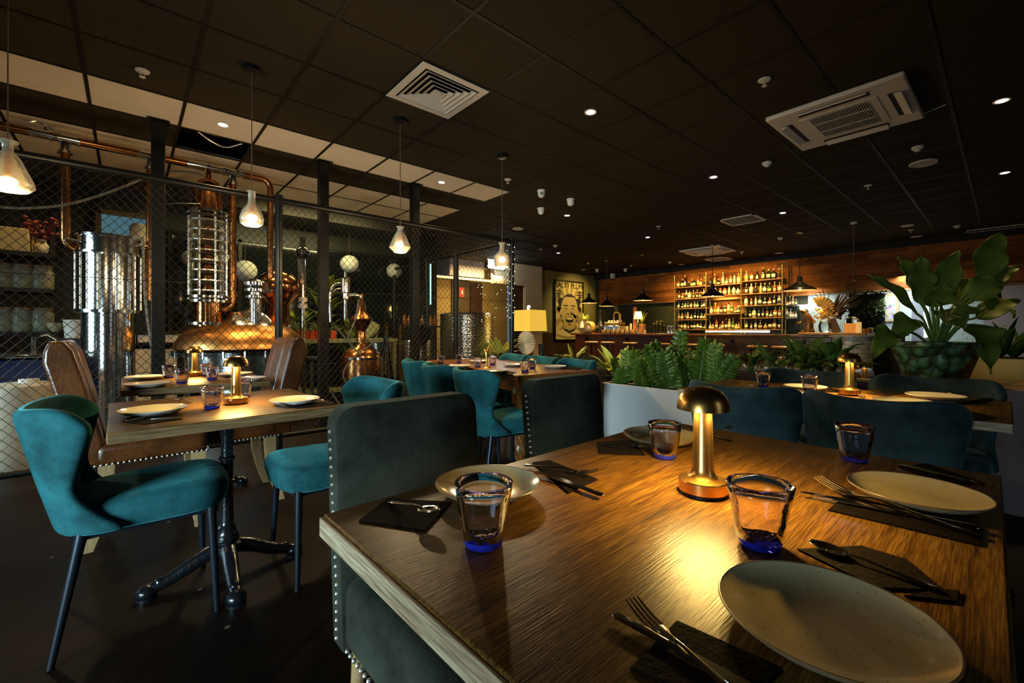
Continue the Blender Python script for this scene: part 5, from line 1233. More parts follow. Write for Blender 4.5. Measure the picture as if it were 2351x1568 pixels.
def bottle(kind, g, l, c, loc, lab, group, sc):
    key = (kind, g.name, l.name, c.name)
    if key not in protos:
        pr, l0, l1 = shapes[kind]; t = thing('spirit_bottle', lab, 'bottle', loc, 0, group); n = lk[kind]
        M = Matrix.Rotation(pi / 4, 4, 'Z') if n == 4 else None
        MB().lathe(pr, n if n > 4 else 16, M=None, wob=(lambda a, k: .16 * (abs(cos(2 * a)) ** .0 * (max(abs(cos(a)), abs(sin(a))) ** -1 - 1.12)) if k < 3 else 0) if n == 4 else None).build('glass_body', g, t, ang=.9); gb_ = [o for o in t.children if o.name.startswith('glass_body')][0]
        rmax = max(r for r, z in pr); R = rmax * (1.02 if n > 4 else 1.0)
        def lf(a, b):
            q = pi + (a - .5) * 2.1; zz = l0 + (l1 - l0) * b
            r = R + .001
            if n == 4:
                r = r * (1 + .16 * (max(abs(cos(q)), abs(sin(q))) ** -1 - 1.12)) + .0015
            if kind == 'bulb':
                r = .0615
            return (r * cos(q), r * sin(q), zz)
        MB().grid(lf, 12, 1).build('label', l, gb_, solid=.001)
        zt_ = pr[-1][1]; rn = pr[-1][0]
        MB().lathe([(rn + .003, zt_ - .03), (rn + .003, zt_ + .012), (0, zt_ + .013)], 12).build('cap', c, t); protos[key] = t
    else: t = dup(protos[key], loc, 0, lab, group)
    t.scale = (sc,) * 3; return t
rb = random.Random(21)
kinds = ['tall', 'round', 'square', 'wine', 'tall', 'round', 'square', 'bulb']
glasses = [gdark, gamber, gclear, gblack, gamber, gclear, gdark, ggreen]
labels = [lab_c, lab_w, lab_c, lab_g, lab_c, lab_k, lab_w, lab_c]; caps = [cap_g, cap_k, cap_c, cap_g, cap_c]
gname = {'dark_green_bottle': 'dark green', 'amber_bottle': 'amber', 'pale_bottle': 'pale', 'black_bottle': 'black', 'green_bottle': 'green'}
def row(px0, px1, n, z_, where, maxh, back=0):
    """one row of bottles between two columns of the photo, left to right"""
    for i in range(n):
        px = px0 + (px1 - px0) * (i + .5) / n + rb.uniform(-.8, .8)
        y = su(px, 700).y; kd = rb.choice(kinds); g = rb.choice(glasses); l = rb.choice(labels); c = rb.choice(caps)
        hgt = shapes[kd][0][-1][1] + .013; sc = min(1.12, maxh * rb.uniform(.82, .98) / hgt, 1.15)
        w_ = max(r for r, zz in shapes[kd][0]) * 2; pitch = abs(su(px0, 700).y - su(px1, 700).y) / n; sc = min(sc, pitch * .97 / w_)
        bottle(kd, g, l, c, (SHU + .08 + back + rb.uniform(-.02, .02), y, z_ + .0005), '%s spirit bottle, %s from the left on %s' % (gname[g.name], ordn[i], where), 'bottles behind the bar', sc)
row(1552, 1618, 9, zL[0], 'the top shelf of the left bay', .36)
row(1552, 1618, 8, zL[1], 'the second shelf of the left bay', zL[0] - zL[1] - .05)
row(1552, 1618, 9, zL[2], 'the third shelf of the left bay', zL[1] - zL[2] - .04)
row(1552, 1618, 9, zL[3], 'the fourth shelf of the left bay', zL[2] - zL[3] - .05)
row(1552, 1618, 9, zL[4], 'the bottom shelf of the left bay', zL[3] - zL[4] - .04)
row(1624, 1698, 8, zM[0], 'the top shelf of the middle bay', .36)
row(1624, 1698, 7, zM[1], 'the second shelf of the middle bay', .29)
row(1626, 1698, 9, zM[2], 'the lower shelf of the middle bay', .34)
row(1624, 1698, 10, zM[3], 'the bottom shelf of the middle bay', .34)
row(1706, 1792, 7, zR[0], 'the top shelf of the right bay', .34)
row(1706, 1792, 8, zR[1], 'the second shelf of the right bay', .30)
row(1706, 1792, 8, zR[2], 'the third shelf of the right bay', .27)
row(1706, 1792, 9, zR[3], 'the fourth shelf of the right bay', .28)
row(1706, 1792, 8, zR[4], 'the bottom shelf of the right bay', .27)
row(1802, 1828, 4, zT[0], 'the upper board of the dim rack', .28); row(1802, 1828, 4, zT[1], 'the lower board of the dim rack', .28)
glow = mat('lit_back_panel', (.5, .24, .05), .6)
p0, p1 = su(1628, 690), su(1698, 690)
struct(MB().span((12.36, p1.y, zrow(1660, 757)), (12.396, p0.y, zrow(1660, 684))).build('trim_8', fascia_wood, smooth=False))
area('middle_bay_glow', (SHU + .05, (p0.y + p1.y) / 2, zM[1] - .05), (.35, 0, -1), .5, .1, 9, AMBER)
for y0, y1, zz in ((sl, s1, zL), (s2, sr, zR)): area('shelf_wash', (SHU - 1.1, (y0 + y1) / 2, 2.9), (1, 0, -.9), 1.0, .12, 22, (1, .70, .20), 1.5)
area('shelf_wash', (SHU - 1.1, (s1 + s2) / 2, 2.9), (1, 0, -.9), 1.0, .12, 20, (1, .70, .20), 1.5)
# under-shelf tubes: warm on the left, white on the right
for (a, b, col, e, lab) in ((1622, 1690, (1, .72, .2), 5, 'warm lit tube under the bottle shelving, left stretch'), (1690, 1768, (.9, .97, 1), 7, 'white lit tube under the bottle shelving, right stretch')):
    y0, y1 = su(a, 760).y, su(b, 760).y; z_ = zrow(a, 761)
    tag(MB().span((SHU - .06, y1, z_ - .02), (SHU - .02, y0, z_ + .02)).build('light_tube', mat('tube_' + lab[:4], (1, 1, 1), .5, emit=col, estr=e)), lab, 'light')
q0, q1 = onU(1832, 700, 12.2), onU(1866, 709, 12.2)
tag(MB().span((12.2, q1.y, q1.z), (12.26, q0.y, q0.z)).build('light_tube', mat('tube_whit', (1, 1, 1), .5, emit=(.9, .97, 1), estr=7)), 'bright white light box on the kitchen wall right of the bottle shelving', 'light')
area('kitchen_light', (11.9, onU(1870, 700, 12.2).y, 1.9), (.5, .1, -1), .3, .7, 9, (.86, .95, 1))
area('kitchen_light_right', (11.8, onU(2070, 700, 12.2).y, 1.92), (.6, -.1, -1), .3, 1.2, 26, (.84, .94, 1))
# bar pendants
def bar_pendant(px, py, half, pyt, lab):
    u = 9.75; p = onU(px, py, u); k = m_per_px(p)
    t = thing('enamel_pendant_lamp', lab, 'pendant lamp', p, 0, 'black bar pendants'); r = half * k
    MB().lathe([(r, 0), (r * .97, .025), (r * .72, .07), (r * .40, .12), (r * .26, .16), (.05, .17), (.045, .26), (.02, .28), (0, .285)], 32, cap=(0, 1)).build('shade', mat('black_enamel', (.010, .009, .008), .28), t)
    MB().lathe([(r * .985, .001), (r * .95, .018), (r * .7, .06), (r * .3, .11), (0, .12)], 32, cap=(0, 1)).build('shade_lining', mat('cream_enamel', (.55, .40, .18), .5, emit=(1, .60, .16), estr=.55), t)
    MB().sph((0, 0, .05), .04, 12, 8).build('bulb', bulb_on, t)
    MB().cyl((0, 0, .27), (0, 0, CEIL - p.z), .006, 6).build('cord', black_metal, t); MB().lathe([(.05, 0), (.05, -.03), (0, -.035)][::-1], 16, (0, 0, CEIL - p.z)).build('ceiling_cup', brass_bar, t)
    spot('bar_pendant_beam', p + Vector((0, 0, .005)), (0, 0, -1), 95, WARM, 2.3, .7, .04)
bar_pendant(1352, 696, 19, 600, 'black enamel pendant lamp in front of the poster, leftmost over the bar')
bar_pendant(1393, 703, 17, 618, 'black enamel pendant lamp lower and second from the left over the bar')
bar_pendant(1476, 690, 22, 582, 'black enamel pendant lamp against the cedar boards, third from the left')
bar_pendant(1636, 681, 26, 560, 'black enamel pendant lamp in front of the middle bottle shelves')
bar_pendant(1836, 667, 33, 530, 'black enamel pendant lamp right of the bottle shelving')
p = onU(1960, 640, 9.6); t = thing('bare_pendant_cord', 'pale pendant cord hanging above the dried flower arrangement', 'pendant cord', p)
MB().cyl((0, 0, 0), (0, 0, CEIL - p.z), .009, 6).build('cord', cord_mat, t); MB().lathe([(.05, 0), (.05, -.03), (0, -.035)][::-1], 16, (0, 0, CEIL - p.z)).build('ceiling_cup', off_white, t); MB().sph((0, 0, -.02), .03, 10, 6).build('lamp_holder', brass_bar, t)
spot('flower_fill_spot', (9.3, onU(1880, 700, 9.6).y + .2, CEIL - .05), (.25, -.1, -1), 85, WARM, .9, .8, .05)  # added ceiling spot without a fixture, brightens the dried flowers
# stools along the bar
seat_tan = mat('tan_wood_seat', (.42, .21, .055), .4, 0, .15, 14)
proto = None
for n, (px, py, u) in enumerate(((1358, 801, 9.35), (1395, 801, 9.35), (1447, 803, 9.3), (1520, 804, 9.3), (1585, 806, 9.3), (1643, 806, 9.25), (1738, 808, 9.2), (1796, 809, 9.2))):
    p = onU(px, py, u); lab = '%s bar stool seat from the left along the bar counter' % ordn[n]
    if proto is None:
        zt_ = .775; proto = thing('bar_stool', lab, 'stool', (u, p.y, 0), 0, 'bar stools')
        MB().lathe([(.17, zt_ - .04), (.18, zt_ - .025), (.18, zt_ - .012), (.165, zt_), (0, zt_ + .002)], 28).build('seat', seat_tan, proto)
        for k_ in range(4):
            a_ = pi / 4 + pi / 2 * k_; MB().cyl((.11 * cos(a_), .11 * sin(a_), zt_ - .04), (.20 * cos(a_), .20 * sin(a_), 0), .013, 8).build('leg', black_metal, proto)
        MB().tube([(.165 * cos(a), .165 * sin(a), .28) for a in [2 * pi * i / 24 for i in range(25)]], .009, 6).build('foot_ring', black_metal, proto)
    else: dup(proto, (u, p.y, 0), 0, lab)
# things on the bar top
BTZ = BT
def bt(px, u=BU + .12): return Vector((u, onU(px, 760, u).y, BTZ - .002))
def kpx(p): return m_per_px(p)
def leaf(m, base, d, L, W, droop=.5, fold=.25, n=8, up=None, wave=0, mi=0, sd=None):
    """one leaf along direction d that bends down with its length"""
    base = Vector(base); d = Vector(d).normalized(); z = Vector((0, 0, 1)); side = d.cross(z)
    if side.length < 1e-3: side = Vector((1, 0, 0))
    if sd is not None: side = Vector(sd) - d * d.dot(Vector(sd))
    side.normalize(); p = base.copy(); t = d.copy()
    vs = []; fs = []
    for k in range(n + 1):
        q = k / n; w_ = W * (sin(pi * min(1, q ** .75 * .97 + .03)) ** .8) * .5 + .0015
        nrm = side.cross(t).normalized()
        vs += [p - side * w_ + nrm * (fold * w_ + wave * W * .12 * sin(q * 17)), p.copy(), p + side * w_ + nrm * (fold * w_ + wave * W * .12 * sin(q * 15 + 1))]
        p = p + t * (L / n); t = (t - z * droop / n).normalized()
    for k in range(n):
        a = k * 3; fs += [(a, a + 1, a + 4, a + 3), (a + 1, a + 2, a + 5, a + 4)]
    m.add(vs, fs, mi); return p
def rosette(m, base, n, L, W, spread, droop, rg, stem=0, sm_=None, mi=0, wave=0):
    base = Vector(base)
    for i in range(n):
        a = 2 * pi * i * .382 + rg.uniform(-.3, .3); e = rg.uniform(.25, 1.0) * spread
        d = Vector((cos(a) * sin(e), sin(a) * sin(e), cos(e))); l = L * rg.uniform(.75, 1.1)
        b = base + Vector((cos(a), sin(a), 0)) * .01
        if stem and sm_ is not None:
            s = stem * rg.uniform(.5, 1.1); q = b + d * s; sm_.tube([b, b + d * s * .5 + Vector((0, 0, s * .05)), q], .0035, 5); b = q
        leaf(m, b, d, l, W * rg.uniform(.8, 1.15), droop * rg.uniform(.6, 1.3), .22, 7, None, wave, mi)
rg = random.Random(11)
p = bt(1342); k = kpx(p)
t = thing('geometric_planter_plant', 'faceted pale planter with light leaves at the left end of the bar, before the poster', 'potted plant', p)
MB().lathe([(9 * k, 0), (16 * k, 12 * k), (13 * k, 20 * k), (8 * k, 28 * k), (7 * k, 27 * k), (0, 24 * k)], 6).build('faceted_pot', mat('pale_facet', (.5, .42, .26), .6), t, smooth=False)
m = MB(); rosette(m, (0, 0, 26 * k), 9, 26 * k, 8 * k, 1.1, .6, rg); m.build('leaves', leaf_lime, t, solid=.001)
p = bt(1354, BU + .0); k = kpx(p)
t = thing('round_machine', 'round glass and brass drum with a white dial beside the faceted planter on the bar', 'machine', p)
MB().lathe([(0, -.1), (11 * k, -.1), (13 * k, -.07), (13 * k, .07), (11 * k, .1), (0, .1)], 28, M=Matrix.Translation((0, 0, 14 * k)) @ Matrix.Rotation(pi / 2, 4, 'Y')).build('drum', mat('honey_drum', (.40, .26, .08), .25, .2), t)
MB().lathe([(0, 0), (5 * k, 0), (5 * k, .01), (0, .012)], 24, M=Matrix.Translation((-.1, -2 * k, 11 * k)) @ Matrix.Rotation(-pi / 2, 4, 'Y')).build('dial', white_paint, t); MB().cyl((-.118, -2 * k, 11 * k), (-.105, -2 * k, 11 * k), 1.0 * k, 8).build('dial_hub', black_metal, t)
MB().box((0, 0, .012), (.22, 24 * k, .024)).build('base', dark_wood, t)
p = bt(1379); k = kpx(p)
t = thing('dark_gourd_vase', 'black glossy long-necked vase on the bar below the second pendant', 'vase', p)
MB().lathe([(7 * k, 0), (11 * k, 6 * k), (11 * k, 14 * k), (6 * k, 21 * k), (2.5 * k, 28 * k), (1.8 * k, 42 * k), (2.4 * k, 52 * k), (1.4 * k, 55 * k), (0, 55 * k)], 26).build('vase', mat('black_glaze', (.010, .009, .008), .12, coat=.6), t)
p = bt(1412, BU + .3); k = kpx(p)
t = thing('espresso_machine', 'gleaming gold-lit espresso machine on the bar under the cedar boards', 'coffee machine', p)
MB().box((0, 0, 12 * k), (.42, 46 * k, 12 * k)).build('body', polished, t, bevel=.03); MB().box((-.02, 0, 22 * k), (.34, 40 * k, 7 * k)).build('cup_tray', brass_bar, t, bevel=.02); MB().box((-.05, 0, 2 * k), (.46, 48 * k, 4 * k)).build('drip_tray', black_metal, t, bevel=.01)
for dy in (-12, 12):
    MB().lathe([(3.6 * k, 9 * k), (3.6 * k, 16 * k), (0, 16 * k)], 16, (-.26, dy * k, -3 * k)).build('group_head', polished, t); MB().cyl((-.28, dy * k, 6 * k), (-.46, dy * k, 4.5 * k), .016, 8).build('portafilter', black_metal, t)
for k_ in range(5): MB().lathe([(2.2 * k, 0), (3 * k, 4 * k), (2.8 * k, 4 * k), (0, .6 * k)], 14, (0, (-16 + 8 * k_) * k, 25.6 * k)).build('cup', white_ware, t)
MB().tube([(-.1, -18 * k, 26 * k), (-.1, -18 * k, 44 * k), (-.1, -14 * k, 47 * k), (-.1, -6 * k, 47 * k), (-.1, -3 * k, 44 * k), (-.1, -3 * k, 30 * k)], .022, 10).build('swan_pipe', brass_bar, t)
MB().tube([(-.12, -22 * k, 2 * k), (-.12, -22 * k, 44 * k)], .009, 8).build('steam_rod', brass_bar, t)
p = bt(1411, BU + .35)
t = thing('till_screen', 'dark tilted till screen rising behind the espresso machine', 'screen', p); k = kpx(p)
MB().cyl((0.3, 0, 0), (.3, 0, 50 * k), .02, 8).build('stand', black_metal, t); MB().box((.3, -.02, 56 * k), (.03, 9 * k, 18 * k)).build('panel', mat('dim_screen', (.12, .09, .04), .4), t, bevel=.006).rotation_euler.x = -.25
proto = None
for n in range(8):
    px = 1386 + n * 10.5; p = bt(px, BU - .12); k = kpx(p); lab = '%s small glass from the left in the row before the espresso machine' % ordn[n]
    if proto is None:
        proto = thing('bar_glass', lab, 'glass', p, 0, 'small bar glasses'); MB().lathe([(.03, 0), (.045, .02), (.05, .10), (.046, .10), (.04, .03), (0, .02)], 18).build('bowl', mat('frosted_amber_glass', (.75, .55, .2), .2, trans=.4), proto)
    else: dup(proto, p, 0, lab)
p = bt(1465, BU + .15); k = kpx(p)
t = thing('bar_table_lamp', 'lit table lamp with a pale conical shade on the bar right of the espresso machine', 'lamp', p)
MB().lathe([(5 * k, 0), (5 * k, .02), (2.6 * k, .03), (2.6 * k, 26 * k), (1 * k, 28 * k), (1 * k, 33 * k)], 20).build('base', polished, t)
MB().lathe([(10 * k, 33 * k), (7 * k, 50 * k)], 28, cap=(0, 0)).build('lamp_shade', mat('lit_cream_shade', (.8, .65, .35), .8, emit=(1, .66, .25), estr=1.7), t, solid=.004)
point('bar_lamp_glow', p + Vector((-.02, 0, 40 * k)), 5, (1, .65, .25), .05)
p = bt(1474, BU + .3); k = kpx(p); t = thing('boxed_plant', 'upright leafy plant in a timber box behind the bar lamp', 'potted plant', p)
MB().box((0, 0, 11 * k), (.14, 11 * k, 22 * k)).build('timber_box', shelf_wood, t, bevel=.006); m = MB(); rosette(m, (0, 0, 21 * k), 9, 36 * k, 6 * k, .55, .4, rg); m.build('leaves', leaf_olive, t, solid=.001)
p = bt(1458, BU + .45); k = kpx(p); t = tag(MB().lathe([(4.5 * k, 0), (4.5 * k, 56 * k), (4 * k, 60 * k), (0, 61 * k)], 18).build('orange_cylinder', mat('orange_paper_tube', (.62, .22, .03), .6), None, p), 'tall orange cylinder standing behind the bar lamp', 'tube')
for n, (px, hh) in enumerate(((1448, 22), (1440, 16), (1481, 7))):
    p = bt(px, BU + .0); k = kpx(p); t = tag(MB().lathe([(2.4 * k, 0), (2.4 * k, hh * k), (2.0 * k, hh * k + .004), (0, hh * k)], 14).build('candle', mat('ivory_wax', (.62, .48, .24), .6), None, p), ['tall ivory candle on the bar left of the lit lamp', 'shorter ivory candle at the left of the bar lamp', 'small square-looking candle right of the bar lamp'][n], 'candle', 'bar candles')
proto = None
for n, (px, hh) in enumerate(((1503, 22), (1510, 26), (1519, 27), (1527, 20), (1535, 18), (1543, 18))):
    p = bt(px, BU + .1); k = kpx(p); lab = '%s from the left of the jugs and shakers on the bar beside the bottle shelving' % ordn[n]
    q = thing('bar_shaker', lab, 'shaker', p, 0, 'bar shakers'); MB().lathe([(3 * k, 0), (4 * k, .01), (4.2 * k, hh * k * .7), (3 * k, hh * k * .85), (3.2 * k, hh * k)], 18).build('vessel', polished if n > 3 else jar_glass, q)
    if n < 3: MB().lathe([(3.4 * k, hh * k), (3.0 * k, hh * k + .03), (0, hh * k + .03)], 14).build('lid', brass_bar, q)
# animal figure, dried flowers and oddments at the right of the bar
RB = 9.75
def rb_(px, u=RB): return Vector((u, onU(px, 768, u).y, onU(1880, 764, 9.6).z))
slab_ = onU(1880, 764, 9.6).z
y0, y1 = onU(1836, 765, 9.7).y, onU(1992, 765, 9.7).y
t = tag(MB().box((0, 0, 0), (.42, y0 - y1, slab_ - BT + .012)).build('live_edge_board', wood('honey_slab', [(.33, (.20, .08, .015)), (.5, (.42, .2, .04)), (.7, (.6, .32, .08))], 1, .7, .4, .4), None, (9.8, (y0 + y1) / 2, (slab_ + BT) / 2 - .004), bevel=.008), 'honey-coloured timber slab under the flowers at the right end of the bar', 'board')
p = rb_(1857); k = kpx(p)
t = thing('bronze_animal_figure', 'bronze figure of an upright animal with raised snout, left of the dried flowers', 'figurine', p)
def yz(dx, dz, f=0): return (-.02 - f, -dx * k, dz * k)
sk = MB()
def blob(pts, rs, n=14): sk.tube(bez([yz(*q) for q in pts], 5), None, n) if False else None
path = bez([yz(0, 0), yz(0, 10), yz(1, 22), yz(-1, 33), yz(-4, 41), yz(-6, 47)], 5); K = len(path)
sk.tube(path, [k * (8.5 + 1.5 * sin(pi * i / K * 1.1) - 4.2 * (i / K) ** 1.5) for i in range(K)], 16)
sk.tube([yz(-6, 47), yz(-9, 49), yz(-14, 51), yz(-17, 52)], [4.8 * k, 4.4 * k, 3.4 * k, 2.2 * k], 12); sk.tube([yz(-7, 45), yz(-12, 46), yz(-15, 46.5)], [3 * k, 2.4 * k, 1.4 * k], 10)
for s in (-1, 1):
    sk.tube(bez([yz(s * 6, 30), yz(s * 12, 26), yz(s * 13 - 3, 22, .06), yz(s * 15 - 4, 23, .1)], 4), [2.8 * k - .08 * k * i for i in range(13)], 8)
    sk.tube([yz(s * 6, 9), yz(s * 9, 3, .03), yz(s * 12, 1.5, .06)], [4.4 * k, 3.6 * k, 2.6 * k], 10)
    sk.sph(yz(-4 + s * 3.4, 50), 1.6 * k, 8, 5)
sk.build('figure', mat('bronze_patina', (.26, .13, .035), .35, .6, .3, 12), t)
p = rb_(1895); k = kpx(p)
t = thing('dried_flower_arrangement', 'big dried flower arrangement with golden fan leaf in a glass bowl on the bar', 'flower arrangement', p)
MB().lathe([(9 * k, 0), (13 * k, 6 * k), (14 * k, 16 * k), (11 * k, 24 * k), (12 * k, 26 * k)], 26).build('glass_bowl', jar_glass, t)
def yz2(dx, dz, f=0): return Vector((-f, -dx * k, dz * k))
m = MB()                        # pleated fan leaf
c = yz2(-10, 56, .05)
def fan(a, b):
    ang = 1.0 + a * 3.6; r = (4 + 26 * b) * k * (1 - .25 * abs(a - .5)); return (c.x - .03 * ((int(a * 28)) % 2) * b, c.y + r * cos(ang) , c.z + r * sin(ang))
m.grid(fan, 28, 3).build('golden_fan_leaf', mat('dried_gold', (.78, .50, .12), .7), t, solid=.004)
m = MB(); r5 = random.Random(9)
for n in range(150):
    a, e = r5.uniform(0, 2 * pi), r5.uniform(0, 1); rr_ = sqrt(e) * 24 * k
    q = yz2(2, 46, 0) + Vector((r5.uniform(-.16, .16), cos(a) * rr_ * 1.05, sin(a) * rr_ * .95)); m.sph(tuple(q), r5.uniform(1.2, 2.8) * k, 6, 4, (1, 1, .7))
m.build('dried_blossoms', mat('dried_orange', (.48, .19, .03), .8, 0, 0, 30, None, 0, 10, col2=(.85, .52, .10)), t)
m = MB()
for n in range(60):
    a = r5.uniform(0, 2 * pi); rr_ = sqrt(r5.uniform(0, 1)) * 17 * k; q = yz2(20, 48, -.02) + Vector((r5.uniform(-.1, .1), cos(a) * rr_, sin(a) * rr_)); m.sph(tuple(q), r5.uniform(2.0, 3.6) * k, 6, 4)
m.build('dark_red_blossoms', mat('dried_dark_red', (.06, .010, .006), .8, 0, .5, 20), t)
m = MB()
for n in range(22):
    q = n / 21; leaf(m, yz2(14, 40, .02), (r5.uniform(-.3, .3), -(.25 + .9 * q), 1.1 - .5 * q), (48 + 26 * sin(q * 3)) * k, 8 * k, .25, .3, 6)
m.build('palm_fronds', mat('dried_palm', (.16, .09, .03), .75, 0, .4, 20), t, solid=.002)
m = MB()
for (a, b) in ((-12, 96), (-20, 90), (-5, 100), (6, 92)): m.tube(bez([yz2(0, 40), yz2(a * .5, 66), yz2(a * .8 + 2, 82), yz2(a, b)], 4), .006, 5)
m.build('bare_twigs', mat('dark_twig', (.03, .014, .006), .8), t)
p = rb_(1922); k = kpx(p)
q = MB().box((0, 0, 17 * k), (.05, 16 * k, 34 * k)).build('menu_slab', wood('slab_board', [(.33, (.10, .045, .012)), (.6, (.28, .13, .035)), (.75, (.4, .2, .06))], 2, .6, .5, .3), None, p, bevel=.006); q.rotation_euler.x = -.35; tag(q, 'leaning timber slab between the flowers and the amber jar on the bar', 'board')
p = rb_(1955, 9.55); k = kpx(p)
t = thing('amber_candle_jar', 'big clear jar holding an amber candle on the bar right of the flowers', 'candle jar', p)
MB().lathe([(13 * k, .004), (14 * k, .02), (14 * k, 30 * k), (9 * k, 35 * k), (9 * k, 37 * k)], 26).build('jar', jar_glass, t); MB().lathe([(12 * k, .01), (12 * k, 22 * k), (0, 22 * k)], 24).build('amber_liquid', mat('amber_liquid', (.62, .20, .03), .2, emit=(1, .35, .05), estr=.5), t)
p = rb_(1972, 9.5); t = tag(MB().lathe([(5 * k, 0), (5 * k, 24 * k), (0, 25 * k)], 20).build('wax_candle', mat('lit_wax', (.6, .42, .2), .6, emit=(1, .55, .15), estr=.5), None, p), 'thick glowing wax candle right of the amber jar', 'candle')
for n, px in enumerate((1986, 1994)):
    p = rb_(px, 9.55); tag(MB().lathe([(4 * k, 0), (4.4 * k, 10 * k), (4 * k, 10 * k), (3.6 * k, .01), (0, .01)], 18).build('amber_tealight', mat('amber_glass', (.6, .2, .02), .1, trans=.5), None, p), ['amber glass tealight right of the wax candle', 'second amber glass tealight, farther right on the bar'][n], 'tealight', 'amber tealights')
p = rb_(2000, 9.6); q = tag(MB().box((0, 0, 9 * k), (.03, 9 * k, 12 * k)).build('gold_card', mat('gold_card', (.6, .33, .05), .5), None, p + Vector((0, 0, -3 * k + .002)), bevel=.003), 'small tilted gold card at the end of the bar', 'card')
# hedge panel, framed photograph and kitchen wall pieces
hu = 11.6; h0, h1 = onU(1946, 700, hu), onU(2034, 700, hu); zt_ = onU(1990, 672, hu).z
t = thing('hedge_panel', 'upright panel of small dark green leaves right of the dried flowers', 'hedge', (hu, (h0.y + h1.y) / 2, 0))
MB().box((.05, 0, zt_ / 2), (.12, h0.y - h1.y - .06, zt_ - .06)).build('backing_box', black_paint, t)
m = MB(); r6 = random.Random(4)
for n in range(1500):
    q = Vector((-.02 - r6.uniform(0, .09), r6.uniform(h1.y, h0.y) - (h0.y + h1.y) / 2, r6.uniform(.9, zt_))); leaf(m, q, (-r6.uniform(.2, 1), r6.uniform(-1, 1), r6.uniform(-.6, 1)), .07, .04, .3, .2, 2)
o_ = m.build('hedge_leaves', mat('hedge_leaf', (.010, .018, .003), .5, 0, 0, 5, None, 0, 10, col2=(.06, .075, .010)), t); o_['kind'] = 'stuff'
pu = 12.33; a, b = onU(2016, 677, pu), onU(2060, 735, pu)
t = thing('framed_group_photo', 'framed colour photograph of a crowd on the mosaic wall', 'picture', (pu + .02, (a.y + b.y) / 2, (a.z + b.z) / 2)); W_, H_ = a.y - b.y, a.z - b.z
fm = MB()
for s in (-1, 1): fm.box((0, s * (W_ / 2), 0), (.04, .05, H_ + .05)); fm.box((0, 0, s * (H_ / 2)), (.04, W_ + .05, .05))
fm.build('frame', mat('pale_oak_frame', (.42, .30, .15), .5), t)
pm = bpy.data.materials.new('crowd_photo'); pm.use_nodes = True; N, L, b_ = nodes(pm)
tc = N.new('ShaderNodeTexCoord'); vo = N.new('ShaderNodeTexVoronoi'); vo.inputs['Scale'].default_value = 16; L.new(tc.outputs['Object'], vo.inputs['Vector'])
sx = N.new('ShaderNodeSeparateXYZ'); L.new(tc.outputs['Object'], sx.inputs[0]); mr = N.new('ShaderNodeMapRange'); mr.inputs[1].default_value = .02; mr.inputs[2].default_value = .12; L.new(sx.outputs[2], mr.inputs[0])
hs = N.new('ShaderNodeHueSaturation'); hs.inputs['Saturation'].default_value = .45; hs.inputs['Value'].default_value = .55; L.new(vo.outputs['Color'], hs.inputs['Color'])
mx = N.new('ShaderNodeMix'); mx.data_type = 'RGBA'; L.new(mr.outputs[0], mx.inputs[0]); L.new(hs.outputs[0], mx.inputs[6]); mx.inputs[7].default_value = (.40, .50, .28, 1); L.new(mx.outputs[2], b_.inputs['Base Color']); b_.inputs['Roughness'].default_value = .3
MB().box((.0, 0, 0), (.02, W_, H_)).build('photo_print', pm, t, smooth=False)
a, b = onU(2092, 676, 12.3), onU(2128, 1000, 12.3)
struct(MB().span((12.36, b.y, 0), (12.398, a.y, onU(2100, 672, 12.3).z)).build('door_4', mat('grey_kitchen_door', (.16, .17, .19), .5), smooth=False))
a, b = onU(2121, 684, 12.3), onU(2132, 775, 12.3)
tag(MB().span((12.30, b.y, b.z), (12.34, a.y, a.z)).build('lit_door_slot', mat('lit_gap', (1, 1, 1), .5, emit=(1, .97, .9), estr=1.4)), 'narrow bright lit strip beside the kitchen door behind the big plant', 'light')
# poster with its lettering
q0, q1 = onV(1273, 643, PV - .03), onV(1337, 779, PV - .03)
PW, PH = q1.x - q0.x, onV(1273, 643, PV - .03).z - onV(1273, 781, PV - .03).z
pc = Vector(((q0.x + q1.x) / 2, PV - .045, onV(1273, 781, PV - .03).z + PH / 2))
po = thing('framed_poster', 'tall framed poster lettered SALTY PLUM with a laughing face', 'poster', pc)
fm = MB()
for s in (-1, 1): fm.box((s * PW / 2, 0, 0), (.05, .05, PH + .05)); fm.box((0, 0, s * PH / 2), (PW + .05, .05, .05))
fm.build('frame', black_metal, po)
paper = mat('poster_paper', (.52, .38, .13), .8, 0, .08, 3); ink = mat('poster_ink', (.010, .008, .006), .8); tint = mat('poster_ochre', (.30, .20, .06), .8); skin_ = mat('poster_face_tan', (.42, .29, .10), .8); pale_ = mat('poster_pale', (.62, .48, .2), .8)
MB().box((0, .005, 0), (PW, .02, PH)).build('print', paper, po, smooth=False)
def layer(polys, m_, d, name):
    mm = MB()
    for i, poly in enumerate(polys): mm.add([(x * PW, -.008 - d * 3 - .0005 * i, z * PH) for x, z in poly], [tuple(range(len(poly)))])
    return mm.build(name, m_, po, smooth=False)
def ov(cx, cz, rx, rz, n=24, a0=0, a1=2 * pi): return [(cx + rx * cos(a0 + (a1 - a0) * i / n), cz + rz * sin(a0 + (a1 - a0) * i / n)) for i in range(n if a1 - a0 > 6.2 else n + 1)]
layer([[(0, 0), (.5 * cos(a - .11), .5 * sin(a - .11)), (.5 * cos(a + .11), .5 * sin(a + .11))] for a in [2 * pi * k_ / 14 for k_ in range(14)]], tint, .000, 'sunburst')
layer([ov(0, .0, .34, .29), ov(-.33, .03, .10, .06), ov(.33, .03, .10, .06), ov(-.3, .15, .10, .07), ov(.3, .15, .10, .07)], ink, .001, 'hair_shape')
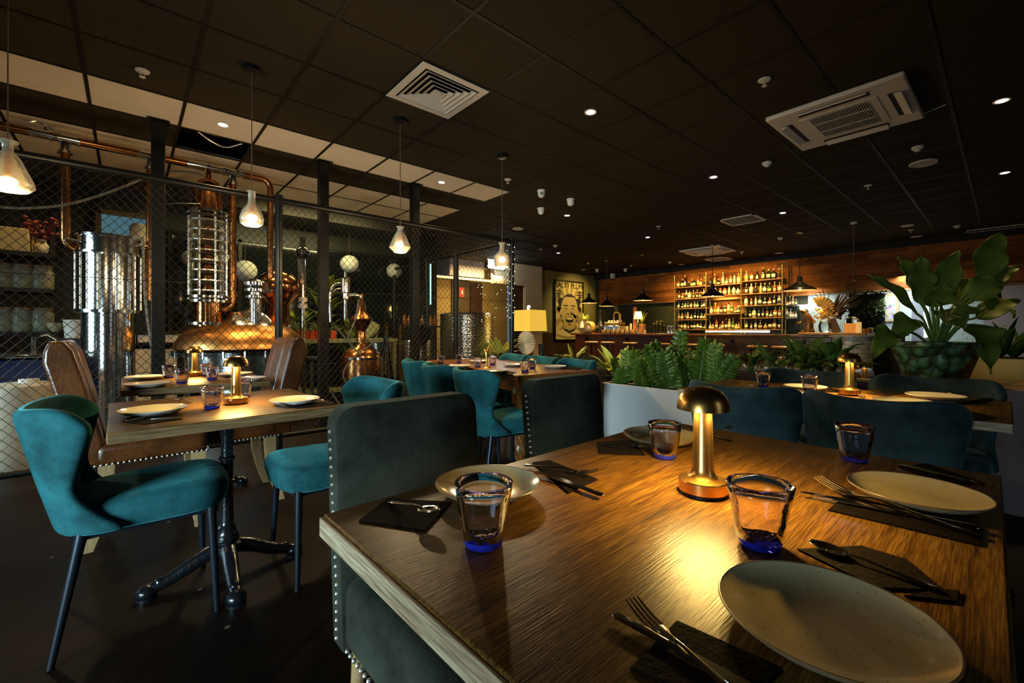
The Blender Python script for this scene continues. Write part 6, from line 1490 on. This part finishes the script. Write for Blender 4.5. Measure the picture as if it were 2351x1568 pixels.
layer([ov(0, .02, .30, .255), ov(0, -.10, .25, .22), ov(-.29, -.03, .06, .05), ov(.29, -.03, .06, .05)], skin_, .002, 'face_shape')
layer([[(-.5, -.5), (-.46, -.38), (-.2, -.30), (0, -.36), (.2, -.30), (.46, -.38), (.5, -.5)]], pale_, .0025, 'shirt_shape')
for k_, poly in enumerate([ov(0, .235, .20, .035, 14, 0, pi), ov(-.13, .085, .09, .010), ov(.13, .085, .09, .010), ov(-.12, .035, .055, .013), ov(.12, .035, .055, .013), ov(-.05, -.06, .025, .014), ov(.05, -.06, .025, .014), ov(0, -.155, .145, .052), [(-.10, -.04), (-.085, -.04), (-.17, -.12), (-.185, -.12)], [(.10, -.04), (.085, -.04), (.17, -.12), (.185, -.12)], ov(0, -.235, .06, .008), [(-.24, -.29), (0, -.345), (.24, -.29), (.2, -.33), (0, -.39), (-.2, -.33)]]): layer([poly], ink, .003 + k_ * .00012, ['hairline', 'eyebrow', 'eyebrow', 'eye', 'eye', 'nostril', 'nostril', 'open_mouth', 'smile_line', 'smile_line', 'chin_line', 'collar'][k_])
layer([ov(0, -.135, .115, .020), ov(-.12, .035, .020, .009), ov(.12, .035, .020, .009)], pale_, .004, 'teeth_and_eyes')
layer([[(-.44, -.40), (-.1, -.445), (.3, -.43), (.3, -.455), (-.1, -.475), (-.44, -.43)]], tint, .0045, 'ribbon_banner')
def text_mesh(s, h, m_, parent, loc, rot, name, bold=0, width=None):
    cu = bpy.data.curves.new('lettering', 'FONT'); cu.body = s; cu.size = h; cu.align_x = 'CENTER'; cu.align_y = 'CENTER'; cu.extrude = .001; cu.offset = bold
    ob = bpy.data.objects.new('lettering', cu); COL.objects.link(ob); dg = bpy.context.evaluated_depsgraph_get(); dg.update()
    me = bpy.data.meshes.new_from_object(ob.evaluated_get(dg)); bpy.data.objects.remove(ob)
    xs = [v.co.x for v in me.vertices]; w_ = max(xs) - min(xs)
    if width:
        for v in me.vertices: v.co.x *= width / w_
    me.materials.clear(); me.materials.append(m_); o = bpy.data.objects.new(name, me); COL.objects.link(o); o.parent = parent; o.location = loc; o.rotation_euler = rot; return o
text_mesh('SALTY PLUM', PH * .13, ink, po, (0, -.016, PH * .425), (pi / 2, 0, 0), 'lettering', .0, PW * .94)
def xin(cx, cz, s):
    b = []
    def st(x0, z0, x1, z1, w_=.085):
        dx, dz = x1 - x0, z1 - z0; l = sqrt(dx * dx + dz * dz); nx, nz = -dz / l * w_ / 2, dx / l * w_ / 2
        b.append([((cx + (x + a * nx) * s / PW), (cz + (z + a * nz) * s / PH)) for x, z, a in ((x0, z0, 1), (x0, z0, -1), (x1, z1, -1), (x1, z1, 1))])
    st(0, .55, .04, .42, .1); st(-.4, .36, .42, .36); st(-.2, .28, -.1, .12); st(.2, .28, .1, .12); st(-.5, .06, .5, .06); st(-.32, -.16, .34, -.16); st(0, .06, 0, -.6, .1)
    return b
layer(xin(-.37, .27, PW * .22) + xin(.37, .27, PW * .22), ink, .0055, 'brush_characters')
spot('poster_wash', (pc.x + .4, PV - 1.6, CEIL - .05), (-.1, 1.3, -1), 170, (1, .76, .26), 1.5, .8, .05)
# lit sign box, red extinguisher sign beyond the cage
p = onV(1140, 604, 9.2); t = thing('illuminated_sign', 'glaring white illuminated sign box beyond the cage corner', 'sign', p); k = kpx(p)
MB().box((0, 0, 0), (46 * k, .1, 27 * k)).build('light_box', mat('sign_white', (.9, .95, 1), .5, emit=(.82, .95, 1), estr=2.6), t, bevel=.03, bseg=4)
text_mesh('&', 14 * k, mat('sign_teal', (.2, .55, .55), .5, emit=(.35, .8, .8), estr=.8), t, (-9 * k, -.055, -2 * k), (pi / 2, 0, 0), 'sign_letter')
text_mesh('C', 14 * k, MT['sign_teal'], t, (12 * k, -.055, -2 * k), (pi / 2, 0, 0), 'sign_letter')
point('sign_glow', p + Vector((0, -.25, 0)), 30, (.75, .92, 1), .12)
p = onV(1060, 671, 10.305); k = kpx(p); t = thing('fire_extinguisher_sign', 'small red fire sign with a white symbol seen through the cage', 'sign', p)
MB().box((0, 0, 0), (13 * k, .02, 22 * k)).build('red_plate', mat('sign_red', (.55, .05, .02), .5, emit=(.8, .08, .03), estr=.35), t); MB().lathe([(2 * k, -6 * k), (2.6 * k, -5 * k), (2.6 * k, 3 * k), (1 * k, 5 * k), (0, 5 * k)], 12, (0, -.012, 0)).build('white_symbol', white_paint, t)
p0, p1 = onV(1000, 636, 9.65), onV(1168, 650, 9.65)
tag(MB().tube([onV(1000, 634, 9.68), onV(1168, 649, 9.68)], .03, 8).build('warm_light_strip', mat('warm_strip', (1, .8, .4), .5, emit=(1, .68, .26), estr=2.2)), 'warm light strip under the entrance bulkhead seen through the cage', 'light')
tag(MB().box((0, 0, 0), (.06, .04, .9)).build('teal_light_bar', mat('teal_lit', (.5, 1, .9), .5, emit=(.35, 1, .85), estr=2.2), None, onV(990, 650, DV - .022)), 'glowing teal vertical light bar behind the rear square post', 'light')
# ---------------------------------------------------------------- planters and plants
PU = 3.16
pa_, pb_ = onU(1382, 878, PU), onU(1690, 900, PU)
PZ = pa_.z; PLn = pa_.y - .95
pl = thing('white_planter', 'long white lacquered planter box behind the near table, holding zamioculcas', 'planter', (PU + .16, pa_.y - PLn / 2, 0))
PD = .32
for x, y, sx, sy in ((-.15, 0, .02, PLn), (.15, 0, .02, PLn), (0, PLn / 2 - .01, PD, .02), (0, -PLn / 2 + .01, PD, .02)):
    MB().box((x, y, PZ / 2), (sx, sy, PZ)).build('side_panel', white_paint, pl, bevel=.003)
MB().box((0, 0, PZ - .06), (PD - .04, PLn - .04, .06)).build('soil', soil, pl)
rz_ = random.Random(31)
def zz_stem(m, st, base, d, L, lw):
    """one arching stem with paired glossy leaflets"""
    p = Vector(base); t = Vector(d).normalized(); pts = [p.copy()]; n = 11
    for k in range(n):
        p = p + t * (L / n); t = (t + Vector((d[0] * .05, d[1] * .05, -.012))).normalized(); pts.append(p.copy())
    K = len(pts); st.tube(pts, [.0095 - .0075 * i / K for i in range(K)], 6)
    sd = t.cross(Vector((0, 0, 1)))
    if sd.length < .05: sd = Vector((1, 0, 0))
    sd = Matrix.Rotation(rz_.uniform(-.9, .9), 3, 'Z') @ Vector((SY_, -CY_, 0)); sd = (sd - t * sd.dot(t)).normalized()
    for k in range(2, K):
        q = k / K
        for s in (-1, 1):
            dd = (sd * s * 1.0 + (pts[k] - pts[k - 1]).normalized() * .55)
            leaf(m, pts[k], dd, lw * (1.15 - .45 * q) * rz_.uniform(.85, 1.1), lw * .44, .2, .25, 5, sd=(pts[k] - pts[k - 1]).normalized() + Vector((rz_.uniform(-.3, .3), rz_.uniform(-.3, .3), 0)))
    leaf(m, pts[-1], t, lw * .7, lw * .28, 0, .2, 4)
zz_spec = [(1428, 812, 5, 'zamioculcas at the left end of the white planter, beside the lime leaves'), (1478, 800, 5, 'zamioculcas second from the left in the white planter'), (1512, 793, 4, 'tall zamioculcas in the middle left of the white planter'),
           (1545, 768, 5, 'tallest zamioculcas in the white planter, stem rising before the bar'), (1592, 785, 5, 'zamioculcas in the white planter right of the tallest one'), (1630, 795, 4, 'zamioculcas at the right of the white planter, behind the brass lamp')]
for px, ytop, ns, lab in zz_spec:
    p = onU(px, 880, PU + .14); ht = onU(px, ytop, PU + .14).z - (PZ - .03)
    t = thing('zamioculcas_plant', lab, 'plant', (p.x, p.y, PZ - .031), 0, 'zamioculcas in the white planter'); m = MB(); st = MB()
    for i in range(ns):
        a = rz_.uniform(0, 2 * pi); tilt = rz_.uniform(.15, .55) if i else .10
        zz_stem(m, st, (.04 * cos(a), .04 * sin(a), 0), (cos(a) * tilt, sin(a) * tilt, 1), ht * (1 if i == 0 else rz_.uniform(.55, .92)), .092)
    m.build('leaflets', leaf_zz, t, solid=.0012); st.build('stems', stem_green, t)
# lime-leaved plants between the mahogany table and the planter
for px, py, n, L, lab, ux in ((1412, 856, 13, .28, 'lime-variegated leafy plant left of the white planter', 3.75), (1318, 832, 8, .24, 'lime-leaved plant in front of the green tufted sofa', 4.6)):
    p = onU(px, py, ux); t = thing('variegated_plant', lab, 'potted plant', (p.x, p.y, 0), 0, 'lime-variegated plants')
    MB().lathe([(.13, 0), (.17, p.z - .05), (.18, p.z - .02), (.16, p.z - .03), (0, p.z - .04)], 24).build('pot', black_paint, t)
    m = MB(); sm_ = MB(); rosette(m, (0, 0, p.z - .04), n, L, L * .42, 1.0, .8, rg, .12, sm_); m.build('leaves', leaf_lime, t, solid=.0015); sm_.build('stems', leaf_lime, t)
# lilies behind the right table
lp = thing('low_planter_box', 'dark low planter box of lilies behind the right oak table', 'planter', (4.0, 1.15, 0))
LZ = .70
MB().box((0, 0, LZ / 2), (.36, 1.5, LZ)).build('box', black_paint, lp, bevel=.01); MB().box((0, 0, LZ + .004), (.3, 1.44, .012)).build('soil', soil, lp)
for px, n, L, lab in ((1725, 16, .16, 'peace lily behind the bluish tumbler at the left end of the low planter'), (1775, 8, .20, 'small peace lily with two broad leaves behind the bluish tumbler'), (1850, 24, .22, 'bushy peace lily in the middle of the low planter, behind the pale tumbler'), (1905, 18, .23, 'peace lily just left of the brass lamp before the tiled bar end')):
    p = onU(px, 860, 4.0); t = thing('peace_lily', lab, 'plant', (4.0, p.y, LZ + .0105), 0, 'peace lilies')
    m = MB(); sm_ = MB(); rosette(m, (0, 0, 0), n, L, L * .38, 1.05, 1.5, rg, L * .75, sm_); m.build('leaves', leaf_lily, t, solid=.0015); sm_.build('stems', stem_green, t)
# the big potted plant on its ledge
BPU = 4.2; p = onU(2145, 785, BPU); k = m_per_px(p); zb_ = onU(2145, 882, BPU).z
led = thing('service_ledge', 'dark timber ledge under the big green pot', 'ledge', (BPU + .25, p.y - .25, 0))
MB().box((0, 0, zb_ - .02), (.75, 1.1, .04)).build('ledge_top', dark_wood, led, bevel=.006); MB().box((.05, 0, zb_ / 2 - .02), (.6, 1.0, zb_ - .04)).build('ledge_body', black_paint, led)
bp = thing('green_glazed_pot_plant', 'huge leafy plant in a bubble-patterned green glazed pot at the right', 'potted plant', (p.x, p.y, zb_))
pot_mat = bpy.data.materials.new('bubble_green_glaze'); pot_mat.use_nodes = True; N, L, b_ = nodes(pot_mat)
tc = N.new('ShaderNodeTexCoord'); vo = N.new('ShaderNodeTexVoronoi'); vo.inputs['Scale'].default_value = 15; L.new(tc.outputs['Object'], vo.inputs['Vector'])
cr = ramp(pot_mat.node_tree, [(.0, (.12, .24, .11)), (.40, (.07, .15, .06)), (.58, (.02, .035, .012)), (1, (.06, .07, .024))]); L.new(vo.outputs['Distance'], cr.inputs[0]); L.new(cr.outputs[0], b_.inputs['Base Color'])
bm_ = N.new('ShaderNodeBump'); bm_.invert = True; bm_.inputs['Strength'].default_value = .8; bm_.inputs['Distance'].default_value = .03; L.new(vo.outputs['Distance'], bm_.inputs['Height']); L.new(bm_.outputs[0], b_.inputs['Normal']); b_.inputs['Roughness'].default_value = .34
PHt = p.z - zb_; R = 82 * k
MB().lathe([(R * .60, 0), (R * .66, PHt * .12), (R * .93, PHt * .86), (R * .94, PHt * .88), (R, PHt * .90), (R, PHt), (R * .93, PHt), (R * .9, PHt * .9), (0, PHt * .88)], 48).build('pot', pot_mat, bp)
MB().lathe([(R * .88, PHt * .89), (0, PHt * .91)], 30).build('soil', soil, bp)
big = mat('big_matt_leaf', (.075, .10, .011), .58, 0, 0, 4, None, .15, 30, col2=(.17, .22, .03), spec=.25)
m = MB(); sm_ = MB(); rib = MB()
# leaf tips aimed by the photograph: base pixel, mid pixel (end of stalk), tip pixel, distance offset, width
cen = Vector((p.x, p.y, zb_))
specs = [((2150, 775), (2252, 640), (2300, 530), .0, .25), ((2150, 775), (2110, 690), (2115, 585), -.05, .24), ((2160, 775), (2150, 690), (2200, 575), .1, .22), ((2140, 780), (2105, 720), (1990, 630), -.1, .17), ((2150, 780), (2180, 730), (2165, 745), -.38, .2),
         ((2150, 780), (2140, 705), (2170, 650), -.2, .26), ((2140, 780), (2100, 735), (2045, 800), -.15, .20), ((2130, 780), (2060, 770), (2000, 830), -.3, .20), ((2160, 780), (2155, 715), (2215, 760), -.3, .30), ((2170, 780), (2230, 690), (2310, 650), -.1, .22),
         ((2170, 780), (2240, 730), (2345, 690), .1, .18), ((2180, 780), (2240, 745), (2275, 860), -.25, .30), ((2170, 780), (2260, 700), (2330, 730), .25, .26), ((2160, 780), (2190, 700), (2240, 640), .2, .22), ((2150, 780), (2120, 700), (2080, 610), .2, .22),
         ((2170, 780), (2250, 660), (2345, 610), .0, .16), ((2150, 775), (2100, 655), (2060, 590), .05, .20), ((2165, 780), (2210, 720), (2255, 715), -.35, .22)]
for b0, s0, t0, off, W in specs:
    dp = depth(cen); B = at(*b0, dp) ; B.z = zb_ + PHt * .9; W *= .80; B = cen + Vector(((B.x - cen.x) * .5, (B.y - cen.y) * .5, PHt * .9)); A = at(*s0, dp + off * .6); T = at(*t0, dp + off)
    pts = bez([B - cen, (B - cen) * .45 + (A - cen) * .55 + Vector((0, 0, .05)), A - cen], 5); sm_.tube(pts, .008, 6)
    # blade as a bent ribbon from A to T
    D = T - A; Lf = D.length; n = 10; arch = .22 * Lf if D.z < .12 else .06 * Lf
    sd = D.cross(Vector((-CY_, -SY_, .7))).normalized(); vs = []; fs = []
    nrm = sd.cross(D.normalized())
    for i in range(n + 1):
        q = i / n; c_ = A - cen + D * q + Vector((0, 0, arch * sin(pi * q) * (1.0))); w_ = W * .5 * (sin(pi * min(1, q ** .62 * .97 + .03)) ** .95) + .002
        wv_ = .11 * W * sin(q * 15 + W * 90)
        vs += [c_ - sd * w_ + nrm * (.25 * w_ + wv_), c_ - sd * w_ * .5 + nrm * .08 * w_, c_, c_ + sd * w_ * .5 + nrm * .08 * w_, c_ + sd * w_ + nrm * (.25 * w_ - wv_)]
    rib.tube([Vector(vs[i * 5 + 2]) - nrm * .001 for i in range(n + 1)], [.0075 - .0055 * i / n for i in range(n + 1)], 5)
    for i in range(n):
        for j in range(4): a_ = i * 5 + j; fs.append((a_, a_ + 1, a_ + 6, a_ + 5))
    m.add(vs, fs)
rib.build('midribs', mat('pale_green_midrib', (.10, .15, .03), .45), bp); m.build('leaves', big, bp, solid=.002, sub=1); sm_.build('stalks', stem_green, bp)
# ---------------------------------------------------------------- sofas
def chesterfield(name, lab, L_, H_, material, loc, rz):
    t = thing('tufted_sofa', lab, 'sofa', loc, rz); nb = int(L_ / .14)
    def fb(a, b):
        y = (a - .5) * L_; ang = -.9 + b * 4.2; u = a * nb; tuft = 0
        if b > .30: tuft = .028 * (abs(sin(pi * u)) ** .5)
        if b < .32: return (.06 + .14 * 0 + tuft, y, .38 + (H_ - .52) * b / .32)
        q = (b - .32) / .68; a2 = pi * .1 + q * pi * 1.25; r = .115 + tuft
        return (-.07 + r * cos(a2), y, H_ - .13 + r * sin(a2))
    MB().grid(fb, nb * 6, 14).build('rolled_back', material, t, solid=.02, ang=2)
    MB().box((-.10, 0, (H_ - .1) / 2 + .06), (.14, L_ - .06, H_ - .22)).build('back_frame', material, t, bevel=.02)
    n = max(2, round(L_ / .7))
    for k_ in range(n): MB().box((.34, -L_ / 2 + .14 + (L_ - .28) * (k_ + .5) / n, .38), (.56, (L_ - .28) / n - .01, .15)).build('seat_cushion', material, t, bevel=.04, bseg=3)
    MB().box((.27, 0, .2), (.66, L_ - .1, .2)).build('base', material, t, bevel=.015)
    for s in (-1, 1):
        m = MB().cyl((-.1, s * (L_ / 2 - .02), H_ - .16), (.62, s * (L_ / 2 - .02), H_ - .16), .10, 18); m.box((.26, s * (L_ / 2 - .02), (H_ - .16) / 2 + .04), (.72, .15, H_ - .22)); m.build('arm', material, t, bevel=.015)
        for x in (-.1, .58): MB().lathe([(.02, 0), (.03, .04), (.03, .10)], 12, (x, s * (L_ / 2 - .08), 0)).build('foot', dark_wood, t)
    return t
sg0, sg1 = onU(1276, 815, 6.3), onU(1460, 812, 6.3)
chesterfield('s', 'dark green tufted sofa back behind the mahogany table, before the bar', (sg0.y - sg1.y) + .1, sg0.z + .0, velvet_green, (6.3, (sg0.y + sg1.y) / 2, 0), pi)
sb0, sb1 = onU(1590, 820, 6.6), onU(1985, 822, 6.6)
chesterfield('s', 'long brown leather tufted sofa below the bar stools', sb0.y - sb1.y, (sb0.z + sb1.z) / 2, leather_dark, (6.6, (sb0.y + sb1.y) / 2, 0), pi)
ss0, ss1 = onU(2200, 850, 6.4), onU(2420, 850, 6.4)
chesterfield('s', 'brown tufted leather sofa at the right edge behind the big green pot', ss0.y - ss1.y + .3, ss0.z, leather_dark, (6.4, (ss0.y + ss1.y) / 2, 0), pi)
p = onU(1670, 868, 4.7); t = thing('leather_armchair', 'rounded brown leather armchair back behind the right end of the white planter', 'armchair', (p.x, p.y, 0), pi)
def ac(a, b):
    s = (a - .5) * 2; ang = s * 1.5; r = .36; z_ = .3 + (onU(1670, 858, 4.7).z - .3 - .12 * abs(s) ** 2) * b; return (-r * cos(ang), r * sin(ang) * 1.0, z_)
MB().grid(ac, 24, 6).build('curved_back', leather, t, solid=.10, sub=1); MB().lathe([(.30, .25), (.32, .28), (.32, .42), (.28, .46), (0, .47)], 28).build('seat', leather, t)
for k_ in range(4): a_ = pi / 4 + pi / 2 * k_; MB().cyl((.24 * cos(a_), .24 * sin(a_), .28), (.27 * cos(a_), .27 * sin(a_), 0), .018, 8).build('leg', black_metal, t)
# low tables with white tops glimpsed between the chairs
for px, py, u, r, lab in ((1254, 828, 5.0, .34, 'white-topped low table behind the mahogany table near the yellow lamp'), (2290, 884, 5.05, .2, 'pale low tabletop at the right edge before the leather sofa')):
    p = onU(px, py, u); t = thing('side_table', lab, 'table', (p.x, p.y, 0)); MB().lathe([(r, p.z - .03), (r, p.z), (0, p.z)], 32).build('table_top', white_ware, t, bevel=.003); MB().cyl((0, 0, .02), (0, 0, p.z - .03), .03, 12).build('column', black_metal, t); MB().lathe([(.2, 0), (.2, .015), (.04, .03)], 24).build('base', black_metal, t)
p = onU(2312, 838, 5.45); k = m_per_px(p)
t = thing('orchid_trough', 'long pale yellow trough with an orchid at the right edge', 'planter', (p.x, p.y, 0)); zt_ = onU(2312, 822, 5.45).z
MB().box((0, 0, zt_ / 2), (.26, 140 * k, zt_)).build('trough', mat('pale_yellow_trough', (.48, .36, .10), .5), t, bevel=.01); MB().box((0, 0, zt_ + .003), (.24, 138 * k, .008)).build('soil', soil, t)
m = MB(); rosette(m, (0, 12 * k, zt_), 8, .34, .09, .8, .7, rg); rosette(m, (0, -10 * k, zt_), 7, .34, .09, .8, .6, rg); m.build('strap_leaves', leaf_dark, t, solid=.002)
m = MB(); st = MB(); tip = Vector((-.05, 24 * k, onU(2298, 765, 5.45).z)); st.tube(bez([(0, 5 * k, zt_), (0, 18 * k, zt_ + .15), tuple(tip)], 6), .006, 6)
for n in range(6):
    a_ = n; m.sph(tuple(tip + Vector((.02 * sin(n * 2), .05 * cos(n * 1.7), -.02 * (n % 3)))), .028, 8, 5, (1, 1, .5))
m.build('orchid_flowers', mat('orchid_pink', (.32, .10, .20), .6), t); st.build('orchid_stem', stem_green, t)
# pinkish partition below the right table
struct(MB().span((3.85, -1.6, 0), (3.95, onU(2262, 900, 3.85).y, onU(2300, 895, 3.85).z)).build('trim_9', mat('mauve_scuffed_panel', (.10, .065, .075), .55, 0, .25, 4), smooth=False))
# ---------------------------------------------------------------- corner with the yellow lamp
CU = 5.05
def cu(px, py, u=CU): return onU(px, py, u)
p = cu(1212, 826); zc = p.z
con = thing('corner_console', 'dark console outside the cage corner carrying the yellow-shaded lamp', 'console', (CU + .12, cu(1200, 826).y, 0)); zc = cu(1200, 834).z
MB().box((0, 0, zc - .02), (.5, 1.0, .04)).build('top', black_metal, con, bevel=.004)
for sx_ in (-1, 1):
    for sy_ in (-1, 1): MB().box((sx_ * .2, sy_ * .45, zc / 2 - .02), (.05, .05, zc - .04)).build('leg', black_metal, con)
MB().box((0, 0, .3), (.44, .94, .03)).build('lower_shelf', black_metal, con)
p = cu(1207, 760); k = m_per_px(p)
t = thing('yellow_shade_lamp', 'lit lamp with a big mustard-yellow square shade right of the cage corner', 'lamp', (CU + .1, p.y, zc))
zs0, zs1 = cu(1207, 760).z - zc, cu(1207, 712).z - zc
sh_ = mat('mustard_shade', (.55, .36, .05), .8, emit=(1, .58, .07), estr=.62)
S_ = .19
MB().loft([[(S_ * 1.08 * a, S_ * 1.08 * b, zs0) for a, b in ((-1, -1), (1, -1), (1, 1), (-1, 1))], [(S_ * a, S_ * b, zs1) for a, b in ((-1, -1), (1, -1), (1, 1), (-1, 1))]]).build('lamp_shade', sh_, t, smooth=False)
MB().lathe([(.10, 0), (.10, .02), (.03, .04), (.06, zs0 * .4), (.02, zs0 * .8), (.015, zs1 + .05)], 22).build('base', dark_wood, t); MB().sph((0, .03, zs1 + .045), .032, 12, 8, (1, 1, 1.3)).build('bulb', bulb_on, t)
point('yellow_lamp_glow', t.location + Vector((0, 0, zs1 + .22)), 9, (1, .64, .14), .06); point('yellow_lamp_glow', t.location + Vector((0, 0, zs0 - .07)), 6, (1, .64, .14), .06)
p = cu(1201, 787, 4.75); k = m_per_px(p)
t = thing('pleated_paper_fan', 'round white pleated paper fan standing before the yellow lamp', 'ornament', (4.82, p.y, zc))
m = MB(); n = 56; cz0 = p.z - zc; Rf = 27 * k
vs = [(-.03, 0, cz0)]
for i in range(n): a_ = 2 * pi * i / n; vs.append(((-.03 if i % 2 else .03), Rf * 1.05 * cos(a_), cz0 + Rf * sin(a_)))
vs.append((.03, 0, cz0))
m.add(vs, [(0, 1 + i, 1 + (i + 1) % n) for i in range(n)] + [(n + 1, 1 + (i + 1) % n, 1 + i) for i in range(n)])
m.build('pleats', mat('white_paper', (.72, .64, .48), .8), t, smooth=False); MB().cyl((0, 0, .0), (0, 0, cz0 - Rf * .9), .012, 8).build('stand', black_metal, t); MB().lathe([(.06, 0), (.06, .012), (0, .014)], 18).build('foot', black_metal, t)
p = cu(1238, 800, 4.8); k = m_per_px(p)
t = thing('black_branch_sculpture', 'black branching sculpture right of the paper fan', 'sculpture', (4.85, p.y, zc)); m = MB(); r8 = random.Random(2)
for n in range(7):
    a_ = r8.uniform(-10, 10) * k; m.tube(bez([(0, 0, 0), (0, a_ * .4, 16 * k), (.02 * r8.uniform(-1, 1), a_, r8.uniform(28, 48) * k)], 5), .008, 5)
    for j in range(5): m.sph((.01, a_ * r8.uniform(.6, 1.1), r8.uniform(22, 50) * k), r8.uniform(2, 3.4) * k, 7, 4, (.5, 1, 1.3))
m.build('branches', black_metal, t); MB().lathe([(.06, 0), (.06, .015), (0, .018)], 18).build('base', black_metal, t)
for px, py, n, L, mt_, lab, u in ((1152, 806, 30, .36, leaf_lime, 'lime green leafy plant at the cage corner left of the paper fan', 4.55), (1128, 822, 14, .20, leaf_lime, 'small lime leafy plant in front of the big dimpled tank', 4.45)):
    p = cu(px, py, u); t = thing('corner_plant', lab, 'potted plant', (p.x, p.y, 0), 0); zt_ = p.z - .12
    MB().lathe([(.10, 0), (.14, zt_ - .02), (.14, zt_), (.12, zt_ - .03), (0, zt_ - .04)], 20).build('pot', black_paint, t); m = MB(); sm_ = MB(); rosette(m, (0, 0, zt_ - .04), n, L, L * .3, 1.1, 1.0, rg, .12, sm_); m.build('leaves', mt_, t, solid=.0015); sm_.build('stems', stem_green, t)
p = onz(1117, 845, TZ); k = m_per_px(p)
t = thing('brass_candle_stand', 'slim glowing brass candle stand on the mahogany table', 'candle holder', p)
MB().lathe([(9 * k, 0), (8 * k, .006), (2.5 * k, .015), (1.8 * k, .03), (2.6 * k, 36 * k), (2.6 * k, 37 * k), (6.5 * k, 40 * k), (4 * k, 44 * k), (0, 46 * k)], 22).build('stem', brass, t)
MB().lathe([(2.2 * k, 37.5 * k), (5.6 * k, 39.4 * k)], 18).build('light_ring', MT['warm_led_ring'], t)
point('candle_stand_glow', p + Vector((-.04, 0, 34 * k)), 1.0, AMBER, .02)
# foliage at the back of the distillery
for px, py, n, L, v, lab in ((745, 640, 24, .34, 7.5, 'tall olive foliage plant behind the middle post'), (685, 700, 20, .30, 7.5, 'olive foliage plant behind the red spirit flasks'), (805, 720, 20, .30, 7.55, 'olive foliage plant behind the small alembic still'), (428, 742, 14, .24, 7.45, 'leafy plant glimpsed between the left post and the still column'), (20, 690, 10, .22, 6.5, 'small green plant on the left shelving among the jars')):
    p = onV(px, py + 40, v); t = thing('foliage_plant', lab, 'potted plant', (p.x, v, 0), 0, 'foliage behind the stills') if px > 100 else None
    if t is None: continue
    zt_ = max(.4, p.z - .3)
    MB().lathe([(.16, 0), (.2, .36), (.2, .4), (.18, .38), (0, .36)], 22).build('pot', black_paint, t); m = MB(); sm_ = MB()
    for lv_ in range(3): rosette(m, (0, 0, .38 + (zt_ - .2) * (.45 + .3 * lv_)), n // 2, L, L * .34, 1.3, .9, rg, .2, sm_)
    sm_.tube([(0, 0, .36), (.02, 0, zt_), (0, 0, zt_ + .3)], .02, 8); m.build('leaves', leaf_olive, t, solid=.0015); sm_.build('stems', stem_green, t)
area('foliage_glow', (onV(740, 600, 6.7).x, 6.6, 2.75), (.05, .6, -1), 1.6, .2, 40, (1, .86, .38))
